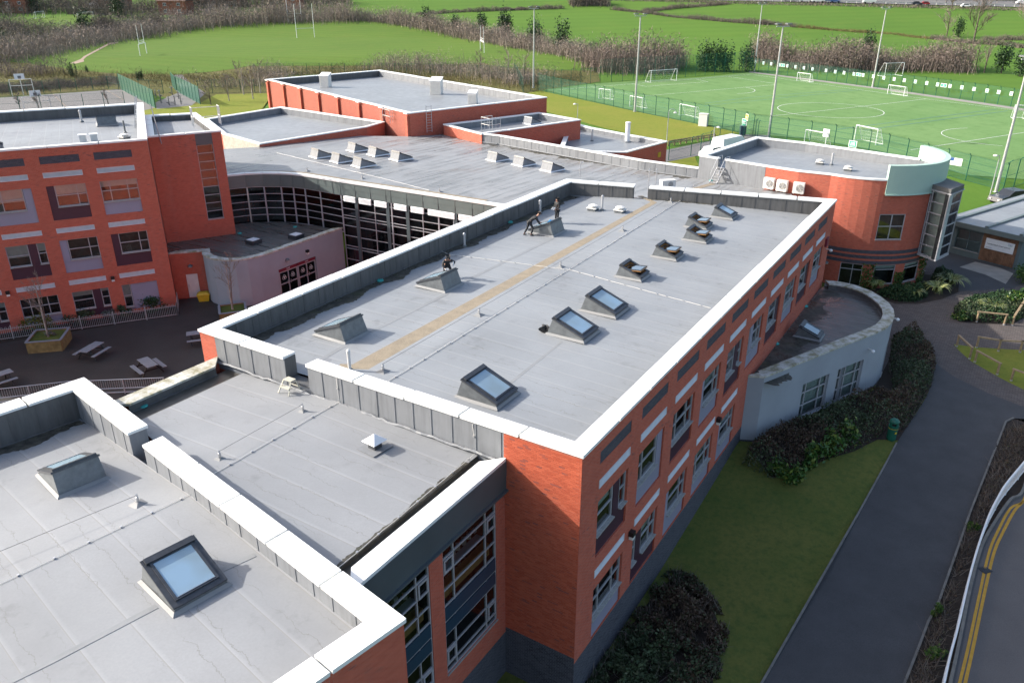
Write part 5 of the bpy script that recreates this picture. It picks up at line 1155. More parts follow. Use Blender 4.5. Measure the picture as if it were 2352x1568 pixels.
def ribbon3(name, pts, w, h, mat, dz=0., **kw):   # raised kerb along a line
    mb = MB()
    for a, b in zip(pts, pts[1:]):
        d = unit((b - a)[:2]); nn = np.array([-d[1], d[0], 0]) * w / 2; d3 = pnt(d, 0) * .0
        za, zb = HZ(0, a[1]) + dz, HZ(0, b[1]) + dz; A0, B0 = pnt(a, za), pnt(b, zb)
        q = [A0 - nn, B0 - nn, B0 + nn, A0 + nn]; mb.raw(q + [t + UP * h for t in q], [(0, 1, 5, 4), (1, 2, 6, 5), (2, 3, 7, 6), (3, 0, 4, 7), (4, 5, 6, 7)])
    return mb.build(name, mat, None, **kw)
# ---- near grounds, right hand side
lawn_poly = [(2, 10), (30, 10), (30, 60), (14, 60), (0, 22)]
sheet('lawn', [(-25, -12), (60, -12), (60, 0), (60, 80), (20, 80), (-6, 23)], M['lawn'], .004)
pl_ = TP('e4', 110, 1567, 'd4', 960, 1567, 1190, 1150, 1262, 1010, 1330, 905, 1400, 800, 1500, 640, 1560, 520, 1600, 330)
pr_ = TP('e4', 1330, 1567, 1440, 1290, 1530, 1050, 1620, 880, 1790, 400, 1890, 110, 'd4', 2050, 1200, 2160, 920, 2195, 830, 2260, 798)
pave_edge = TP('d4', 1600, 330, 1750, 440, 2060, 590, 2352, 700)
far_r = np.array([40., 38., 0])
sheet('paving', [(24, 44), pave_edge[0] - np.array([3, 0, 0]), pave_edge[0], *pave_edge[1:], (60, 36), (75, 90), (38, 84), (30, 60), (26.2, 57), (25, 56)], M['paving'], .012)
p0 = pl_[0] + (pl_[0] - pl_[1]) * 1.2; p1 = pr_[0] + (pr_[0] - pr_[1]) * 6
sheet('path', [p0, *pl_, *pave_edge[1:], (44, 30), pr_[-1] + np.array([8, -1.0, 0]), *pr_[::-1], p1], M['asphalt'], .018)
ribbon3('path_edging', [p0] + pl_[:4], .09, .07, M['kerb'], 0, kind='structure'); ribbon3('path_edging', [p1] + pr_, .1, .09, M['kerb'], 0, kind='structure')
# access road with kerb and double yellow lines
y1 = TP('e4', 1800, 1567, 1865, 1300, 1960, 860, 2050, 460, 2125, 275, 2235, 75, 'd4', 2352, 1500); y2 = TP('e4', 1848, 1567, 1910, 1290, 2000, 860, 2090, 470, 2165, 290, 2270, 95, 2352, 0)
kb = TP('e4', 1720, 1567, 1800, 1200, 1890, 760, 1990, 400, 2105, 190, 2235, 5, 'd4', 2330, 1440)
ext = lambda L_, k=3.0: [L_[0] + (L_[0] - L_[1]) * k] + list(L_) + [L_[-1] + unit(L_[-1] - L_[-2]) * 30 + np.array([12, -6, 0])]
kb_ = [kb[0] + (kb[0] - kb[1]) * 2] + kb + [kb[-1] + np.array([2.2, 2.6, 0]), kb[-1] + np.array([6., 5., 0]), kb[-1] + np.array([14., 8., 0])]
sheet('road', smooth(kb_) + [(90, 20), (90, -40), (5, -40)], M['roadm'], .010)
ribbon3('road_kerb', smooth(kb_), .13, .12, M['kerb'], 0, kind='structure')
for i, (yy, w_) in enumerate(((y1, .12), (y2, .13))):
    line('yellow_line', smooth([yy[0] + (yy[0] - yy[1]) * 1.5] + yy + [yy[-1] + np.array([1.6, 1.9, 0]), yy[-1] + np.array([4.6, 4.0, 0])], 5), w_, M['yellow_line'], .016)
o = thing('drain_grate', 'square black iron drain grate across the yellow lines', 'drain', tuple(T('e4', 2015, 597) + UP * .018)); p = ORG[o]
MB().cbox(p, .5, .5, .006, 20).build('frame', M['black_plastic'], o)
for k in range(6): MB().cbox(p + dirv(20) * (-.2 + .08 * k) + UP * .007, .035, .42, .012, 20).build('bar', M['dark_metal'], o)
# grass and planting islands by the entrance
gi = TP('d4', 1750, 165, 1790, 215, 1900, 312, 2150, 455, 2352, 555); sheet('lawn', gi + [(42, 44), (43, 52), *TP('d4', 2352, 215, 2150, 205, 1940, 190)], M['verge'], .020)
sheet('planting_bed', TP('b4', 1735, 1320, 1760, 1230, 1850, 1180, 2050, 1140, 2352, 1130) + [(50, 58)] + TP('b4', 2352, 1330, 2250, 1385, 2000, 1380, 1800, 1365), M['soil'], .020)
sheet('planting_bed', [pnt(cyl(a), 0) for a in (235, 250, 270, 290, 310, 335)] + TP('b4', 1800, 1000, 1790, 1110, 1650, 1170, 1450, 1210, 1250, 1210, 1050, 1130), M['soil'], .022)
sheet('path', TP('b4', 1800, 1105, 2250, 1078, 2352, 1040) + [(75, 80), (44, 82)] + TP('b4', 1690, 790, 1590, 800, 1620, 920, 1780, 960), M['asphalt'], .019)
sheet('concrete_slab', TP('b4', 1800, 895, 1935, 850, 2150, 905, 2260, 950, 2195, 1040, 2020, 960), M['concrete'], .024)
sheet('planting_bed', TP('d4', 0, 1060, 60, 990, 420, 830, 760, 680, 1060, 565, 1195, 300, 1235, 80, 1330, 60, 1440, 80, 1560, 190, 1600, 330, 1560, 520, 1400, 800, 1280, 985, 1100, 980, 900, 1080, 650, 1150, 430, 1270, 200, 1310), M['soil'], .014)
sheet('planting_bed', TP('e3', 760, 1567, 1050, 1180, 1360, 750, 1480, 680, 1620, 700, 1820, 920, 1900, 1150, 1830, 1500, 1800, 1700, 900, 1900), M['soil'], .014)
vb = [p1, *pr_, pr_[-1] + np.array([8, -.9, 0])]; sheet('verge_bed', vb + [kb_[-1], kb_[-2], *[k for k in kb_[:-2][::-1]]], M['soil'], .006)
# ---- courtyard
cy = sheet('courtyard', [(-75, 20), (-17, 28.5), A, (4, 62.5), (-1, 63), (-14, 72), (-20, 66), (-26, 66), (-29, 65), (-75, 40)], M['court_asphalt'], .006)
sheet('planting_bed', [LB + dirv(LA)[:2] * .0, LB - dirv(LA + 90)[:2] * 1.8, L0 - dirv(LA + 90)[:2] * 1.8, L0], M['soil'], .010)
# ---- far grounds
sheet('sports_field', TP('a1', 270, 550, 430, 405, 900, 345, 1600, 222, 2352, 182, 'a2', 500, 168, 830, 162, 1150, 190, 1500, 245, 1750, 290, 2352, 420, 'a3', 250, 430, 600, 500, 850, 545, 820, 605, 400, 600, 0, 575, 'a2', 2000, 540, 1300, 560, 600, 560, 0, 565, 'a1', 2000, 590, 1500, 640, 1000, 630, 600, 590), M['rugby'], .04)
sheet('rough_grass', TP('a1', -400, 500, 270, 545, 600, 588, 1000, 632, 1500, 642, 2000, 592, 'a2', 0, 567, 1300, 562, 2000, 542, 'a3', 0, 577, 400, 602, 830, 608, 860, 700, 380, 770, 250, 795, 'a2', 2352, 800, 1200, 640, 300, 640, 'a1', 2352, 800, 1700, 900, 1090, 765, 930, 770, -400, 860), M['rough'], .03)
sheet('lawn', TP('a1', 1090, 970, 1330, 925, 1700, 890, 1850, 810, 2352, 800, 'a2', 200, 800) + [(-40, 120), (-45, 100), (-75, 105), (-80, 120)], M['verge'], .035)
sheet('ball_court', TP('a1', -500, 870, 0, 838, 940, 772, 1090, 765, 1330, 925, 1000, 1000, -500, 1060), M['ballcourt'], .045)
sheet('path', TP('a1', 1330, 880, 1560, 780, 1465, 645, 1555, 640, 1640, 720, 1760, 800, 1640, 905, 1340, 935), M['ballcourt'], .04)
line('court_line', TP('a1', 455, 808, 580, 930), .12, M['sand'], .06); line('court_line', TP('a1', 905, 770, 1060, 860), .12, M['sand'], .06)
sheet('lawn', TP('a1', 120, 175, 600, 135, 950, 135, 930, 240, 500, 285, 250, 250), M['rugby'], .05)
sheet('long_jump_strip', TP('a1', 600, 545, 690, 510, 925, 375, 935, 368, 1015, 365, 990, 375, 940, 382, 715, 512, 720, 530, 650, 548), M['sand'], .07)
sheet('lawn', TP('a3', 250, 795, 330, 775, 1220, 968, 1900, 1105, 2050, 1140, 1430, 1215, 900, 1100, 400, 960) + [(-3, 100), (4, 118)], M['verge'], .03)
sheet('lawn', TP('a3', 1430, 1380, 1660, 1330, 1700, 1420, 1500, 1440) , M['verge'], .03)
sheet('service_road', TP('a3', 1400, 1290, 1850, 1195, 2060, 1150, 2300, 1160, 2300, 1250, 1800, 1320, 1420, 1390), M['ballcourt'], .036)
# artificial pitch and its markings
PZ = .06
pit = TP('a3', 380, 772, 850, 715, 1700, 665, 2150, 622, 'a4', 0, 622, 1100, 765, 2352, 945) + [(150, 110), (120, 84)] + TP('a4', 1850, 1500, 1170, 1310, 560, 1195, 30, 1150, 'a3', 1225, 965)
sheet('football_pitch', pit, M['astro'], PZ)
def pline(mat, *s, w=.10): line('pitch_line', TP(*s), w, M[mat], PZ + .05)
pline('paint', 'a3', 510, 772, 2150, 642); pline('paint', 'a3', 2150, 642, 'a4', 1510, 852, 2352, 960); pline('paint', 'a4', 180, 1000, 980, 915, 1515, 852); pline('paint', 'a4', 1380, 1290, 2352, 1140)
pline('paint', 'a3', 1240, 745, 1780, 705, 1680, 683); pline('paint', 'a3', 1130, 722, 1250, 745); pline('paint', 'a3', 780, 750, 1200, 830, 2352, 730); pline('paint', 'a3', 1950, 660, 2352, 720)
cc = [np.array(T('a4', x, y)) for x, y in ((248, 920), (1155, 975))]; ctr = T('a4', 690, 945); rad = np.linalg.norm((cc[1] - cc[0])[:2]) / 2; ctr = (cc[0] + cc[1]) / 2
line('pitch_line', [ctr + np.array([math.cos(t), math.sin(t), 0]) * rad for t in np.linspace(0, 2 * math.pi, 49)], .11, M['paint'], PZ + .05)
c2_ = T('a4', 2130, 1178); line('pitch_line', [c2_ + np.array([math.cos(t), math.sin(t), 0]) * rad * .85 for t in np.linspace(R(95), R(245), 20)], .1, M['paint'], PZ + .05)
c3_ = T('a3', 1880, 770); line('pitch_line', [c3_ + np.array([math.cos(t), math.sin(t), 0]) * rad * .8 for t in np.linspace(R(-75), R(30), 16)], .1, M['paint'], PZ + .05)
pline('blue_line', 'a3', 1750, 890, 'a4', 0, 840, 880, 768, w=.1); pline('blue_line', 'a3', 1750, 912, 'a4', 0, 872, 980, 772, w=.1); pline('blue_line', 'a4', 740, 1115, 2120, 940, w=.1); pline('blue_line', 'a4', 980, 1120, 2210, 955, w=.1)
sheet('pitch_surround', TP('a4', 0, 612, 1100, 752, 2352, 932, 2352, 952, 1100, 766, 0, 624), M['concrete'], PZ + .01)
# motorway on the skyline
mw = [G(2352, 18.5), G(2150, 13.5), G(1900, 8), G(1650, 3), G(1400, -3), G(1250, -7)]
sheet('motorway', [mw[0] + np.array([300, -20, 0])] + mw + [mw[-1] + np.array([-20, 30, 0])] + [m_ + np.array([4, 26, 0]) for m_ in mw[::-1]] + [mw[0] + np.array([300, 8, 0])], M['ballcourt'], .3)
# ============================================================ PLANTS
def leafmat(name, c1, c2, c3, rough=.6):
    m = N(name); g = m.n('NewGeometry').outputs['Random Per Island']; c = m.mix(g, c1, c2); c = m.mix(m.ramp(m.math('FRACT', m.math('MULTIPLY', g, 13.7)), .72, .95), c, c3); c = m.mix(m.ramp(m.noise(m.pos(), .5, 3), .35, .7, 0, .5), c, m.mix(1., c, (.62, .66, .62), 'MULTIPLY')); m.set(c, rough, spec=.25); return m.mat
M['twig'] = leafmat('winter_twigs', (.20, .16, .135), (.30, .245, .21), (.36, .31, .27), .9)
M['twig_dark'] = leafmat('winter_twigs_dark', (.11, .09, .078), (.19, .155, .135), (.23, .2, .17), .9)
M['twig_red'] = leafmat('winter_twigs_red', (.145, .112, .098), (.225, .178, .155), (.28, .23, .2), .9)
M['bark'] = simple('bark', (.13, .105, .085), .9, var=.25, scale=3); M['birch'] = simple('birch_bark', (.48, .43, .37), .8, var=.3, scale=3)
M['evergreen'] = leafmat('evergreen_leaves', (.018, .045, .018), (.035, .075, .026), (.06, .10, .04))
M['laurel'] = leafmat('laurel_leaves', (.03, .085, .02), (.06, .13, .03), (.16, .20, .04), .35)
M['hedge_brown'] = leafmat('hedge_leaves_brown', (.055, .036, .026), (.105, .066, .044), (.07, .075, .035))
M['hedge_green'] = leafmat('hedge_leaves_green', (.030, .052, .024), (.065, .092, .042), (.12, .13, .075))
M['shrub_yellow'] = leafmat('yellow_shrub_leaves', (.10, .11, .02), (.17, .16, .025), (.07, .10, .02)); M['flax'] = leafmat('striped_flax_leaves', (.10, .14, .035), (.20, .22, .08), (.30, .30, .14), .45); M['grey_leaf'] = leafmat('grey_leaves', (.09, .10, .085), (.14, .15, .13), (.2, .2, .18)); M['ivy'] = leafmat('ivy_leaves', (.03, .075, .015), (.07, .13, .025), (.16, .2, .05))
M['drygrass'] = leafmat('dry_grass_blades', (.15, .12, .05), (.21, .165, .08), (.11, .12, .04), .9)
def tri_blades(base, tip, w, r):
    n = len(base); d = tip - base; s = np.cross(d, r.normal(size=(n, 3))); s /= np.linalg.norm(s, axis=1, keepdims=True) + 1e-9; s *= w[:, None] / 2
    v = np.stack([base - s, base + s, tip], 1).reshape(-1, 3); return v, np.arange(3 * n).reshape(-1, 3)
def leaf_quads(c, size, r, flatten=.0):
    n = len(c); a = r.normal(size=(n, 3)); a[:, 2] *= 1 - flatten; a /= np.linalg.norm(a, axis=1, keepdims=True); b = np.cross(a, r.normal(size=(n, 3))); b /= np.linalg.norm(b, axis=1, keepdims=True); s = size[:, None]
    v = np.stack([c - a * s, c - b * s * .55, c + a * s, c + b * s * .55], 1).reshape(-1, 3); return v, np.arange(4 * n).reshape(-1, 4)
def fastmesh(name, parts, mats, parent=None, **kw):
    vs_, fs, ms = [], [], []; off = 0
    for v, f, m in parts: vs_.append(v); fs += (f + off).tolist(); ms += [m] * len(f); off += len(v)
    v = np.concatenate(vs_); loc = kw.pop('local', False)
    org = ORG[parent] if parent is not None else (np.zeros(3) if loc else np.array([v[:, 0].mean(), v[:, 1].mean(), v[:, 2].min()]))
    me = bpy.data.meshes.new(name); me.from_pydata((v - org).tolist(), [], fs); [me.materials.append(m) for m in mats]
    if any(ms): me.polygons.foreach_set('material_index', np.array(ms, dtype=np.int32))
    o = bpy.data.objects.new(name, me); COL.objects.link(o); ORG[o] = org
    if parent is not None: o.parent = parent
    else: o.location = org
    return tag(o, **kw)
def bare_parts(base, h, spread, r, n1=9, n2=9, n3=7, tw=.03, trunk=.35, up=.8):
    """trunk + limbs as tapered blades in crossed pairs, twigs as single blades"""
    B, Tp, Wd = [], [], []
    def add(a, b, w): B.append(a); Tp.append(b); Wd.append(w)
    base = np.array(base, float); top = base + np.array([r.normal(0, .05) * h, r.normal(0, .05) * h, h * .96])
    for _ in range(3): add(base, top, h * .028)
    for i in range(n1):
        t = trunk + (1 - trunk) * i / n1; p = base + (top - base) * t; a = r.uniform(0, 2 * math.pi); l = spread * (1.15 - t) * r.uniform(.7, 1.2)
        e = p + np.array([math.cos(a) * l, math.sin(a) * l, l * up * r.uniform(.7, 1.5)])
        for _ in range(2): add(p, e, h * .010)
        for j in range(n2):
            s = .2 + .8 * j / n2; q = p + (e - p) * s; g = (e - p) * .35 + r.normal(0, .35 * l * .6, 3) + np.array([0, 0, l * .22]); k = q + g * r.uniform(.5, 1.1); add(q, k, tw * 1.4)
            for _ in range(n3): x = q + (k - q) * r.uniform(.2, 1); add(x, x + g * .4 + r.normal(0, .22 * l * .6, 3) + np.array([0, 0, .08 * l]), tw)
    return tri_blades(np.array(B), np.array(Tp), np.array(Wd), r)
def trunk_mb(base, h, r0, lean=(0, 0)):
    b = np.array(base, float); return MB().tube([b, b + np.array([lean[0] * .5, lean[1] * .5, h * .5]), b + np.array([lean[0], lean[1], h])], [r0, r0 * .75, r0 * .25], 7)
def bare_tree(name, label, base, h, spread, seed, mat='twig', bark='bark', tw=.035, group=None, n=(10, 9, 7), trunk=.3, r0=None, up=.8):
    r = np.random.default_rng(seed); o = thing(name, label, 'tree', tuple(base), group); trunk_mb(base, h * .8, r0 or h * .02).build('trunk', M[bark], o)
    v, f = bare_parts(base, h, spread, r, *n, tw=tw, trunk=trunk, up=up); fastmesh('crown', [(v, f, 0)], [M[mat]], o); return o
def leafy(name, label, base, sx, sy, h, n, size, mat, seed, cat='bush', group=None, stems=True, ragged=.25, inner=True):
    r = np.random.default_rng(seed); o = thing(name, label, cat, tuple(base), group); base = np.array(base, float)
    k = max(5, int(10 * (sx + sy) / 2)); cl = np.stack([r.normal(0, .42, k) * sx, r.normal(0, .42, k) * sy, r.uniform(.15, .8, k) * h], 1)
    c = cl[r.integers(0, k, n)] + r.normal(0, 1, (n, 3)) * np.array([sx, sy, h]) * ragged * .6; d = np.sqrt((c[:, 0] / sx) ** 2 + (c[:, 1] / sy) ** 2 + ((c[:, 2] - h * .35) / h) ** 2); c = c[(d < 1.15) & (c[:, 2] > 0)]
    v, f = leaf_quads(c + base, size * r.uniform(.6, 1.4, len(c)), r); fastmesh('crown' if cat == 'tree' else 'foliage', [(v, f, 0)], [M[mat]], o)
    if cat == 'tree': trunk_mb(base, h * .7, h * .025).build('trunk', M['bark'], o)
    else:
        mb = MB()
        for _ in range(5): a = r.uniform(0, 6.28); mb.tube([base, base + np.array([math.cos(a) * sx * .5, math.sin(a) * sy * .5, h * .6])], [.03, .01], 4)
        mb.build('stem', M['bark'], o)
    return o
def scrub(name, label, pts, width, hgt, per_m, seed, mat, w=.12, lean=.34, leaf=None, cat='hedge', kind='stuff', var=.5, dz=0., split=6):
    """a mass of stems along a line that nobody could count"""
    r = np.random.default_rng(seed); pts = [np.array(p, float) for p in pts]; B = []
    for a, b in zip(pts, pts[1:]):
        n = max(1, int(np.linalg.norm((b - a)[:2]) * per_m)); t = r.uniform(0, 1, n)[:, None]; B.append(a + (b - a) * t)
    B = np.concatenate(B); n = len(B); dd = unit(np.append((pts[-1] - pts[0])[:2], 0)); nn = np.array([-dd[1], dd[0], 0]); B = B + nn * r.normal(0, width / 2.5, n)[:, None] + dd * r.normal(0, .6, n)[:, None]
    B[:, 2] = np.interp(B[:, 1], _px, _pz) + dz
    clump = .72 + .28 * np.sin(B[:, 0] * .23 + seed) * np.cos(B[:, 1] * .17 + seed) + .18 * np.sin(B[:, 0] * .9 + B[:, 1] * .7)
    H = hgt * clump * (1 - .5 * r.uniform(0, 1, n) ** 1.5); Tt = B + np.stack([r.normal(0, lean, n) * H * .4, r.normal(0, lean, n) * H * .4, H * .9], 1); parts = [tri_blades(B, Tt, np.full(n, w * .55) * r.uniform(.6, 1.5, n), r) + (0,)]
    for k_ in range(split):                     # the haze of fine twigs that makes the crown
        q = B + np.stack([r.normal(0, .16, n) * H, r.normal(0, .16, n) * H, (.18 + .72 * r.uniform(0, 1, n) ** .8) * H], 1); l = H * r.uniform(.06, .15, n); d = r.normal(0, 1, (n, 3)); d[:, 2] = np.abs(d[:, 2]) * .9 + .25; d /= np.linalg.norm(d, axis=1, keepdims=True); parts.append(tri_blades(q, q + d * l[:, None], np.full(n, w * .75), r) + (0,))
    return fastmesh(name, parts, [M[mat]], None, label=label, cat=cat, kind=kind)
# ---- woodland and hedgerows beyond the playing field (each a mass; trees that stand out are their own)
scrub('woodland', 'brown leafless woodland along the far side of the sports field', TP('a1', 1450, 245, 1700, 225, 2000, 200, 2352, 185, 'a2', 300, 180, 600, 172, 860, 168), 16, 9.0, 60, 1, 'twig', .22)
scrub('woodland', 'brown leafless hedgerow running down the right side of the sports field', TP('a2', 850, 165, 1150, 190, 1500, 240, 1750, 290, 2100, 365, 2352, 415, 'a3', 250, 410, 500, 460, 800, 530), 7, 6.5, 42, 2, 'twig', .2)
scrub('woodland', 'dense brown scrub behind the running strip at the far left', TP('a1', -300, 560, 0, 520, 250, 470, 420, 425, 900, 345, 1500, 245), 14, 7.0, 52, 3, 'twig', .2)
scrub('woodland', 'dark leafless trees around the small field at the upper left', TP('a1', -300, 300, 0, 280, 200, 330, 500, 330, 820, 300, 1000, 260, 1400, 220), 20, 7.5, 42, 4, 'twig_dark', .22)
scrub('woodland', 'dark leafless trees behind the houses at the top left', TP('a1', -300, 130, 100, 110, 500, 75, 1100, 110, 1700, 90, 2352, 40, 'a2', 500, 40, 850, 20), 24, 9.0, 36, 5, 'twig_dark', .26)
scrub('thicket', 'reddish brown thicket beyond the left end of the football pitch', TP('a3', 780, 540, 950, 590, 1150, 600, 1350, 600, 1560, 590), 14, 9.5, 80, 6, 'twig_red', .2)
scrub('thicket', 'brown leafless thicket behind the far fence of the football pitch', TP('a4', 40, 500, 350, 555, 600, 590, 900, 590, 1250, 585, 1600, 590, 1900, 610), 9, 8.0, 75, 7, 'twig_red', .2)
scrub('thicket', 'thin birch scrub on the rough ground behind the sports hall', TP('a2', 1080, 570, 1500, 590, 1900, 640, 2352, 690, 'a3', 150, 700, 300, 720), 12, 5.0, 34, 8, 'twig', .14, .35)
scrub('thicket', 'sparse scrub on the bank left of the sports hall', TP('a1', 1800, 760, 2352, 720, 'a2', 200, 640), 9, 4.5, 22, 9, 'twig', .12, .4)
scrub('thicket', 'low brown brambles on the bank behind the ball court', TP('a1', -200, 790, 300, 760, 600, 735, 900, 720, 1000, 700), 9, 1.8, 120, 10, 'twig_dark', .14, .7)
scrub('thicket', 'scattered dry scrub at the left edge beyond the ball court', TP('a1', -300, 640, 100, 620, 450, 640), 14, 4.2, 30, 11, 'twig_red', .14, .4)
scrub('tall_grass', 'dry tan grass on the rough bank', TP('a1', 0, 640, 800, 660, 1500, 680, 2352, 650, 'a2', 700, 620, 2000, 690, 'a3', 300, 720, 700, 660), 16, 1.0, 120, 12, 'drygrass', .14, .8, cat='grass', split=1)
for i, (s, lb) in enumerate(((('a2', 1420, 132, 1600, 118, 1800, 105, 2352, 85, 'a3', 0, 92, 300, 82, 540, 75), 'thin far field hedge across the upper middle'), (('a3', 960, 85, 1250, 115, 1500, 150, 1900, 185, 2290, 215, 'a4', 120, 200, 400, 235), 'far field hedge sloping to the right above the pitch'), (('a3', 1230, 105, 1500, 75, 1960, 38), 'upper branch of the far field hedge'), (('a4', 400, 235, 900, 275, 1250, 295, 1560, 335), 'tan grassy hedge bank right of the floodlight'), (('a4', 1560, 335, 1900, 375, 2200, 390, 2352, 415), 'dark hedge below the big bare tree'), (('a4', 2000, 345, 2352, 345), 'short far hedge at the right edge'))):
    scrub('field_hedge', lb, TP(*s), 2.5, 2.2 if i != 3 else 1.2, 34, 20 + i, 'twig_dark' if i != 3 else 'drygrass', .2, .4)
scrub('woodland', 'dark belt of trees beyond the motorway at the top', [m_ + np.array([0, 40, 0]) for m_ in [mw[0] + np.array([250, 0, 0])] + mw], 20, 16, 30, 30, 'twig_dark', .5)
scrub('woodland', 'dark copse at the top centre of the far fields', TP('a3', 600, 45, 750, 40, 920, 45), 10, 7, 60, 31, 'twig_dark', .3)
# rough bank of grass below the motorway
scrub('tall_grass', 'dry grass bank below the motorway', [m_ + np.array([0, -8, 0]) for m_ in [mw[0] + np.array([250, -5, 0])] + mw], 7, 1.6, 30, 32, 'twig_dark', .3, .6, cat='grass', split=1)
k = 40
for c, x, y, h, lb in (('a2', 1515, 240, 7, 'dark evergreen first in the hedgerow right of the field'), ('a2', 1760, 290, 6.5, 'dark evergreen second in the hedgerow right of the field'), ('a2', 1985, 285, 7, 'dark evergreen above the small rugby goal'), ('a2', 2180, 345, 8.5, 'large dark evergreen in the middle of the hedgerow'), ('a3', 40, 345, 8.5, 'dark evergreen at the hedgerow left of the floodlight'), ('a3', 300, 410, 8, 'dark evergreen directly behind the first floodlight'), ('a3', 525, 450, 8, 'dark evergreen at the lower end of the hedgerow'), ('a1', 730, 320, 9, 'dark evergreen beside the small upper left field'), ('a1', 890, 280, 6, 'smaller dark evergreen near the upper left field'), ('a1', 1020, 150, 10, 'dark evergreen before the houses'), ('a1', 60, 460, 6, 'dark evergreen in the far left scrub'), ('a3', 1745, 610, 6.5, 'left evergreen of the row behind the pitch corner'), ('a3', 1830, 612, 6.8, 'middle evergreen of the row behind the pitch corner'), ('a3', 1920, 612, 6.2, 'third evergreen of the row behind the pitch corner'), ('a3', 2100, 610, 6, 'evergreen at the far corner of the pitch'), ('a4', 2155, 630, 6.5, 'round dark bush beyond the far right fence'), ('a4', 2315, 655, 6, 'round dark bush at the right edge beyond the fence'), ('a4', 1790, 325, 6, 'small conifer beside the big bare tree'), ('a1', 625, 660, 3.0, 'round dark shrub on the bank behind the ball court'), ('a1', 1195, 690, 2.6, 'dark shrub beside the long green fence'), ('a1', 748, 620, 1.6, 'small round shrub on the edge of the sports field'), ('a4', 1020, 520, 7, 'evergreen within the thicket behind the far fence'), ('a1', 40, 110, 12, 'tall evergreen at the top left corner'), ('a1', 1640, 90, 14, 'tall conifer beside the far houses'), ('a1', 520, 60, 11, 'dark evergreen mass behind the upper left field'), ('a1', 310, 110, 7, 'pale green bush above the small goal'), ('a3', 670, 50, 6, 'dark round tree in the far fields')):
    k += 1; leafy('evergreen_tree', lb, T(c, x, y), h * .34, h * .34, h, 1300, h * .036, 'evergreen', k, 'tree', 'evergreens in the far landscape', ragged=.35)
bare_tree('bare_tree', 'big leaning bare tree in the far hedge at the right', T('a4', 1915, 380), 15, 6.5, 71, 'twig_dark', tw=.10, n=(13, 9, 7), trunk=.22)
bare_tree('bare_tree', 'rounded bare tree left of the big one in the far hedge', T('a4', 1690, 310), 9.5, 3.6, 72, 'twig', tw=.08, n=(12, 8, 6), trunk=.15)
bare_tree('bare_tree', 'bare tree cut by the right picture edge in the far field', T('a4', 2370, 240), 10, 5, 73, 'twig', tw=.09, n=(12, 8, 6), trunk=.15)
bare_tree('bare_tree', 'dark tree in front of the motorway', T('a4', 1730, 85), 13, 4, 74, 'twig_dark', tw=.2, n=(12, 9, 7), trunk=.1)
for i, (c, x, y, h, lb) in enumerate((('a4', 1860, 610, 7, 'left slender bare tree beyond the far right fence'), ('a4', 1930, 615, 7.5, 'middle slender bare tree beyond the far right fence'), ('a4', 2010, 625, 8, 'right slender bare tree beyond the far right fence'), ('a1', 1805, 900, 4.6, 'small bare tree on the lawn nearest the stair tower'), ('a1', 1960, 865, 5.2, 'slender birch on the lawn between the gym equipment and sports hall'), ('a1', 2165, 850, 6.5, 'bare birch on the lawn near the sports hall'), ('a1', 2085, 810, 6.8, 'bare birch behind the lawn with several stems'), ('a1', 2230, 800, 6.5, 'bare birch at the fence left of the sports hall'), ('a2', 1975, 630, 6, 'bare tree on the rough ground below the small rugby goal'), ('a2', 1450, 640, 5, 'dark bare sapling on the rough ground behind the sports hall'), ('a3', 205, 680, 7, 'pale birch left of the first floodlight'), ('a2', 2210, 640, 7, 'pale birch on the rough ground beside the fence'), ('a1', 930, 905, 3.2, 'small bare sapling in front of the ball court'), ('a1', 335, 935, 3.2, 'bare sapling before the nearer basketball goal'), ('a1', 175, 940, 3.0, 'bushy bare sapling at the left before the ball court'), ('a1', 550, 640, 5, 'leafless sapling by the running strip'), ('a1', 400, 640, 5, 'leafless tree at the left of the sports field'), ('a1', 120, 330, 11, 'broad bare tree at the far left'))):
    bare_tree('bare_tree', lb, T(c, x, y), h, h * .34, 80 + i, 'twig', 'birch' if 'birch' in lb else 'bark', tw=.055, n=(9, 7, 5), trunk=.28, group='slender bare trees')
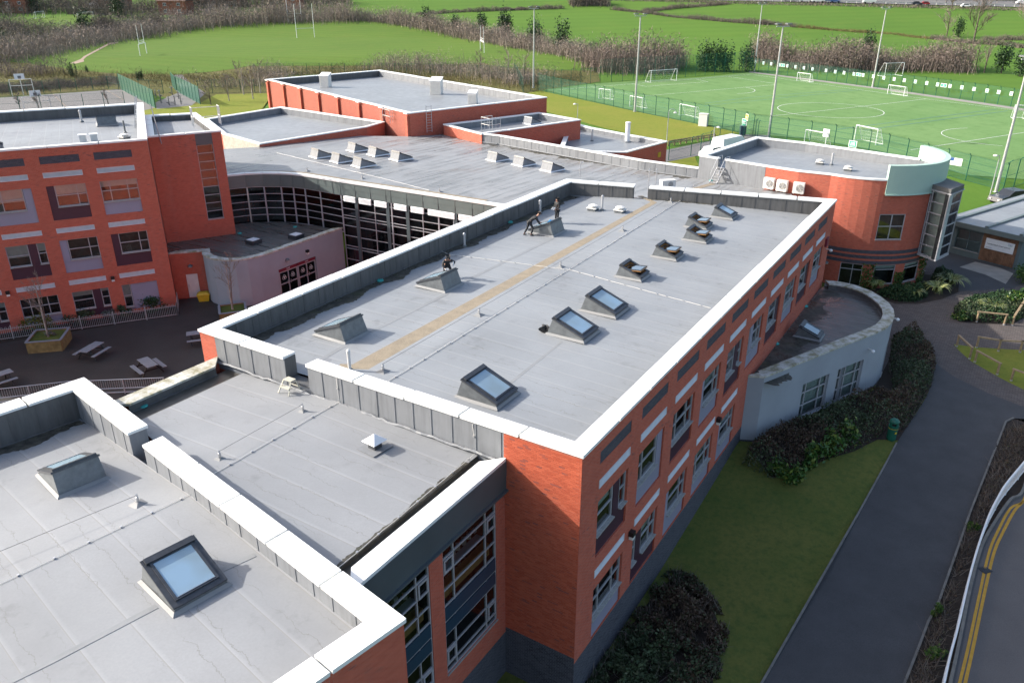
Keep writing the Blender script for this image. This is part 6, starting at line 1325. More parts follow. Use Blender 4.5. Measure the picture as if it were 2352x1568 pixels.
# ============================================================ FENCES, POSTS AND GOALS
def alphamesh(name, col, cover, px):
    m = N(name); s = m.sep(m.uv()); a = m.math('LESS_THAN', m.math('FRACT', m.math('MULTIPLY', s[0], 1 / px)), cover); b = m.math('LESS_THAN', m.math('FRACT', m.math('MULTIPLY', s[1], 1 / (px * 4))), cover * .5); f = m.math('MAXIMUM', a, b)
    t = m.n('BsdfTransparent'); x = m.n('MixShader'); m.l(f, x.inputs[0]); m.l(t.outputs[0], x.inputs[1]); m.set(col, .6); m.l(m.b.outputs[0], x.inputs[2]); m.l(x.outputs[0], m.out.inputs[0]); return m.mat
M['weld_mesh'] = alphamesh('green_weld_mesh', (.02, .14, .09), .13, .05); M['weld_dark'] = alphamesh('dark_weld_mesh', (.03, .07, .05), .11, .05); M['net'] = alphamesh('goal_net', (.6, .62, .62), .1, .12)
def fence(name, lb, pts, h, gap, mat_post, mat_mesh, crank=.35, wires=(.02, .5, 1.), grp=None, r=.04, dz=0., step=None):
    o = thing(name, lb, 'fence', tuple(pts[0]), grp); P_ = []
    for a, b in zip(pts, pts[1:]):
        n = max(1, round(np.linalg.norm((b - a)[:2]) / gap)); P_ += [a + (b - a) * t / n for t in range(n)]
    P_.append(pts[-1]); P_ = [pnt(p, HZ(0, p[1]) + dz) for p in P_]
    d0_ = unit((P_[-1] - P_[0])[:2]); out = np.array([d0_[1], -d0_[0], 0])
    proto = None; mm = MB(); wm = MB()
    for p in P_:
        if proto is None:
            mb = MB(); mb.bar(p, p + UP * h, r * 2); 
            if crank: mb.bar(p + UP * (h - .01), p + UP * (h + crank * .8) + out * crank, r * 1.6)
            proto = mb.build('post', M[mat_post], o)
        else: c_ = proto.copy(); COL.objects.link(c_); c_.parent = o; c_.location = tuple(p - P_[0])
    for a, b in zip(P_, P_[1:]):
        L_ = float(np.linalg.norm(b - a)); mm.poly([a + UP * .03, b + UP * .03, b + UP * h, a + UP * h], [(0, 0), (L_, 0), (L_, h), (0, h)])
        if crank: mm.poly([a + UP * h, b + UP * h, b + UP * (h + crank * .8) + out * crank, a + UP * (h + crank * .8) + out * crank], [(0, 0), (L_, 0), (L_, crank), (0, crank)])
        for w_ in wires: wm.bar(a + UP * (h * w_), b + UP * (h * w_), .028)
    mm.build('wire_mesh', M[mat_mesh], o, kind='stuff'); wm.build('wire', M[mat_post], o, kind='stuff'); return o
near_f = TP('a3', 330, 772, 1225, 968, 1900, 1105, 2100, 1145, 'a4', 30, 1165, 320, 1205, 720, 1270, 1170, 1360) + [T('a4', 1850, 1545), T('b4', 2170, 240)]
fence('pitch_fence', 'tall green mesh fence along the near side of the football pitch', near_f, 3.1, 3.0, 'green_steel', 'weld_mesh', wires=(.02, .25, .5, .75, 1.))
fence('pitch_fence', 'green mesh fence on the left end of the pitch, low part', TP('a3', 330, 765, 520, 735, 855, 710), 3.2, 3.0, 'green_steel', 'weld_mesh'); fence('pitch_fence', 'extra tall green mesh fence behind the left goal', TP('a3', 855, 710, 1500, 668, 2150, 618), 5.0, 3.0, 'green_steel', 'weld_mesh', crank=0, wires=(.02, .33, .67, 1.))
fence('pitch_fence', 'green mesh fence with numbered signs on the far side of the pitch', TP('a4', 0, 615, 500, 675, 1100, 755, 1700, 835, 2352, 935), 3.2, 3.0, 'green_steel', 'weld_mesh'); fence('pitch_fence', 'green fence turning the corner beside the tall floodlight at the right', TP('b4', 2170, 240, 2352, 180), 3.4, 3.0, 'green_steel', 'weld_mesh')
fence('site_fence', 'dark green mesh fence behind the sports hall', TP('a2', 40, 640, 600, 635, 1240, 640, 1850, 650, 2352, 680), 2.6, 2.9, 'green_steel', 'weld_dark', 0); fence('site_fence', 'dark mesh fence behind the ball court', TP('a1', -200, 838, 380, 805, 930, 762, 1290, 800, 1400, 800), 2.6, 3.2, 'green_steel', 'weld_dark', 0); fence('site_fence', 'dark mesh fence on this side of the ball court', TP('a1', -200, 960, 540, 930, 1070, 900), 2.4, 3.2, 'green_steel', 'weld_dark', 0); fence('site_fence', 'dark mesh fence behind the lawn birches', TP('a1', 1700, 800, 2300, 790), 2.6, 3.0, 'green_steel', 'weld_dark', 0); fence('site_fence', 'green mesh fence stepping down beside the service road', TP('a3', 1440, 1375, 1630, 1335, 1870, 1250, 2180, 1165, 2200, 1180), 2.4, 3.2, 'green_steel', 'weld_dark', .25)
fence('site_fence', 'green posts left of the first floodlight', TP('a3', 120, 640, 200, 790, 320, 770), 2.8, 2.5, 'green_steel', 'weld_dark', 0)
def slatfence(lb, a, b, h, n, seg_):
    o = thing('slatted_fence', lb, 'fence', tuple(a), 'green slatted fences'); m_ = round(np.linalg.norm((b - a)[:2]) / seg_)
    for i in range(m_ + 1): p = a + (b - a) * i / m_; MB().bar(p, p + UP * h, .09).build('post', M['green_steel'], o)
    for k_ in range(n): z = .15 + (h - .2) * k_ / (n - 1); MB().bar(a + UP * z, b + UP * z, .03, h / n * .62).build('slat', M['green_steel'], o)
slatfence('long green slatted fence along the end of the ball court', T('a1', 1030, 765), T('a1', 1330, 928), 3.2, 16, 2.9); slatfence('green slatted fence right of the outdoor gym', T('a1', 1520, 790), T('a1', 1715, 895), 3.2, 16, 2.9); slatfence('short green slatted fence beside the path', T('a1', 1475, 740), T('a1', 1515, 790), 3.0, 14, 2.4)
def goal(name, lb, a, b, h, depth, cat='goal', grp='football goals', net=True, r=.06, side=1):
    o = thing(name, lb, cat, tuple(a), grp); d = unit((b - a)[:2]); e = np.array([-d[1], d[0], 0]) * depth * side; a = np.array(a, float); b = np.array(b, float)
    for p in (a, b):
        MB().tube([p, p + UP * h], r, 6).build('upright', M['white'], o); MB().tube([p + UP * h, p + e * .35 + UP * h, p + e], r * .6, 5).build('stay', M['white'], o); MB().tube([p, p + e], r * .7, 5).build('side_bar', M['white'], o)
    MB().tube([a + UP * h, b + UP * h], r, 6).build('crossbar', M['white'], o); MB().tube([a + e, b + e], r * .7, 5).build('ground_bar', M['white'], o)
    if net:
        mb = MB(); L_ = float(np.linalg.norm(b - a)); mb.poly([a + e, b + e, b + e * .35 + UP * h, a + e * .35 + UP * h], [(0, 0), (L_, 0), (L_, h), (0, h)]); mb.poly([a + e * .35 + UP * h, b + e * .35 + UP * h, b + UP * h, a + UP * h], [(0, 0), (L_, 0), (L_, 1), (0, 1)]); mb.build('net', M['net'], o)
def gl(c, x0, y0, x1, y1, h, dp, lb, side=1): goal('football_goal', lb, T(c, x0, y0) + UP * PZ, T(c, x1, y1) + UP * PZ, h, dp, side=side)
gl('a3', 1288, 708, 1508, 692, 2.5, 2.0, 'full size white goal at the left end of the pitch'); gl('a3', 845, 848, 940, 860, 1.9, 1.3, 'small goal nearest the left end along the near fence', 1); gl('a3', 1108, 915, 1213, 935, 1.9, 1.3, 'small goal behind the second floodlight'); gl('a3', 1532, 990, 1668, 1020, 1.9, 1.3, 'small goal behind the grey cabinet')
gl('a4', 408, 693, 517, 708, 1.8, 1.2, 'left of two small goals along the far fence', 1); gl('a4', 1182, 808, 1322, 828, 1.8, 1.2, 'right of two small goals along the far fence', 1); gl('a4', 1158, 658, 1310, 652, 3.0, 2.5, 'tall goal standing outside the far fence'); gl('a4', 2255, 1018, 2352, 1022, 2.2, 1.4, 'goal cut by the right picture edge'); gl('a4', 470, 1228, 648, 1262, 1.9, 1.3, 'small goal half hidden by the rounded building'); gl('a4', 898, 1205, 1080, 1245, 2.2, 1.5, 'goal above the rounded building roof')
gl('a1', 310, 160, 385, 152, 2.4, 2.0, 'left small goal on the upper left field'); gl('a1', 668, 165, 803, 158, 2.4, 2.0, 'right goal on the upper left field')
def rugby(lb, a, b, hb, ht, foot=False):
    o = thing('rugby_posts', lb, 'rugby posts', tuple(a), 'rugby posts'); a = np.array(a, float); b = np.array(b, float)
    if not foot:
        for p in (a, b): MB().tube([p, p + UP * ht], [.1, .07], 6).build('post', M['white'], o)
        MB().tube([a + UP * hb, b + UP * hb], .06, 6).build('crossbar', M['white'], o)
    else:
        for p in (a, b): MB().tube([p, p + UP * hb], .09, 6).build('upright', M['white'], o)
        MB().tube([a + UP * hb, b + UP * hb], .09, 6).build('crossbar', M['white'], o); c_, d = a + (b - a) * .12, a + (b - a) * .88
        for p in (c_, d): MB().tube([p + UP * (hb + .1), p + UP * ht], [.07, .05], 6).build('post', M['white'], o)
        for z in (.35, .8): MB().tube([c_ + UP * (hb + z), d + UP * (hb + z)], .05, 6).build('rung', M['white'], o)
rugby('tall white rugby posts in the middle of the sports field', T('a2', 402, 328), T('a2', 553, 322), 3.1, 11); rugby('second tall white rugby posts behind the first', T('a2', 327, 192), T('a2', 443, 190), 3.1, 13); rugby('combined football and rugby goal at the left of the field', T('a1', 1200, 480), T('a1', 1257, 460), 3.0, 8.0, True); rugby('combined football and rugby goal at the right end of the field', T('a2', 1970, 436), T('a2', 2003, 456), 2.9, 7.0, True)
# floodlights
def mast(lb, base, h, lamps, rz):
    o = thing('floodlight_mast', lb, 'floodlight', tuple(base), 'floodlight masts'); p = np.array(base, float); MB().tube([p, p + UP * h], [.2, .10], 8).build('mast', M['galv'], o); MB().cbox(p, .5, .5, .08, 0).build('base_plate', M['galv'], o)
    d, e = dirv(rz), dirv(rz + 90); MB().bar(p - d * 1.0 + UP * h, p + d * 1.0 + UP * h, .12).build('crossarm', M['galv'], o)
    for s in lamps:
        q = p + d * s + UP * (h + .25); mb = MB(); mb.box(q - d * .33 - e * .45, d * .66, e * .8, UP * .16 + e * .0); mb.build('lamp', M['zinc'], o); mb = MB(); mb.bar(q - UP * .25, q, .06); mb.build('bracket', M['galv'], o)
def mh(c, xb, yb, xt, yt):
    b = T(c, xb, yb); r = ray(*K(c, xt, yt)); k_ = (r[0] * b[0] + r[1] * b[1]) / (r[0] ** 2 + r[1] ** 2); return b, HC + r[2] * k_ - b[2]
for c, xb, yb, xt, yt, lb in (('a3', 285, 755, 288, 75, 'first floodlight mast from the left, by the fence corner'), ('a3', 1152, 957, 1187, 138, 'second floodlight mast, before the near pitch fence'), ('a4', 45, 612, 103, 38, 'floodlight mast at the far left corner of the pitch'), ('a4', 168, 1175, 292, 228, 'floodlight mast behind the rounded building parapet'), ('a4', 1055, 750, 1163, 78, 'floodlight mast halfway along the far fence')):
    b, h = mh(c, xb, yb, xt, yt); mast(lb, b, h, (-.8, .8), 10)
mast('thick floodlight mast at the right edge beside the fence corner', T('b4', 2110, 255), 15, (-.8, .8), 10)
def lampost(lb, base, h, arm, rz, swan=False):
    o = thing('lamp_post', lb, 'street lamp', tuple(base), 'lamp posts'); p = np.array(base, float); d = dirv(rz); MB().tube([p, p + UP * h * .25, p + UP * h], [.09, .07, .045], 7).build('pole', M['galv'], o)
    if swan: MB().tube([p + UP * h] + [p + d * (.45 - .45 * math.cos(t)) + UP * (h + .45 * math.sin(t)) for t in np.linspace(.3, 2.9, 8)], .04, 5).build('arm', M['galv'], o)
    else: MB().bar(p + UP * h, p + UP * h + d * arm, .06).build('arm', M['galv'], o)
    q = p + d * (arm if not swan else .9) + UP * (h - (.15 if swan else .08)); MB().lathe(q, [(.24, 0), (.26, .06), (.18, .16), (.05, .2)], 10).build('lamp_head', M['plastic_white'], o)
for c, xb, yb, xt, yt, sw_, rz, lb in (('a3', 660, 1075, 665, 890, 0, 190, 'lamp post rising behind the brick block'), ('a3', 1422, 1240, 1440, 960, 1, 0, 'swan neck lamp post beside the plant room'), ('a3', 1815, 1290, 1828, 1088, 0, 0, 'lamp post above the white vehicle'), ('b4', 2060, 285, 2140, -60, 0, 180, 'lamp post with a yellow sign behind the library roof')):
    b, h = mh(c, xb, yb, xt, yt); lampost(lb, b, h, .5, rz, bool(sw_))
def board(name, lb, c, x, y, z, w, h, mat, face, mark=None, cat='sign', grp=None):
    o = thing(name, lb, cat, tuple(W(c, x, y, z)), grp); p = ORG[o]; d = dirv(face - 90); n_ = dirv(face)
    MB().box(p - d * w / 2 - UP * h / 2, d * w, n_ * -.04, UP * h).build('board', M['white'], o)
    MB().box(p - d * w * .4 - UP * h * .4 + n_ * .002, d * w * .8, n_ * .01, UP * h * .8).build('face', M[mat], o)
    if mark: mark(o, p + n_ * .014, d, n_)
    return o
M['sign_green'] = simple('sign_green', (.01, .30, .20), .5, var=.02); M['sign_yellow'] = simple('sign_yellow', (.75, .58, .02), .5, var=.02)
def num(o, p, d, n_):
    for s in (-.09, .09): MB().box(p + d * (s - .05) - UP * .12, d * .1, n_ * .006, UP * .24).build('mark', M['white'], o)
ORDW = 'first second third fourth fifth sixth seventh eighth ninth tenth eleventh twelfth thirteenth fourteenth fifteenth sixteenth seventeenth eighteenth nineteenth twentieth twenty-first twenty-second twenty-third twenty-fourth twenty-fifth last'.split() + [''] * 4
ff = FR(T('a4', 0, 615)[:2], T('a4', 2352, 935)[:2])
for i, (x, y) in enumerate(((55, 531), (122, 540), (188, 547), (258, 556), (326, 565), (396, 573), (468, 582), (541, 591), (657, 604), (736, 615), (811, 624), (895, 634), (974, 643), (1062, 655), (1151, 667), (1240, 678), (1327, 688), (1421, 700), (1519, 712), (1611, 724), (1717, 737), (1819, 749), (1923, 763), (2034, 777), (2134, 789), (2242, 802), (288, 560), (936, 639), (1664, 731))):
    r = ray(*K('a4', x, y)); k_ = (ff.n[:2] @ ff.a[:2]) / (ff.n[:2] @ r[:2]); q = r * k_; zz = q[2] + HC; q = q - ff.n * .1 * -1
    o = thing('fence_sign', (['left', 'middle', 'right'][i - 26] + ' of the three wide green signs hung on the far pitch fence' if i > 25 else ORDW[i] + ' small square green sign from the left on the far pitch fence'), 'sign', (q[0], q[1], zz), 'wide green signs on the far fence' if i > 25 else 'numbered signs on the far fence'); p = ORG[o]; d, n_ = ff.d, -ff.n; w_ = 1.3 if i > 25 else .62
    MB().box(p - d * w_ / 2 - UP * .34 + n_ * .05, d * w_, n_ * -.03, UP * .68).build('board', M['white'], o); MB().box(p - d * (w_ / 2 - .08) - UP * .26 + n_ * .052, d * (w_ - .16), n_ * .012, UP * .52).build('face', M['sign_green'], o); num(o, p + n_ * .066, d, n_)
def tick(o, p, d, n_): 
    for s in range(4): MB().box(p + d * (-.3 + .18 * s) - UP * .25, d * .08, n_ * .006, UP * .5).build('mark', M['white'], o)
def nearsign(name, lb, c, x, y, w, h, mat, mark=None):
    q = None; px = K(c, x, y)
    for a, b in zip(near_f, near_f[1:]):
        f_ = FR(a[:2], b[:2]); r = ray(*px); k_ = (f_.n[:2] @ f_.a[:2]) / (f_.n[:2] @ r[:2]); t = r * k_; u_ = f_.u(t)
        if -.5 < u_ < f_.L + .5 and k_ > 0: q = (f_, t, t[2] + HC)
    f_, t, zz = q; o = thing(name, lb, 'sign', (t[0], t[1], zz), 'signs on the near pitch fence'); p = ORG[o]; sg = -1 if np.dot(f_.n, t * np.array([1, 1, 0])) > 0 else 1; n_ = f_.n * sg; d = f_.d
    MB().box(p - d * w / 2 - UP * h / 2 + n_ * .08, d * w, n_ * -.03, UP * h).build('board', M['white'], o); MB().box(p - d * w * .42 - UP * h * .42 + n_ * .082, d * w * .84, n_ * .012, UP * h * .84).build('face', M[mat], o)
    if mark: mark(o, p + n_ * .096, d, n_)
nearsign('warning_sign', 'yellow warning sign high on the near pitch fence', 'a3', 2115, 1003, .75, .95, 'sign_yellow', num); nearsign('info_sign', 'green information sign below the yellow one', 'a3', 2093, 1048, .95, 1.1, 'sign_green', tick); nearsign('info_sign', 'blank white sign on the near pitch fence', 'a4', 663, 1138, .95, 1.1, 'white'); nearsign('info_sign', 'green information sign behind the rounded building roof', 'a4', 890, 1232, 1.2, .9, 'sign_green', tick)
M['sign_blue'] = simple('sign_blue', (.02, .08, .25), .5, var=.02)
def park(o, p, d, n_): MB().box(p - d * .62 + UP * .05, d * .45, n_ * .006, UP * .4).build('parking_mark', M['sign_blue'], o)
nearsign('parking_sign', 'white parking sign with a blue square on the pitch fence', 'a4', 1765, 1382, 1.7, .9, 'white', park)
# cabinet, litter bin, low timber rail, parked vehicles
o = thing('utility_cabinet', 'grey utility cabinet at the foot of the near pitch fence', 'cabinet', tuple(T('a3', 1735, 1080))); p = ORG[o]; MB().cbox(p, 1.35, .8, 1.9, -30).build('body', M['plastic_white'], o); MB().cbox(p + UP * 1.902, 1.45, .9, .08, -30).build('lid', M['white'], o)
o = thing('wheeled_bin', 'dark blue wheeled bin beside the pitch gate', 'bin', tuple(T('a3', 2070, 1160))); p = ORG[o]; MB().cbox(p + UP * .1, .75, .75, 1.25, 0).build('body', M['navy'], o); MB().cbox(p + UP * 1.352, .82, .85, .1, 0).build('lid', M['navy'], o)
o = thing('timber_rail', 'long low timber rail beside the service road', 'fence', tuple(T('a3', 1440, 1250))); a, b = T('a3', 1440, 1250), T('a3', 1835, 1190)
for k_ in range(9): p = a + (b - a) * k_ / 8; MB().cbox(p, .18, .18, .75, 0).build('post', M['wood'], o)
for z in (.4, .7): MB().bar(a + UP * z, b + UP * z, .06, .16).build('rail', M['wood'], o)
def car(name, lb, base, rz, L_, W_, H_, mat, van=False, grp='parked vehicles'):
    o = thing(name, lb, 'van' if van else 'car', tuple(base), grp); p = np.array(base, float); d, e = dirv(rz), dirv(rz + 90)
    prof = [(-.5, .18), (-.5, .55), (-.47, .97), (.22, 1.), (.36, .62), (.49, .5), (.5, .2)] if van else [(-.5, .2), (-.5, .58), (-.42, .66), (-.3, .98), (.08, 1.), (.24, .66), (.47, .55), (.5, .25)]
    def ext(pr, w, z0=0, m=None):
        n = len(pr); v = [p + d * a * L_ + e * s * w * W_ / 2 * (1 if b < .65 else .88) + UP * b * H_ for s in (-1, 1) for a, b in pr]; return v, [tuple(range(n))[::-1], tuple(range(n, 2 * n))] + [(i, (i + 1) % n, n + (i + 1) % n, n + i) for i in range(n)]
    MB().raw(*ext(prof, 1)).build('body', M[mat], o)
    gl_ = [(.0, .68), (.0, .92), (.2, .92), (.3, .68)] if van else [(-.38, .68), (-.28, .93), (.07, .95), (.2, .68)]
    MB().raw(*ext(gl_, 1.02)).build('side_windows', M['black_plastic'], o)
    for sx in (-.32, .32):
        for sy in (-1, 1):
            c_ = p + d * sx * L_ + e * sy * (W_ / 2 - .1) + UP * .32; q = [c_ + d * .32 * math.cos(t) + UP * .32 * math.sin(t) for t in np.linspace(0, 2 * math.pi, 13)[:-1]]
            w_ = MB().raw(q + [t + e * sy * .16 for t in q], [tuple(range(12)), tuple(range(12, 24))] + [(i, (i + 1) % 12, 12 + (i + 1) % 12, 12 + i) for i in range(12)]).build('wheel', M['black_plastic'], o)
    for sy in (-.6, .6): MB().box(p + d * L_ * .492 + e * sy * W_ / 2 - e * .12 + UP * H_ * .38, d * .06, e * .24, UP * .12).build('headlight', M['plastic_white'], o)
    return o
M['car_white'] = simple('white_car_paint', (.78, .78, .78), .25, var=.02); M['car_dark'] = simple('dark_grey_car_paint', (.045, .05, .06), .25, .3, var=.05); M['car_red'] = simple('red_car_paint', (.3, .02, .02), .25, var=.05); M['car_blue'] = simple('blue_car_paint', (.05, .10, .25), .3, var=.05)
car('parked_van', 'white vehicle parked behind the brick parapet', T('a3', 1960, 1300), 38, 5.6, 2.1, 2.2, 'car_white', True); car('parked_car', 'white car in front of the white van', T('a3', 1830, 1345), 38, 4.3, 1.8, 1.5, 'car_white'); car('parked_car', 'dark grey estate car behind the library roof', T('b4', 2215, 345), 200, 4.6, 1.85, 1.55, 'car_dark')
mwd = math.degrees(math.atan2((mw[2] - mw[0])[1], (mw[2] - mw[0])[0]))
for i, (x, y, v_, mt, lb) in enumerate(((345, 12, True, 'car_white', 'white van at the left of the motorway traffic'), (485, 18, True, 'car_white', 'white pickup truck on the motorway'), (590, 22, True, 'car_white', 'white van leading the blue and white one'), (680, 20, True, 'car_blue', 'blue and white van on the motorway'), (735, 24, False, 'car_blue', 'blue car behind the motorway vans'), (1025, 32, True, 'car_white', 'lone white van in the middle of the motorway'), (1435, 45, False, 'car_dark', 'dark car on the motorway'), (1495, 46, False, 'car_red', 'red car on the motorway'), (1855, 65, False, 'car_white', 'white car at the right of the motorway'), (2340, 40, True, 'car_white', 'white lorry cut by the right edge'))):
    px = K('a4', x, y + 6); c_ = G(px[0], px[1]); c_ = c_ + UP * .35; car('motorway_van' if v_ else 'motorway_car', lb, c_, mwd + (0 if i % 2 else 180), 5.8 if v_ else 4.4, 2.1, 2.4 if v_ else 1.5, mt, v_, 'motorway traffic')
o = thing('crash_barrier', 'white motorway crash barrier on short posts', 'barrier', tuple(mw[0]))
bp = [mw[0] + np.array([200, -12, 0])] + list(mw); mb = MB()
for a, b in zip(bp, bp[1:]): 
    za, zb = a.copy(), b.copy(); za[2] = HZ(0, a[1]) + 1.0; zb[2] = HZ(0, b[1]) + 1.0; MB().bar(za, zb, .1, .3).build('rail', M['galv'], o)
    n = int(np.linalg.norm((b - a)[:2]) / 4)
    for k_ in range(n): p = a + (b - a) * k_ / n; p[2] = HZ(0, p[1]) + .3; mb.bar(p, p + UP * .8, .3)
mb.build('posts', M['plastic_white'], o, kind='stuff')
# ball court goals
for x0, y0, x1, y1, h, lb, bx_ in ((108, 822, 298, 812, 3.1, 'far white basketball goal on the ball court', (175, 690)), (212, 945, 440, 925, 2.2, 'near white basketball goal on the ball court', (300, 845))):
    a, b = T('a1', x0, y0), T('a1', x1, y1); o = thing('basketball_goal', lb, 'basketball goal', tuple(a), 'basketball goals'); d = unit(b - a); e = np.cross(UP, d)
    for p in (a, b, (a + b) / 2): MB().bar(p, p + UP * h, .1).build('upright', M['plastic_white'], o)
    for z in (h, h * .62): MB().bar(a + UP * z, b + UP * z, .1).build('bar', M['plastic_white'], o)
    c_ = (a + b) / 2 + UP * (h + .05) - e * .3; bb = MB().box(c_ - d * .9, d * 1.8, e * -.05, UP * 1.05).build('backboard', M['white'], o); MB().box(c_ - d * .3 - e * .06 + UP * .2, d * .6, e * -.01, UP * .45).build('target_square', M['zinc'], bb)
    MB().tube([c_ - e * .35 + UP * .15 + d * .22 * math.cos(t) + e * .22 * math.sin(t) for t in np.linspace(0, 6.28, 12)], .02, 4).build('hoop', M['red_sign'], o)
# outdoor gym
for i, (x, y) in enumerate(((1370, 845), (1380, 885), (1450, 905), (1500, 900), (1475, 815), (1550, 895), (1530, 850), (1335, 840))):
    o = thing('gym_machine', ('leftmost', 'second', 'third', 'nearest', 'farthest', 'rightmost', 'middle right', 'far left')[i] + ' grey outdoor gym machine between the slatted fences', 'gym machine', tuple(T('a1', x, y)), 'outdoor gym machines'); p = ORG[o]; a = random.uniform(0, 180); d = dirv(a)
    MB().tube([p, p + UP * 1.7], .09, 6).build('column', M['zinc'], o); MB().bar(p + UP * 1.5 - d * .5, p + UP * 1.5 + d * .5, .07).build('handle_bar', M['galv'], o); MB().cbox(p + UP * .5 + d * .45, .45, .4, .08, a).build('seat', M['black_plastic'], o); MB().bar(p + UP * .25, p + UP * .5 + d * .45, .07).build('strut', M['zinc'], o)
# houses beyond the field
M['tile'] = simple('roof_tiles', (.16, .09, .07), .85, var=.2, scale=1.5); M['house_brick'] = simple('house_brick', (.30, .11, .07), .9, var=.15)
def house(lb, base, rz, w, dp, h, rh, wins=3):
    o = thing('house', lb, 'house', tuple(base), 'far houses'); p = np.array(base, float); d, e = dirv(rz), dirv(rz + 90); q = [p, p + d * w, p + d * w + e * dp, p + e * dp]
    q = [(p + d * x + e * y)[:2] for x, y in ((-w / 2, 0), (w / 2, 0), (w / 2, dp), (-w / 2, dp))]; f_ = FR(q[0], q[1]); z0 = p[2]
    MB().prism(q, z0 - 1, z0 + h).build('wall', M['house_brick'], o)
    a = [pnt(t, z0 + h) for t in offset(q, -.35)]; m1, m2 = (a[0] + a[3]) / 2 + UP * rh, (a[1] + a[2]) / 2 + UP * rh; rf = MB().raw(a + [m1, m2], [(0, 1, 5, 4), (2, 3, 4, 5), (1, 2, 5), (3, 0, 4), (3, 2, 1, 0)]).build('roof', M['tile'], o)
    MB().cbox((m1 + (m2 - m1) * .25) - UP * .4, .7, .7, 1.5, rz).build('chimney', M['house_brick'], rf)
    for k_ in range(wins):
        for z in (.9, 3.5):
            u_ = w * (k_ + .5) / wins; mb = MB(); f_.box(mb, u_ - .7, u_ + .7, z0 + z, z0 + z + 1.2, -.04, .0); wd = mb.build('window', M['white'], o)
            for s in (-.33, .33): mb = MB(); f_.box(mb, u_ + s - .27, u_ + s + .27, z0 + z + .12, z0 + z + 1.08, -.055, -.041); mb.build('pane', M['black_plastic'], wd)
    return o
house('red brick house with white windows beyond the upper left field', T('a1', 920, 85), -6, 14, 9, 5.6, 3.2, 3); house('house partly hidden by trees at the top left corner', T('a1', 130, 115), -4, 11, 9, 5.6, 3.2, 2); house('house behind bare trees left of the woodland', T('a1', 1480, 130), -4, 12, 8, 5.4, 3.2, 2); house('long dark roofed house at the top among trees', T('a1', 1830, 60), -3, 24, 10, 3.0, 3.4, 3); house('orange roofed house among the trees behind the rugby posts', T('a2', 370, 80), 4, 7, 9, 5.5, 4, 1)
o = thing('conservatory', 'white conservatory at the side of the red brick house', 'conservatory', tuple(T('a1', 815, 85))); p = ORG[o]; MB().cbox(p, 4, 3, 2.2, 0).build('frame', M['white'], o); MB().raw([p + np.array(t) for t in ((-2.1, -1.6, 2.2), (2.1, -1.6, 2.2), (2.1, 1.6, 2.2), (-2.1, 1.6, 2.2), (0, 0, 3.6))], [(0, 1, 4), (1, 2, 4), (2, 3, 4), (3, 0, 4)]).build('roof', M['white'], o)
o = thing('garden_wall', 'long dark garden wall behind the small goal field', 'wall', tuple(T('a1', 580, 125))); a, b = T('a1', 580, 125), T('a1', 950, 128); MB().bar(a + UP * 1.2, b + UP * 1.2, .4, 2.4).build('wall', M['bark'], o); MB().bar(a + UP * 2.45, b + UP * 2.45, .5, .1).build('coping', M['kerb'], o)
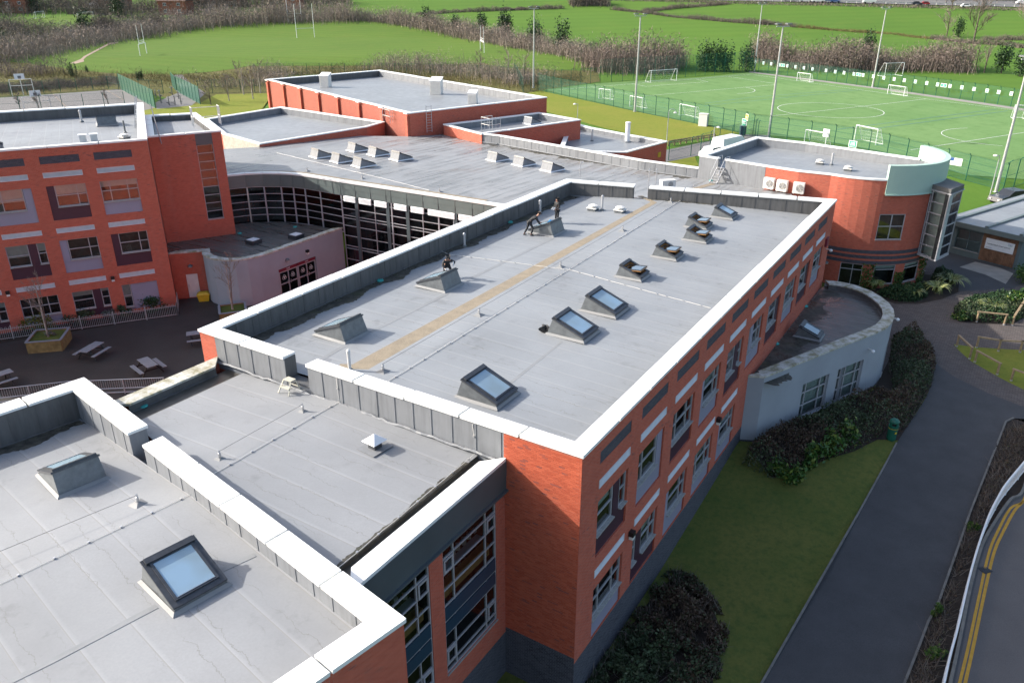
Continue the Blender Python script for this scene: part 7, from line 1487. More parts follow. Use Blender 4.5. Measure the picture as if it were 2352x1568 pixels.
# ============================================================ PLANTING NEAR THE BUILDING
def inpoly(pts, poly):
    x, y = pts[:, 0], pts[:, 1]; ins = np.zeros(len(pts), bool); n = len(poly)
    for i in range(n):
        x0, y0 = poly[i][:2]; x1, y1 = poly[(i + 1) % n][:2]; c_ = ((y0 > y) != (y1 > y)) & (x < (x1 - x0) * (y - y0) / (y1 - y0 + 1e-12) + x0); ins ^= c_
    return ins
def edge_dist(pts, poly):
    d = np.full(len(pts), 1e9); n = len(poly)
    for i in range(n):
        a = np.array(poly[i][:2], float); b = np.array(poly[(i + 1) % n][:2], float); t = np.clip(((pts - a) @ (b - a)) / ((b - a) @ (b - a) + 1e-9), 0, 1); d = np.minimum(d, np.linalg.norm(pts - (a + t[:, None] * (b - a)), axis=1))
    return d
def hedge(name, label, poly, h, n, size, mats, seed, cat='hedge', wild=.35, soft=.7, twigs=0, hole=.95):
    r = np.random.default_rng(seed); o = thing(name, label, cat, tuple(np.append(np.mean([p[:2] for p in poly], axis=0), 0))); P2 = np.array([p[:2] for p in poly]); lo, hi = P2.min(0), P2.max(0); pts = r.uniform(lo, hi, (n * 3, 2)); pts = pts[inpoly(pts, poly)][:n]; d = edge_dist(pts, poly)
    env = h * np.clip((d / soft) ** .5, .12, 1) * (1 + wild * (np.sin(pts[:, 0] * 2.1 + seed) * np.cos(pts[:, 1] * 1.7) * .5 + np.sin(pts[:, 0] * 5.3) * np.sin(pts[:, 1] * 4.7 + seed) * .35)); z = env * (1 - r.uniform(0, 1, len(pts)) ** 2.2 * .75) + r.normal(0, .05, len(pts)); c = np.column_stack([pts + r.normal(0, .05, pts.shape), np.maximum(z, .03)])
    gap_ = (np.sin(pts[:, 0] * 3.1 + seed) * np.sin(pts[:, 1] * 2.7 + 1.3 * seed) + .6 * np.sin(pts[:, 0] * 7.7) * np.sin(pts[:, 1] * 6.9 + seed)) < hole; c, pts, z = c[gap_], pts[gap_], z[gap_]; c[:, 2] += np.interp(c[:, 1], _px, _pz)
    sel = (np.sin(pts[:, 0] * .9 + seed * 1.3) + np.cos(pts[:, 1] * 1.1 + seed) + r.normal(0, .6, len(pts))) > 0.1; parts = []
    for k_, s in enumerate((sel, ~sel)):
        if s.sum(): v, f = leaf_quads(c[s], size * r.uniform(.55, 1.4, int(s.sum())), r); parts.append((v, f, k_ % len(mats)))
    fastmesh('foliage', parts, [M[m_] for m_ in mats], o)
    m_ = max(30, twigs); b = pts[r.integers(0, len(pts), m_)]; b3 = np.column_stack([b, np.interp(b[:, 1], _px, _pz)]); t3 = b3 + np.column_stack([r.normal(0, .3, (m_, 2)), r.uniform(.5, 1.15, m_) * h]); v, f = tri_blades(b3, t3, np.full(m_, .03), r); fastmesh('stems', [(v, f, 0)], [M['twig_dark']], o); return o
hedge('hedge', 'broad brown and green hedge wrapping the curved annex', TP('d4', 40, 1010, 420, 845, 760, 690, 1060, 590, 1190, 640, 1240, 560, 1195, 380, 1220, 120, 1330, 60, 1440, 80, 1550, 190, 1590, 330, 1550, 520, 1400, 800, 1290, 930, 1150, 930, 950, 1060, 700, 1130, 430, 1260, 200, 1320, -60, 1200), 1.05, 30000, .075, ('hedge_brown', 'hedge_green'), 101, wild=.6, twigs=900, hole=.8)
hedge('shrubbery', 'dark tangled shrubbery in the shade below the brick corner', TP('e3', 700, 1600, 1010, 1180, 1330, 720, 1450, 610, 1640, 640, 1870, 900, 1950, 1150, 1870, 1500, 1840, 1700, 1000, 1900), 0.8, 26000, .075, ('hedge_brown', 'hedge_green'), 102, wild=1.0, soft=2.4, twigs=900, hole=.3)
for i, (x, y, s, h, lb) in enumerate(((820, 1010, .75, 1.3, 'bright laurel with long leaves at the top of the row'), (690, 1090, .8, 1.2, 'wide bright laurel in the middle of the row'), (560, 1160, .6, 1.0, 'low bright laurel below the wide one'), (520, 1230, .45, .8, 'yellowish laurel near the lawn'), (370, 1340, .65, 1.0, 'laurel at the lower end of the row by the lawn'), (240, 1265, .5, .9, 'sparse laurel at the left of the row'))): leafy('laurel', lb, T('d4', x, y), s, s, h, 420, .13, 'laurel', 110 + i, 'shrub', 'laurels in front of the hedge', ragged=.45)
vp = [p1, *pr_]; kk = kb_[:6]
def strip(a, b, f0, f1): return [a[i] for i in range(f0, f1)] + [b[i] for i in range(f1 - 1, f0 - 1, -1)]
RG = -1.12
rail_top = [W('e4', 1640, 1700, 1.05 + RG), W('e4', 1668, 1567, 1.05 + RG), W('e4', 1720, 1330, 1.05 + RG), W('e4', 1790, 1070, 1.05 + RG), W('e4', 1880, 680, 1.05 + RG), W('e4', 1960, 400, 1.05 + RG), W('e4', 2040, 180, 1.05 + RG), W('e4', 2110, 45, 1.05 + RG), W('d4', 2180, 1430, 1.05 + RG), W('d4', 2352, 1240, 1.05 + RG)]; rail_top.append(rail_top[-1] + (rail_top[-1] - rail_top[-2]) * 2.0)
vin = [p1 + np.array([.25, 0, 0])] + [p + np.array([.22, 0, 0]) for p in pr_[:-2]]; vou = [r_ - np.array([.35, 0, 0]) for r_ in rail_top]
hedge('verge_shrubs', 'low brown twiggy shrubs between the path and the guard rail', [p[:2] for p in vin] + [(vin[-1] + np.array([1.2, .6, 0]))[:2]] + [p[:2] for p in vou[::-1]], .6, 15000, .055, ('hedge_brown', 'hedge_brown'), 120, wild=.5, soft=.4, twigs=2200)
for i, (x, y, s) in enumerate(((1560, 1330, .7), (1900, 270, .35), (1600, 980, .3))): leafy('ground_ivy', ('wide green ivy patch on the verge near the bottom', 'small ivy patch on the verge near the rail bend', 'tiny ivy patch in the middle of the verge')[i], T('e4', x, y), s, s * .8, .5, 350, .09, 'ivy', 130 + i, 'ivy')
# beds by the round tower and the planted island
hedge('shrubbery', 'dark evergreen shrubs below the rounded brick end', TP('b4', 1090, 1130, 1250, 1190, 1420, 1195, 1520, 1150, 1560, 1000, 1600, 920, 1700, 960, 1780, 1020, 1640, 1110, 1540, 1060, 1350, 1100, 1200, 1090), .9, 9000, .09, ('hedge_green', 'evergreen'), 140)
hedge('shrubbery', 'mixed low shrubs on the paved island by the timber rails', TP('b4', 1740, 1320, 1770, 1230, 1850, 1185, 2050, 1145, 2352, 1135) + [(49, 57.5)] + TP('b4', 2352, 1320, 2250, 1375, 2000, 1370, 1800, 1355), .75, 11000, .09, ('hedge_green', 'evergreen'), 141)
def flax(lb, base, r0, h, n, seed):
    r = np.random.default_rng(seed); o = thing('flax_plant', lb, 'plant', tuple(base), 'striped flax plants'); base = np.array(base, float); V, F_ = [], []
    for k_ in range(n):
        a = r.uniform(0, 6.28); l = r.uniform(.6, 1.1); d = np.array([math.cos(a), math.sin(a), 0]); s = np.array([-d[1], d[0], 0]) * .045; prev = None
        pts = [base + d * r0 * l * t + UP * h * l * (1.9 * t - 1.45 * t * t * l) for t in (0, .3, .6, .85, 1.05)]
        for j, q in enumerate(pts): w = s * (1 if j < 3 else (.7 if j == 3 else .15)); V += [q - w, q + w]
        b = len(V) - 10; F_ += [(b + 2 * j, b + 2 * j + 1, b + 2 * j + 3, b + 2 * j + 2) for j in range(4)]
    fastmesh('leaves', [(np.array(V), np.array(F_), 0)], [M['flax']], o); MB().lathe(base, [(.14, 0), (.1, .2)], 7).build('crown_base', M['hedge_green'], o)
for i, (x, y, r0, h, lb) in enumerate(((1395, 1150, 1.1, 1.2, 'striped flax left of the pair by the rounded wall'), (1600, 1120, 1.3, 1.4, 'large striped flax in the middle by the rounded wall'), (1720, 1060, 1.5, 1.5, 'large striped flax nearest the entrance path'), (1070, 1090, 1.0, 1.3, 'dark flax under the ground floor window'), (2070, 1270, 1.3, 1.3, 'striped flax on the paved island'))): flax(lb, T('b4', x, y), r0, h, 90, 150 + i)
leafy('yellow_shrub', 'bright yellow green shrub on the paved island at the right edge', T('b4', 2310, 1230), 1.3, 1.3, 1.2, 900, .12, 'laurel', 160, 'shrub'); leafy('round_shrub', 'clipped round green shrub beside the library wall', T('b4', 2345, 1020), 1.6, 1.5, 1.9, 1500, .1, 'laurel', 161, 'shrub')
leafy('green_shrub', 'bright low shrub at the left tip of the paved island', T('b4', 1800, 1340), .9, .7, .7, 600, .09, 'laurel', 162, 'shrub')
for i, (a0, a1, z1, lb) in enumerate(((lows[0][1] - 1, lows[1][0] + 1, 2.3, 'ivy climbing the brick pier right of the tower door'), (lows[1][1], lows[2][0], 1.5, 'ivy on the middle pier of the rounded wall'), (lows[2][1] - 1, lows[3][0] + 1, 2.6, 'ivy on the right pier of the rounded wall'))):
    r = np.random.default_rng(170 + i); n = 380; a = r.uniform(a0, a1, n); z = r.uniform(0, 1, n) ** 1.2 * z1; c_ = np.array([np.append(RC + np.array([math.cos(R(t)), math.sin(R(t))]) * (RR + .06 + r.uniform(0, .12)), zz) for t, zz in zip(a, z)]); o = thing('ivy', lb, 'ivy', tuple(np.append(cyl((a0 + a1) / 2), 0)), 'ivy on the rounded wall'); v, f = leaf_quads(c_, .1 * r.uniform(.6, 1.3, n), r); fastmesh('leaves', [(v, f, 0)], [M['ivy']], o)
    MB().tube([pnt(cyl((a0 + a1) / 2) * 1.002, 0), pnt(RC + (cyl((a0 + a1) / 2) - RC) * 1.01, z1 * .8)], .02, 4).build('vine', M['bark'], o)
# timber post and rail round the islands
def rail(lb, pts, h=.85):
    o = thing('timber_rail', lb, 'fence', tuple(pts[0]), 'timber rails by the entrance')
    for p in pts: MB().tube([p, p + UP * h], .08, 7).build('post', M['wood'], o); MB().tube([p, p + UP * .12], .085, 7).build('post_shoe', M['galv'], o)
    for a, b in zip(pts, pts[1:]):
        t = unit(b - a); MB().bar(a - t * .1 + UP * (h + .04), b + t * .1 + UP * (h + .04), .15, .09).build('rail', M['wood'], o)
rail('timber rail on the left edge of the grass island', TP('d4', 1775, 185, 1885, 290)); rail('timber rail on the near edge of the grass island', TP('d4', 1930, 318, 2120, 425)); rail('timber rail at the lower right of the grass island', TP('d4', 2240, 478, 2380, 530)); rail('long timber rail along the back of the grass island', TP('d4', 1945, 195, 2130, 225, 2315, 235, 2480, 245)); rail('timber rail before the striped flax on the paved island', TP('b4', 1945, 1365, 2180, 1390)); rail('timber rail turning the corner of the paved island', TP('b4', 2250, 1395, 2310, 1300, 2352, 1250))
# litter bin
o = thing('litter_bin', 'dark green litter bin with a domed hood beside the path', 'bin', tuple(T('d4', 1212, 975))); p = ORG[o]
MB().lathe(p, [(.24, 0), (.26, .1), (.27, .85)], 16).build('body', M['green_steel'], o); MB().lathe(p + UP * .86, [(.29, 0), (.29, .12)], 16).build('rim', M['green_steel'], o)
mb = MB()
for k_ in range(4): a = k_ * 90 + 20; q = p + dirv(a) * .23 + UP * .97; mb.cbox(q, .06, .12, .2, a)
mb.build('hood_support', M['green_steel'], o, kind='stuff'); MB().lathe(p + UP * 1.17, [(.29, 0), (.28, .08), (.2, .17), (.05, .21)], 16).build('hood', M['green_steel'], o)
MB().lathe(p + UP * .78, [(.275, 0), (.275, .025)], 16).build('gold_band', M['yellow'], o); MB().lathe(p + UP * .98, [(.2, 0), (.2, .18)], 12).build('opening', M['black_plastic'], o)
q = p + dirv(-75) * .275 + UP * .5; MB().cbox(q, .12, .015, .12, 15).build('emblem', M['yellow'], o)
# guard rail along the road
o = thing('guard_rail', 'white galvanised pedestrian guard rail curving beside the road', 'railing', tuple(np.append(rail_top[1][:2], 0)))
rs_ = smooth(rail_top, 4); rs_ = [pnt(p, HZ(0, p[1]) + 1.05) for p in rs_]
MB().tube(rs_, .05, 6).build('top_rail', M['white'], o); MB().tube([p - UP * .15 for p in rs_], .03, 5).build('upper_rail', M['white'], o); MB().tube([p - UP * .9 for p in rs_], .03, 5).build('bottom_rail', M['white'], o)
acc = 0; bars = MB(); cur = 0.
for a, b in zip(rs_, rs_[1:]):
    L_ = np.linalg.norm(b - a); s = 0.
    while s < L_:
        p = a + (b - a) * s / L_ - UP * 1.05; acc += 1
        if acc % 16 == 0: MB().tube([p, p + UP * 1.05], .035, 6).build('post', M['white'], o)
        else: bars.bar(p + UP * .15, p + UP * .9, .014)
        s += .12
bars.build('bars', M['white'], o, kind='stuff')
# wall lamps, cameras
def walllamp(lb, fr, u, z, dome=False):
    o = thing('wall_lamp', lb, 'lamp', tuple(fr.pt(u, z)), 'wall lamps'); 
    if dome:
        c_ = fr.pt(u, z, -.12); MB().lathe(c_ - UP * .02, [(.2, 0), (.17, .1), (.08, .16), (.01, .17)], 12).build('shade', M['zinc'], o); MB().lathe(c_ - UP * .12, [(.03, 0), (.14, .04), (.18, .1)], 12).build('glass', M['plastic_white'], o); mb = MB(); fr.box(mb, u - .06, u + .06, z + .02, z + .14, -.1, 0); mb.build('bracket', M['zinc'], o)
    else:
        mb = MB(); fr.box(mb, u - .13, u + .13, z, z + .22, -.22, 0); mb.build('housing', M['black_plastic'], o); mb = MB(); fr.box(mb, u - .11, u + .11, z - .16, z - .002, -.2, -.02); mb.build('diffuser', M['plastic_white'], o)
walllamp('black bulkhead lamp between the ground floor windows near the brick corner', fB, 4.7, 4.0); walllamp('black bulkhead lamp farther along the shaded facade near the annex', fB, 15.6, 4.0)
walllamp('black bulkhead lamp low on the classroom block', fL, fL.L - 4.3, 3.15); walllamp('second black bulkhead lamp at the left of the classroom block', fL, fL.L - 11.5, 3.15); walllamp('dome lamp above the white courtyard door', FR(cf[0], cf[1]), 1.5, 2.85, True); walllamp('dome lamp above the left cafe doors', dfr, dd0 + 1.55, 2.95, True); walllamp('black lamp above the right cafe doors', dfr, dd0 + 3.9, 3.0)
f_ = FR(cyl(228), cyl(232)); walllamp('dome lamp at the left of the rounded wall', f_, .2, 1.9, True)
def camera(lb, fr, u, z):
    o = thing('security_camera', lb, 'camera', tuple(fr.pt(u, z)), 'security cameras'); mb = MB(); mb.bar(fr.pt(u, z, 0), fr.pt(u, z, -.3), .05); mb.build('arm', M['plastic_white'], o); MB().lathe(fr.pt(u, z - .16, -.34), [(.03, 0), (.11, .05), (.12, .14), (.05, .2)], 10).build('dome', M['white'], o)
camera('white dome camera at the far end of the shaded facade', fB, 38.8, 6.9); fa_ = FR(ax[1], ax[2]); fa2 = FR(ax[2], ax[3]); camera('white camera above the annex windows', fa2, 2.35, 3.3); fa3 = FR(ax[6], ax[7]); camera('white dome camera on the rounded end of the annex', fa3, .4, 4.0)
mb = MB(); fB.box(mb, 37.9, 38.6, 7.3, 7.9, -.14, 0); mb.build('alarm_box', M['red_sign'], None, label='dark red alarm box near the far corner of the facade', cat='alarm box')
# ============================================================ LIBRARY
l0, l1, l2 = W('b4', 1640, 752, 0)[:2], W('b4', 2278, 918, 0)[:2], None
ldir = unit(l1 - l0); lper = np.array([-ldir[1], ldir[0]]); l2 = l1 + lper * 16; l3 = l0 + lper * 16
lib = thing('library', 'single storey library with cedar panel, name board and wet grey ribbed roof', 'building', pnt((l0 + l2) / 2, 0)); flb = FR(l0, l1); LH = 3.15
def lu(x, y): 
    r = ray(*K('b4', x, y)); k_ = (flb.n[:2] @ flb.a[:2]) / (flb.n[:2] @ r[:2]); q = r * k_; return flb.u(q), q[2] + HC
wu0, wz1 = lu(1785, 555); wu1, _ = lu(2005, 605); wz0 = lu(1870, 775)[1]; cu0 = lu(2015, 600)[0]; cu1 = lu(2325, 660)[0]
wz0, wz1 = .65, 2.6
wall(lib, flb, 0, LH, [M['teal_paint']], holes=[(wu0, wu1, wz0, wz1, .08)])
window(lib, flb, wu0, wu1, wz0, wz1, .05, (.5,), (.5,), fw=.07, frame='teal_paint', room=.3, back='blind', sill=True)
nb_ = 20; 
for k_ in range(nb_):
    a = cu0 + (flb.L - .3 - cu0) * k_ / nb_; mb = MB(); flb.box(mb, a + .006, a + (flb.L - .3 - cu0) / nb_ - .006, .12, LH - .45, -.04 - .012 * (k_ % 2), 0); mb.build('cedar_board', M['cedar'], lib)
for a, b in ((l1, l2), (l2, l3), (l3, l0)): wall(lib, FR(a, b), 0, LH, [M['teal_paint']])
rpl = offset([l0, l1, l2, l3], -.35); MB().prism(rpl, LH - .35, LH + .12, bottom=True).build('fascia', M['fascia_light'], lib)
roof(lib, offset(rpl, .12), LH + .125, M['roof_dark2'] if 'roof_dark2' in M else M['roof_far'], 60, 'roof')
for k_ in range(7):
    t = (k_ + .3) * 3.1
    mb = MB(); a = pnt(rpl[0] + ldir * t, LH + .13); e3 = pnt(lper, 0); mb.box(a + e3 * .1, pnt(ldir, 0) * .3, e3 * 16.2, UP * .16); mb.build('roof_rib', M['fascia_light'], lib)
su0, su1 = cu0 + .35, min(flb.L - .55, cu0 + .35 + 2.7)
mb = MB(); flb.box(mb, su0, su1, 1.35, 2.35, -.12, -.07); sg_ = mb.build('name_board', M['white'], lib)
mid_u = (su0 + su1) / 2
lettering('lettering', 'Lamberhead Green Library', flb, mid_u - .05, 1.85, -.125, .19, M['black_plastic'], lib); lettering('lettering', 'www.wigan.gov.uk', flb, su0 + .42, 1.5, -.125, .08, M['black_plastic'], lib); lettering('logo_lettering', 'Wigan', flb, su1 - .38, 2.2, -.125, .15, M['sign_blue'], lib); lettering('logo_lettering', 'Council', flb, su1 - .38, 2.07, -.125, .13, M['sign_green'], lib)
# ============================================================ COURTYARD
def picnic(lb, c, rz, group='picnic tables'):
    o = thing('picnic_table', lb, 'picnic table', (0, 0, 0), group)
    for k_ in range(5): MB().box((-.9, -.37 + k_ * .15, .74), (1.8, 0, 0), (0, .135, 0), (0, 0, .035)).build('top_slat', M['bench'], o)
    for s in (-1, 1):
        for k_ in range(2): MB().box((-.9, s * .78 - .14 + k_ * .145, .44), (1.8, 0, 0), (0, .135, 0), (0, 0, .035)).build('seat_slat', M['bench'], o)
    for x in (-.6, .6):
        for s in (-1, 1): MB().bar((x, s * .28, .74), (x, s * .72, 0), .07).build('leg', M['black_plastic'], o)
        MB().bar((x, -.9, .42), (x, .9, .42), .05, .08).build('cross_beam', M['black_plastic'], o)
    o.location = tuple(c); o.rotation_euler = (0, 0, R(rz)); return o
M['bench'] = simple('grey_recycled_planks', (.24, .25, .28), .6, var=.1, scale=6)
def mid2p(c, *q):
    P_ = [W(c, x, y, .75) for x, y in q]; m_ = sum(P_) / len(P_); return m_
c_ = mid2p('d1', (650, 235), (715, 248), (900, 140), (845, 130)); a_ = W('d1', 900, 140, .75) - W('d1', 715, 248, .75); picnic('grey picnic table right of the big timber planter', (c_[0], c_[1], 0), math.degrees(math.atan2(a_[1], a_[0])))
c_ = mid2p('d1', (1170, 288), (1248, 265), (1355, 352), (1275, 368)); a_ = W('d1', 1275, 368, .75) - W('d1', 1170, 288, .75); picnic('grey picnic table nearest the low link parapet', (c_[0], c_[1], 0), math.degrees(math.atan2(a_[1], a_[0])))
c_ = W('d1', 1680, 62, .75); picnic('grey picnic table half hidden by the corner of the main wing', (c_[0] + .2, c_[1], 0), 20); c_ = W('d1', -25, 425, .75); picnic('grey picnic table cut by the left picture edge', (c_[0], c_[1], 0), 50)
def planter(lb, c, w, rz, h, seed, th):
    o = thing('planter', lb, 'planter', tuple(c), 'timber planters'); p = np.array(c, float); d, e = dirv(rz), dirv(rz + 90)
    M.setdefault('planter', simple('yellowed_sleepers', (.26, .20, .075), .85, var=.25, scale=3))
    for k_ in range(3):
        z = h / 3 * k_
        for s in (-1, 1): MB().box(p + e * s * w / 2 - e * .06 - d * w / 2 + UP * (z + .004), d * w, e * .12, UP * (h / 3 - .012)).build('sleeper', M['planter'], o); MB().box(p + d * s * w / 2 - d * .06 - e * (w / 2 - .062) + UP * (z + .004), d * .12, e * (w - .124), UP * (h / 3 - .012)).build('sleeper', M['planter'], o)
    for s in (-1, 1): MB().box(p + e * s * w / 2 - e * .09 - d * (w / 2 + .06) + UP * h, d * (w + .12), e * .18, UP * .05).build('cap_board', M['bench'], o); MB().box(p + d * s * w / 2 - d * .09 - e * (w / 2 - .092) + UP * h, d * .18, e * (w - .184), UP * .05).build('cap_board', M['bench'], o)
    MB().box(p - d * (w / 2 - .06) - e * (w / 2 - .06) + UP * (h - .12), d * (w - .12), e * (w - .12), UP * .02).build('soil', M['lawn'], o)
    return o
c_ = T('d1', 360, 225); c_ = c_ + np.array([.1, 1.0, 0]); planter('square timber planter holding a slim bare tree, left courtyard', c_, 2.3, 12, .85, 1, 5); bare_tree('courtyard_tree', 'slim pale bare tree growing in the left timber planter', c_ + UP * .75, 5.2, 1.5, 201, 'twig', 'birch', tw=.018, n=(12, 9, 6), trunk=.35, r0=.09)
leafy('planter_shrub', 'grey lavender round the foot of the planter tree', c_ + UP * .74, .5, .4, .35, 250, .06, 'grey_leaf', 205, 'shrub')
c2 = T('b1', 1985, 1330) + np.array([0, .4, 0]); planter('square planter by the curved cafe wall', c2, 2.0, 20, .7, 2, 5); bare_tree('courtyard_tree', 'slim bare tree in front of the curved cafe wall', c2 + UP * .6, 5.0, 1.5, 202, 'twig', 'birch', tw=.018, n=(12, 9, 6), trunk=.35, r0=.08)
def bowtop(lb, pts, h=1.0, gap=.13, bay=2.45, grp='bow top railings'):
    o = thing('bow_top_railing', lb, 'railing', tuple(pts[0]), grp); bars = MB(); a, b = pts[0], pts[-1]; L_ = float(np.linalg.norm(b - a)); d = (b - a) / L_; n = max(1, round(L_ / bay))
    for k_ in range(n + 1): p = a + d * L_ * k_ / n; MB().bar(p, p + UP * (h + .12), .06).build('post', M['galv'], o)
    MB().bar(a + UP * .12, b + UP * .12, .03, .04).build('bottom_rail', M['galv'], o); MB().bar(a + UP * (h - .14), b + UP * (h - .14), .03, .04).build('top_rail', M['galv'], o)
    s = .08; k_ = 0
    while s < L_:
        p = a + d * s; bars.bar(p + UP * .06, p + UP * (h - .05), .02)
        if k_ % 2 == 0: bars.tube([p + d * (gap / 2) + d * -gap / 2 * math.cos(t) + UP * (h - .06 + gap / 2 * math.sin(t)) for t in np.linspace(0, math.pi, 6)], .011, 4, cap=False)
        s += gap; k_ += 1
    bars.build('bars', M['galv'], o, kind='stuff')
bowtop('galvanised bow top railing along the classroom block planting', [T('b1', -500, 1595), T('b1', 1525, 1308)]); q0, q1 = T('b1', 1525, 1308), T('b1', 1500, 1200); bowtop('short return of the bow top railing at the block corner', [q0, fR.pt(0.4, 0, -.1) * np.array([1, 1, 0])])
def barrier(lb, a, b):
    o = thing('pedestrian_barrier', lb, 'barrier', tuple(a), 'steel pedestrian barriers'); L_ = np.linalg.norm(b - a); n = max(1, round(L_ / 2.2)); d = (b - a) / L_; bars = MB()
    for k_ in range(n + 1): p = a + d * L_ * k_ / n; MB().bar(p, p + UP * 1.05, .06).build('post', M['galv'], o)
    for z in (.12, .42, 1.05): MB().tube([a + UP * z, b + UP * z], .03, 5).build('rail', M['galv'], o)
    for s in np.arange(.1, L_, .14): bars.bar(a + d * s + UP * .42, a + d * s + UP * 1.05, .014)
    bars.build('bars', M['galv'], o, kind='stuff')
barrier('steel barrier behind the near left parapet, left length', T('d1', -500, 730), T('d1', 640, 600)); barrier('steel barrier right of the near left parapet corner', T('d1', 720, 600), T('d1', 1420, 570))
for i, (x, y, sx, sy, h, mt, lb) in enumerate(((310, 1470, 1.6, .8, 1.25, 'shrub_yellow', 'yellow green shrub behind the railing at the left'), (640, 1410, 1.6, .7, 1.0, 'hedge_green', 'dark green shrub behind the railing'), (910, 1360, .7, .5, .7, 'grey_leaf', 'small grey shrub behind the railing'), (1040, 1345, .8, .6, .9, 'hedge_green', 'small green shrub between grey shrub and laurel'), (1240, 1305, 1.6, .8, 1.3, 'evergreen', 'large laurel bush at the block corner'))): leafy('courtyard_shrub', lb, T('b1', x, y) + np.array([0, .75, 0]), sx, sy, h, 900, .085, mt, 210 + i, 'shrub', 'shrubs along the classroom block')
o = thing('grit_bin', 'yellow grit bin beside the white courtyard door', 'bin', tuple(T('b1', 1748, 1180))); p = ORG[o]; q = dirv(15), dirv(105)
MB().raw([p + q[0] * a * .48 * k_ + q[1] * b * .3 * k_ + UP * z for z, k_ in ((0, .82), (.55, 1)) for a, b in ((-1, -1), (1, -1), (1, 1), (-1, 1))], [(0, 1, 5, 4), (1, 2, 6, 5), (2, 3, 7, 6), (3, 0, 4, 7), (4, 5, 6, 7)]).build('body', M['yellow'], o); MB().raw([p + q[0] * a * .52 * k_ + q[1] * b * .34 * k_ + UP * z for z, k_ in ((.552, 1), (.62, 1), (.78, .6)) for a, b in ((-1, -1), (1, -1), (1, 1), (-1, 1))], [(0, 1, 5, 4), (1, 2, 6, 5), (2, 3, 7, 6), (3, 0, 4, 7), (4, 5, 9, 8), (5, 6, 10, 9), (6, 7, 11, 10), (7, 4, 8, 11), (8, 9, 10, 11)]).build('lid', M['yellow'], o)
# ============================================================ SILT, MOSS AND DAMP ALONG THE GUTTERS
def ragged(name, parent, fr, u0, u1, d0, d1, zf, mat, seed, j=.25, step=.07):
    r = np.random.default_rng(seed); us = np.arange(u0, u1, step); a = 0.; mb = MB(); prev = None
    for u in us:
        a = .93 * a + r.normal(0, .28); w = d1 * (1 + j * math.tanh(a) + .2 * math.sin(u * 1.7 + seed)); p, q = fr.pt(u, 0, d0), fr.pt(u, 0, d0 + max(.08, w)); p[2] = zf(p) + .006; q[2] = zf(q) + .006
        if prev is not None: mb.poly([prev[0], p, q, prev[1]])
        prev = (p, q)
    mb.build(name, mat, parent)
def siltmat():
    m = N('gutter_silt'); p = m.pos(); f = m.noise(p, 3.2, 5, .7); c = m.mix(m.ramp(f, .35, .6), (.028, .026, .022), (.085, .08, .065)); c = m.mix(m.ramp(m.noise(p, 1.1, 4), .55, .7, 0, .6), c, (.05, .055, .02)); m.set(c, m.ramp(m.noise(p, .9, 3), .4, .6, .25, .75), spec=.4); return m.mat
M['silt'] = siltmat()
ragged('silt', main, fD, .7, fD.L - .7, PW + .0, .85, mainR, M['silt'], 1); ragged('silt', main, fC, .8, gC[0] - .2, PW, .25, mainR, M['silt'], 2, .6); ragged('silt', sw, f2, .7, 20, .66, .75, swR, M['silt'], 3); ragged('silt', link, FR(rin[0], rin[1]), .1, 7.5, -.03, .2, lambda p: 8.945, M['silt'], 4, .5)
ragged('silt', annex, FR((23.0, 55.6), (13.4, 40.6)), .3, 17.5, .0, 1.5, flat(3.885), M['silt'], 5)
fh = FR(hp[2], hp[0]); ragged('silt', hall, FR(hp[0], hp[2]), .5, 24, .05, .7, hallR, M['silt'], 6, .8); ragged('silt', hall, FR(hp[2], hp[4]), .2, 12, .1, .6, hallR, M['silt'], 7, .8)
# ============================================================ PEOPLE
M['skin'] = simple('skin', (.42, .23, .16), .55, var=.08); M['jacket'] = simple('dark_jacket', (.022, .023, .027), .75, var=.25, scale=8); M['trousers'] = simple('dark_trousers', (.028, .029, .034), .85, var=.25, scale=8); M['shoe'] = simple('black_shoes', (.012, .012, .013), .5); M['glove'] = simple('red_gloves', (.45, .03, .03), .7); M['hair'] = simple('dark_hair', (.05, .03, .018), .7); M['cloth'] = simple('white_cloth', (.78, .78, .78), .8); M['hat'] = simple('black_knit_hat', (.012, .012, .013), .9); M['bag_blue'] = simple('bright_blue_bag', (.02, .28, .60), .5, var=.15, scale=12)
def skinned(name, joints, bones, mat, parent, sub=2):
    """one continuous surface grown over a skeleton; joints: name -> (xyz, radius)"""
    ks = list(joints); me = bpy.data.meshes.new(name); me.from_pydata([tuple(joints[k_][0]) for k_ in ks], [(ks.index(a), ks.index(b)) for a, b in bones], []); o = bpy.data.objects.new(name, me); COL.objects.link(o)
    sk = o.modifiers.new('skin', 'SKIN'); sk.use_smooth_shade = True
    lay = me.skin_vertices[0].data if me.skin_vertices else None
    if lay is None: bpy.context.view_layer.objects.active = o; lay = me.skin_vertices[0].data
    for i, k_ in enumerate(ks): r_ = joints[k_][1]; lay[i].radius = (r_, r_) if np.isscalar(r_) else r_; lay[i].use_root = (i == 0)
    s = o.modifiers.new('smooth', 'SUBSURF'); s.levels = sub; s.render_levels = sub
    dg = bpy.context.evaluated_depsgraph_get(); m2 = bpy.data.meshes.new_from_object(o.evaluated_get(dg)); bpy.data.objects.remove(o); m2.materials.clear(); m2.materials.append(mat); m2.name = name
    o = bpy.data.objects.new(name, m2); COL.objects.link(o); o.parent = parent; ORG[o] = np.zeros(3); return o
def ball(c, r, prof=None, n=12): return MB().lathe(c, [(r[0] * math.sin(t), r[1] * (1 - math.cos(t))) for t in np.linspace(.12, math.pi - .08, 9)], n)
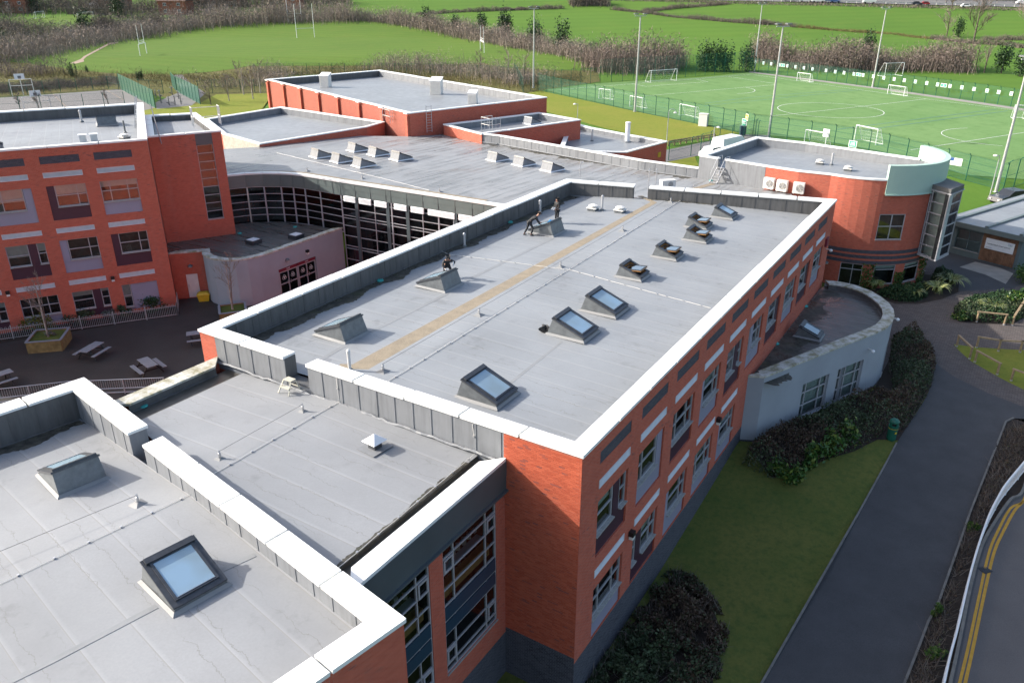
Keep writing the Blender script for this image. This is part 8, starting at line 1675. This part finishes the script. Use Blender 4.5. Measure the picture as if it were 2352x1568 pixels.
def person(label, loc, rz, J, hatkind, gloves, extra=None):
    """J: joint positions in the person's own frame (x forward, y left, z up)"""
    o = thing('person', label, 'person', (0, 0, 0), 'roof workers'); V = {k_: np.array(v, float) for k_, v in J.items()}
    def fingers(side):
        w, h = V['wrist_' + side], V['hand_' + side]; f = unit(h - w); s = unit(np.cross(f, UP) if abs(f[2]) < .9 else np.cross(f, np.array([1., 0, 0]))); out = {}; bn = []; dn = np.array([0, 0, -1.])
        for i, (off, ln) in enumerate(((-.032, .07), (-.011, .082), (.011, .077), (.032, .06))):
            a = h + s * off; b = a + f * ln * .5 + dn * .006; c_ = b + f * ln * .35 + dn * .03
            for n_, q in zip('abc', (a, b, c_)): out['f%s%d%s' % (side, i, n_)] = (q, .0095)
            bn += [('hand_' + side, 'f%s%da' % (side, i)), ('f%s%da' % (side, i), 'f%s%db' % (side, i)), ('f%s%db' % (side, i), 'f%s%dc' % (side, i))]
        th = w + (h - w) * .4; sg = -1 if side == 'l' else 1; t1 = th - s * sg * .045 + f * .03; t2 = t1 + f * .045 + dn * .01; out['t' + side + 'a'] = (t1, .012); out['t' + side + 'b'] = (t2, .010); bn += [('wrist_' + side, 't' + side + 'a'), ('t' + side + 'a', 't' + side + 'b')]; return out, bn
    j = {'pelvis': (V['pelvis'], (.135, .11)), 'waist': (V['waist'], (.125, .10)), 'chest': (V['chest'], (.155, .115)), 'neck': (V['neck'], .055), 'head': (V['head'], (.078, .092)), 'crown': (V['crown'], (.07, .08))}
    bones = [('pelvis', 'waist'), ('waist', 'chest'), ('chest', 'neck'), ('neck', 'head'), ('head', 'crown')]
    for s in 'lr':
        j.update({'shoulder_' + s: (V['shoulder_' + s], .065), 'elbow_' + s: (V['elbow_' + s], .045), 'wrist_' + s: (V['wrist_' + s], .028), 'hand_' + s: (V['hand_' + s], (.038, .02)), 'hip_' + s: (V['hip_' + s], .09), 'knee_' + s: (V['knee_' + s], .06), 'ankle_' + s: (V['ankle_' + s], .04), 'toe_' + s: (V['toe_' + s], .035)})
        bones += [('chest', 'shoulder_' + s), ('shoulder_' + s, 'elbow_' + s), ('elbow_' + s, 'wrist_' + s), ('wrist_' + s, 'hand_' + s), ('pelvis', 'hip_' + s), ('hip_' + s, 'knee_' + s), ('knee_' + s, 'ankle_' + s), ('ankle_' + s, 'toe_' + s)]
        fj, fb = fingers(s); j.update(fj); bones += fb
    body = skinned('body', j, bones, M['skin'], o)
    g = lambda k_, f: (V[k_], tuple(np.array(j[k_][1] if not np.isscalar(j[k_][1]) else (j[k_][1],) * 2) * f))
    cuff = lambda s: V['elbow_' + s] + (V['wrist_' + s] - V['elbow_' + s]) * .93
    jj = {'waist': g('waist', 1.22), 'chest': g('chest', 1.2), 'hem': (V['pelvis'] + (V['pelvis'] - V['waist']) * .25, (.165, .14)), 'collar': (V['neck'] - (V['neck'] - V['chest']) * .1, .085)}
    jb = [('waist', 'chest'), ('waist', 'hem'), ('chest', 'collar')]
    for s in 'lr': jj.update({'sh' + s: g('shoulder_' + s, 1.28), 'el' + s: g('elbow_' + s, 1.38), 'cu' + s: (cuff(s), .044)}); jb += [('chest', 'sh' + s), ('sh' + s, 'el' + s), ('el' + s, 'cu' + s)]
    skinned('jacket', jj, jb, M['jacket'], o)
    tj = {'pelvis': g('pelvis', 1.1)}; tb = []
    for s in 'lr': tj.update({'hp' + s: g('hip_' + s, 1.15), 'kn' + s: g('knee_' + s, 1.22), 'an' + s: (V['ankle_' + s] + (V['knee_' + s] - V['ankle_' + s]) * .08, .062)}); tb += [('pelvis', 'hp' + s), ('hp' + s, 'kn' + s), ('kn' + s, 'an' + s)]
    skinned('trousers', tj, tb, M['trousers'], o)
    for s in 'lr':
        a, t = V['ankle_' + s], V['toe_' + s]; hl = a - unit((t - a) * np.array([1, 1, 0])) * .05; hl[2] = t[2]; skinned('shoe', {'a': (a + (t - a) * .1 - UP * .01, .052), 'h': (hl + UP * .005, .042), 't': (t, (.048, .04)), 'e': (t + unit((t - a) * np.array([1, 1, 0])) * .07, (.04, .03))}, [('a', 'h'), ('a', 't'), ('t', 'e')], M['shoe'], o)
        if gloves:
            w, h = V['wrist_' + s], V['hand_' + s]; skinned('glove', {'w': (w, .042), 'h': (h, (.055, .036)), 'f': (h + unit(h - w) * .07, (.04, .026))}, [('w', 'h'), ('h', 'f')], M[gloves], o)
    # face
    hd, cr_ = V['head'], V['crown']; upv = unit(cr_ - V['neck']); fw = V['face']; fw = unit(fw - upv * np.dot(fw, upv)); sd = np.cross(upv, fw); eye = hd + (cr_ - hd) * .35
    skinned('nose', {'a': (eye + fw * .082, .011), 'b': (eye + fw * .1 - upv * .04, .016)}, [('a', 'b')], M['skin'], o, 1)
    for s in (-1, 1): ball(eye + fw * .078 + sd * s * .032 - UP * .012, (.013, .012), n=8).build('eye', M['black_plastic'], o, local=True); skinned('ear', {'a': (hd + sd * s * .082 + upv * .03, .016), 'b': (hd + sd * s * .085 - upv * .01, .012)}, [('a', 'b')], M['skin'], o, 1)
    m_ = eye + fw * .083 - upv * .072; MB().bar(m_ - sd * .025, m_ + sd * .025, .012, .01).build('mouth', M['glove'], o)
    back = hd - fw * .02
    if hatkind == 'hair': skinned('hair', {'a': (back + upv * .085, (.088, .1)), 'b': (back - fw * .045 + upv * .02, (.075, .07)), 'c': (back + upv * .14 + fw * .015, (.06, .06))}, [('a', 'b'), ('a', 'c')], M['hair'], o)
    elif hatkind == 'beanie': skinned('knit_hat', {'a': (back + upv * .10 + fw * .01, (.1, .115)), 'b': (back - fw * .03 + upv * .06, (.095, .09)), 'c': (back + upv * .17, (.06, .06))}, [('a', 'b'), ('a', 'c')], M['hat'], o); skinned('hood', {'a': (V['neck'] - fw * .10 + upv * .02, (.1, .07)), 'b': (V['neck'] - fw * .14 - upv * .05, (.12, .06))}, [('a', 'b')], M['jacket'], o)
    else: skinned('hood', {'a': (back + upv * .09 - fw * .01, (.118, .13)), 'b': (back - fw * .045, (.115, .10)), 'c': (V['neck'] - fw * .04, (.12, .1)), 'd': (back + upv * .17 - fw * .02, (.07, .07))}, [('a', 'b'), ('b', 'c'), ('a', 'd')], M['jacket'], o)
    if extra: extra(o, V)
    o.location = tuple(loc); o.rotation_euler = (0, 0, R(rz)); return o
# bending worker, hands on the skylight (faces right across the picture)
J1 = dict(pelvis=(-.1, 0, .92), waist=(.02, 0, 1.06), chest=(.30, 0, 1.2), neck=(.46, 0, 1.3), head=(.55, 0, 1.37), crown=(.61, 0, 1.49), face=(.9, 0, -.35),
          shoulder_l=(.33, .18, 1.19), elbow_l=(.48, .22, .93), wrist_l=(.68, .2, .76), hand_l=(.75, .2, .74), shoulder_r=(.33, -.18, 1.19), elbow_r=(.46, -.2, .92), wrist_r=(.62, -.17, .72), hand_r=(.69, -.16, .70),
          hip_l=(-.1, .1, .88), knee_l=(-.2, .12, .48), ankle_l=(-.42, .12, .09), toe_l=(-.3, .13, .04), hip_r=(-.08, -.1, .88), knee_r=(.12, -.14, .5), ankle_r=(-.02, -.16, .09), toe_r=(.12, -.17, .04))
wk = on(mainR, 'b3', 262, 622); person('worker in black with bare head bending over the skylight edge', (wk[0], wk[1], wk[2]), 12, J1, 'hair', 'hat')
# standing worker holding a white cloth, looking down
J2 = dict(pelvis=(0, 0, .95), waist=(.0, 0, 1.12), chest=(.0, 0, 1.36), neck=(.01, 0, 1.53), head=(.04, 0, 1.61), crown=(.05, 0, 1.74), face=(1, 0, -.55),
          shoulder_l=(0, .2, 1.44), elbow_l=(.02, .26, 1.17), wrist_l=(.22, .13, 1.06), hand_l=(.28, .07, 1.06), shoulder_r=(0, -.2, 1.44), elbow_r=(.02, -.26, 1.17), wrist_r=(.22, -.12, 1.03), hand_r=(.28, -.06, 1.02),
          hip_l=(0, .1, .9), knee_l=(.03, .12, .5), ankle_l=(-.01, .13, .09), toe_l=(.12, .14, .04), hip_r=(0, -.1, .9), knee_r=(.03, -.12, .5), ankle_r=(-.01, -.13, .09), toe_r=(.12, -.15, .04))
st = on(mainR, 'b3', 487, 520)
person('standing worker in black jacket and knit hat holding a white cloth', (st[0], st[1], st[2]), 215, J2, 'beanie', 'glove')
v, f = lump((0, 0, 0), .13, .09, .16, seed=9); hv = dirv(215); q = st + hv * .33 + UP * 1.0; MB().raw([np.array(t) + q for t in v], f).build('cleaning_cloth', M['cloth'], None, label='white cloth held by the standing worker', cat='cloth')
# hooded worker behind the left skylight, crouching over it, holding a tin
J3 = dict(pelvis=(-.1, 0, .72), waist=(.0, 0, .88), chest=(.16, 0, 1.06), neck=(.28, 0, 1.2), head=(.35, 0, 1.26), crown=(.4, 0, 1.38), face=(.85, 0, -.5),
          shoulder_l=(.2, .19, 1.08), elbow_l=(.16, .42, .95), wrist_l=(.34, .3, .88), hand_l=(.4, .26, .9), shoulder_r=(.2, -.19, 1.08), elbow_r=(.3, -.32, .85), wrist_r=(.5, -.22, .72), hand_r=(.56, -.19, .70),
          hip_l=(-.1, .11, .68), knee_l=(.16, .2, .46), ankle_l=(-.04, .2, .09), toe_l=(.09, .22, .04), hip_r=(-.1, -.11, .68), knee_r=(.14, -.2, .44), ankle_r=(-.08, -.2, .09), toe_r=(.06, -.22, .04))
hw = on(mainR, 'b2', 1690, 985); person('hooded worker in black crouching behind a skylight with a tin', (hw[0], hw[1], hw[2]), 285, J3, 'hood', 'cloth')
q = np.array([hw[0], hw[1], hw[2]]) + dirv(285) * .42 + dirv(15) * .27 + UP * .82; MB().lathe(q, [(.045, 0), (.045, .2), (.03, .22), (.03, .26)], 10).build('spray_tin', M['white'], None, label='white tin held by the hooded worker', cat='tin')
bg_ = on(mainR, 'b3', 455, 545); v, f = lump((0, 0, 0), .2, .16, .22, seed=11); q = on(flat(10.05), 'b3', 437, 522); MB().raw([np.array(t) + q for t in v], f).build('plastic_bag', M['bag_blue'], None, label='bright blue plastic bag on the skylight the two workers clean', cat='bag')
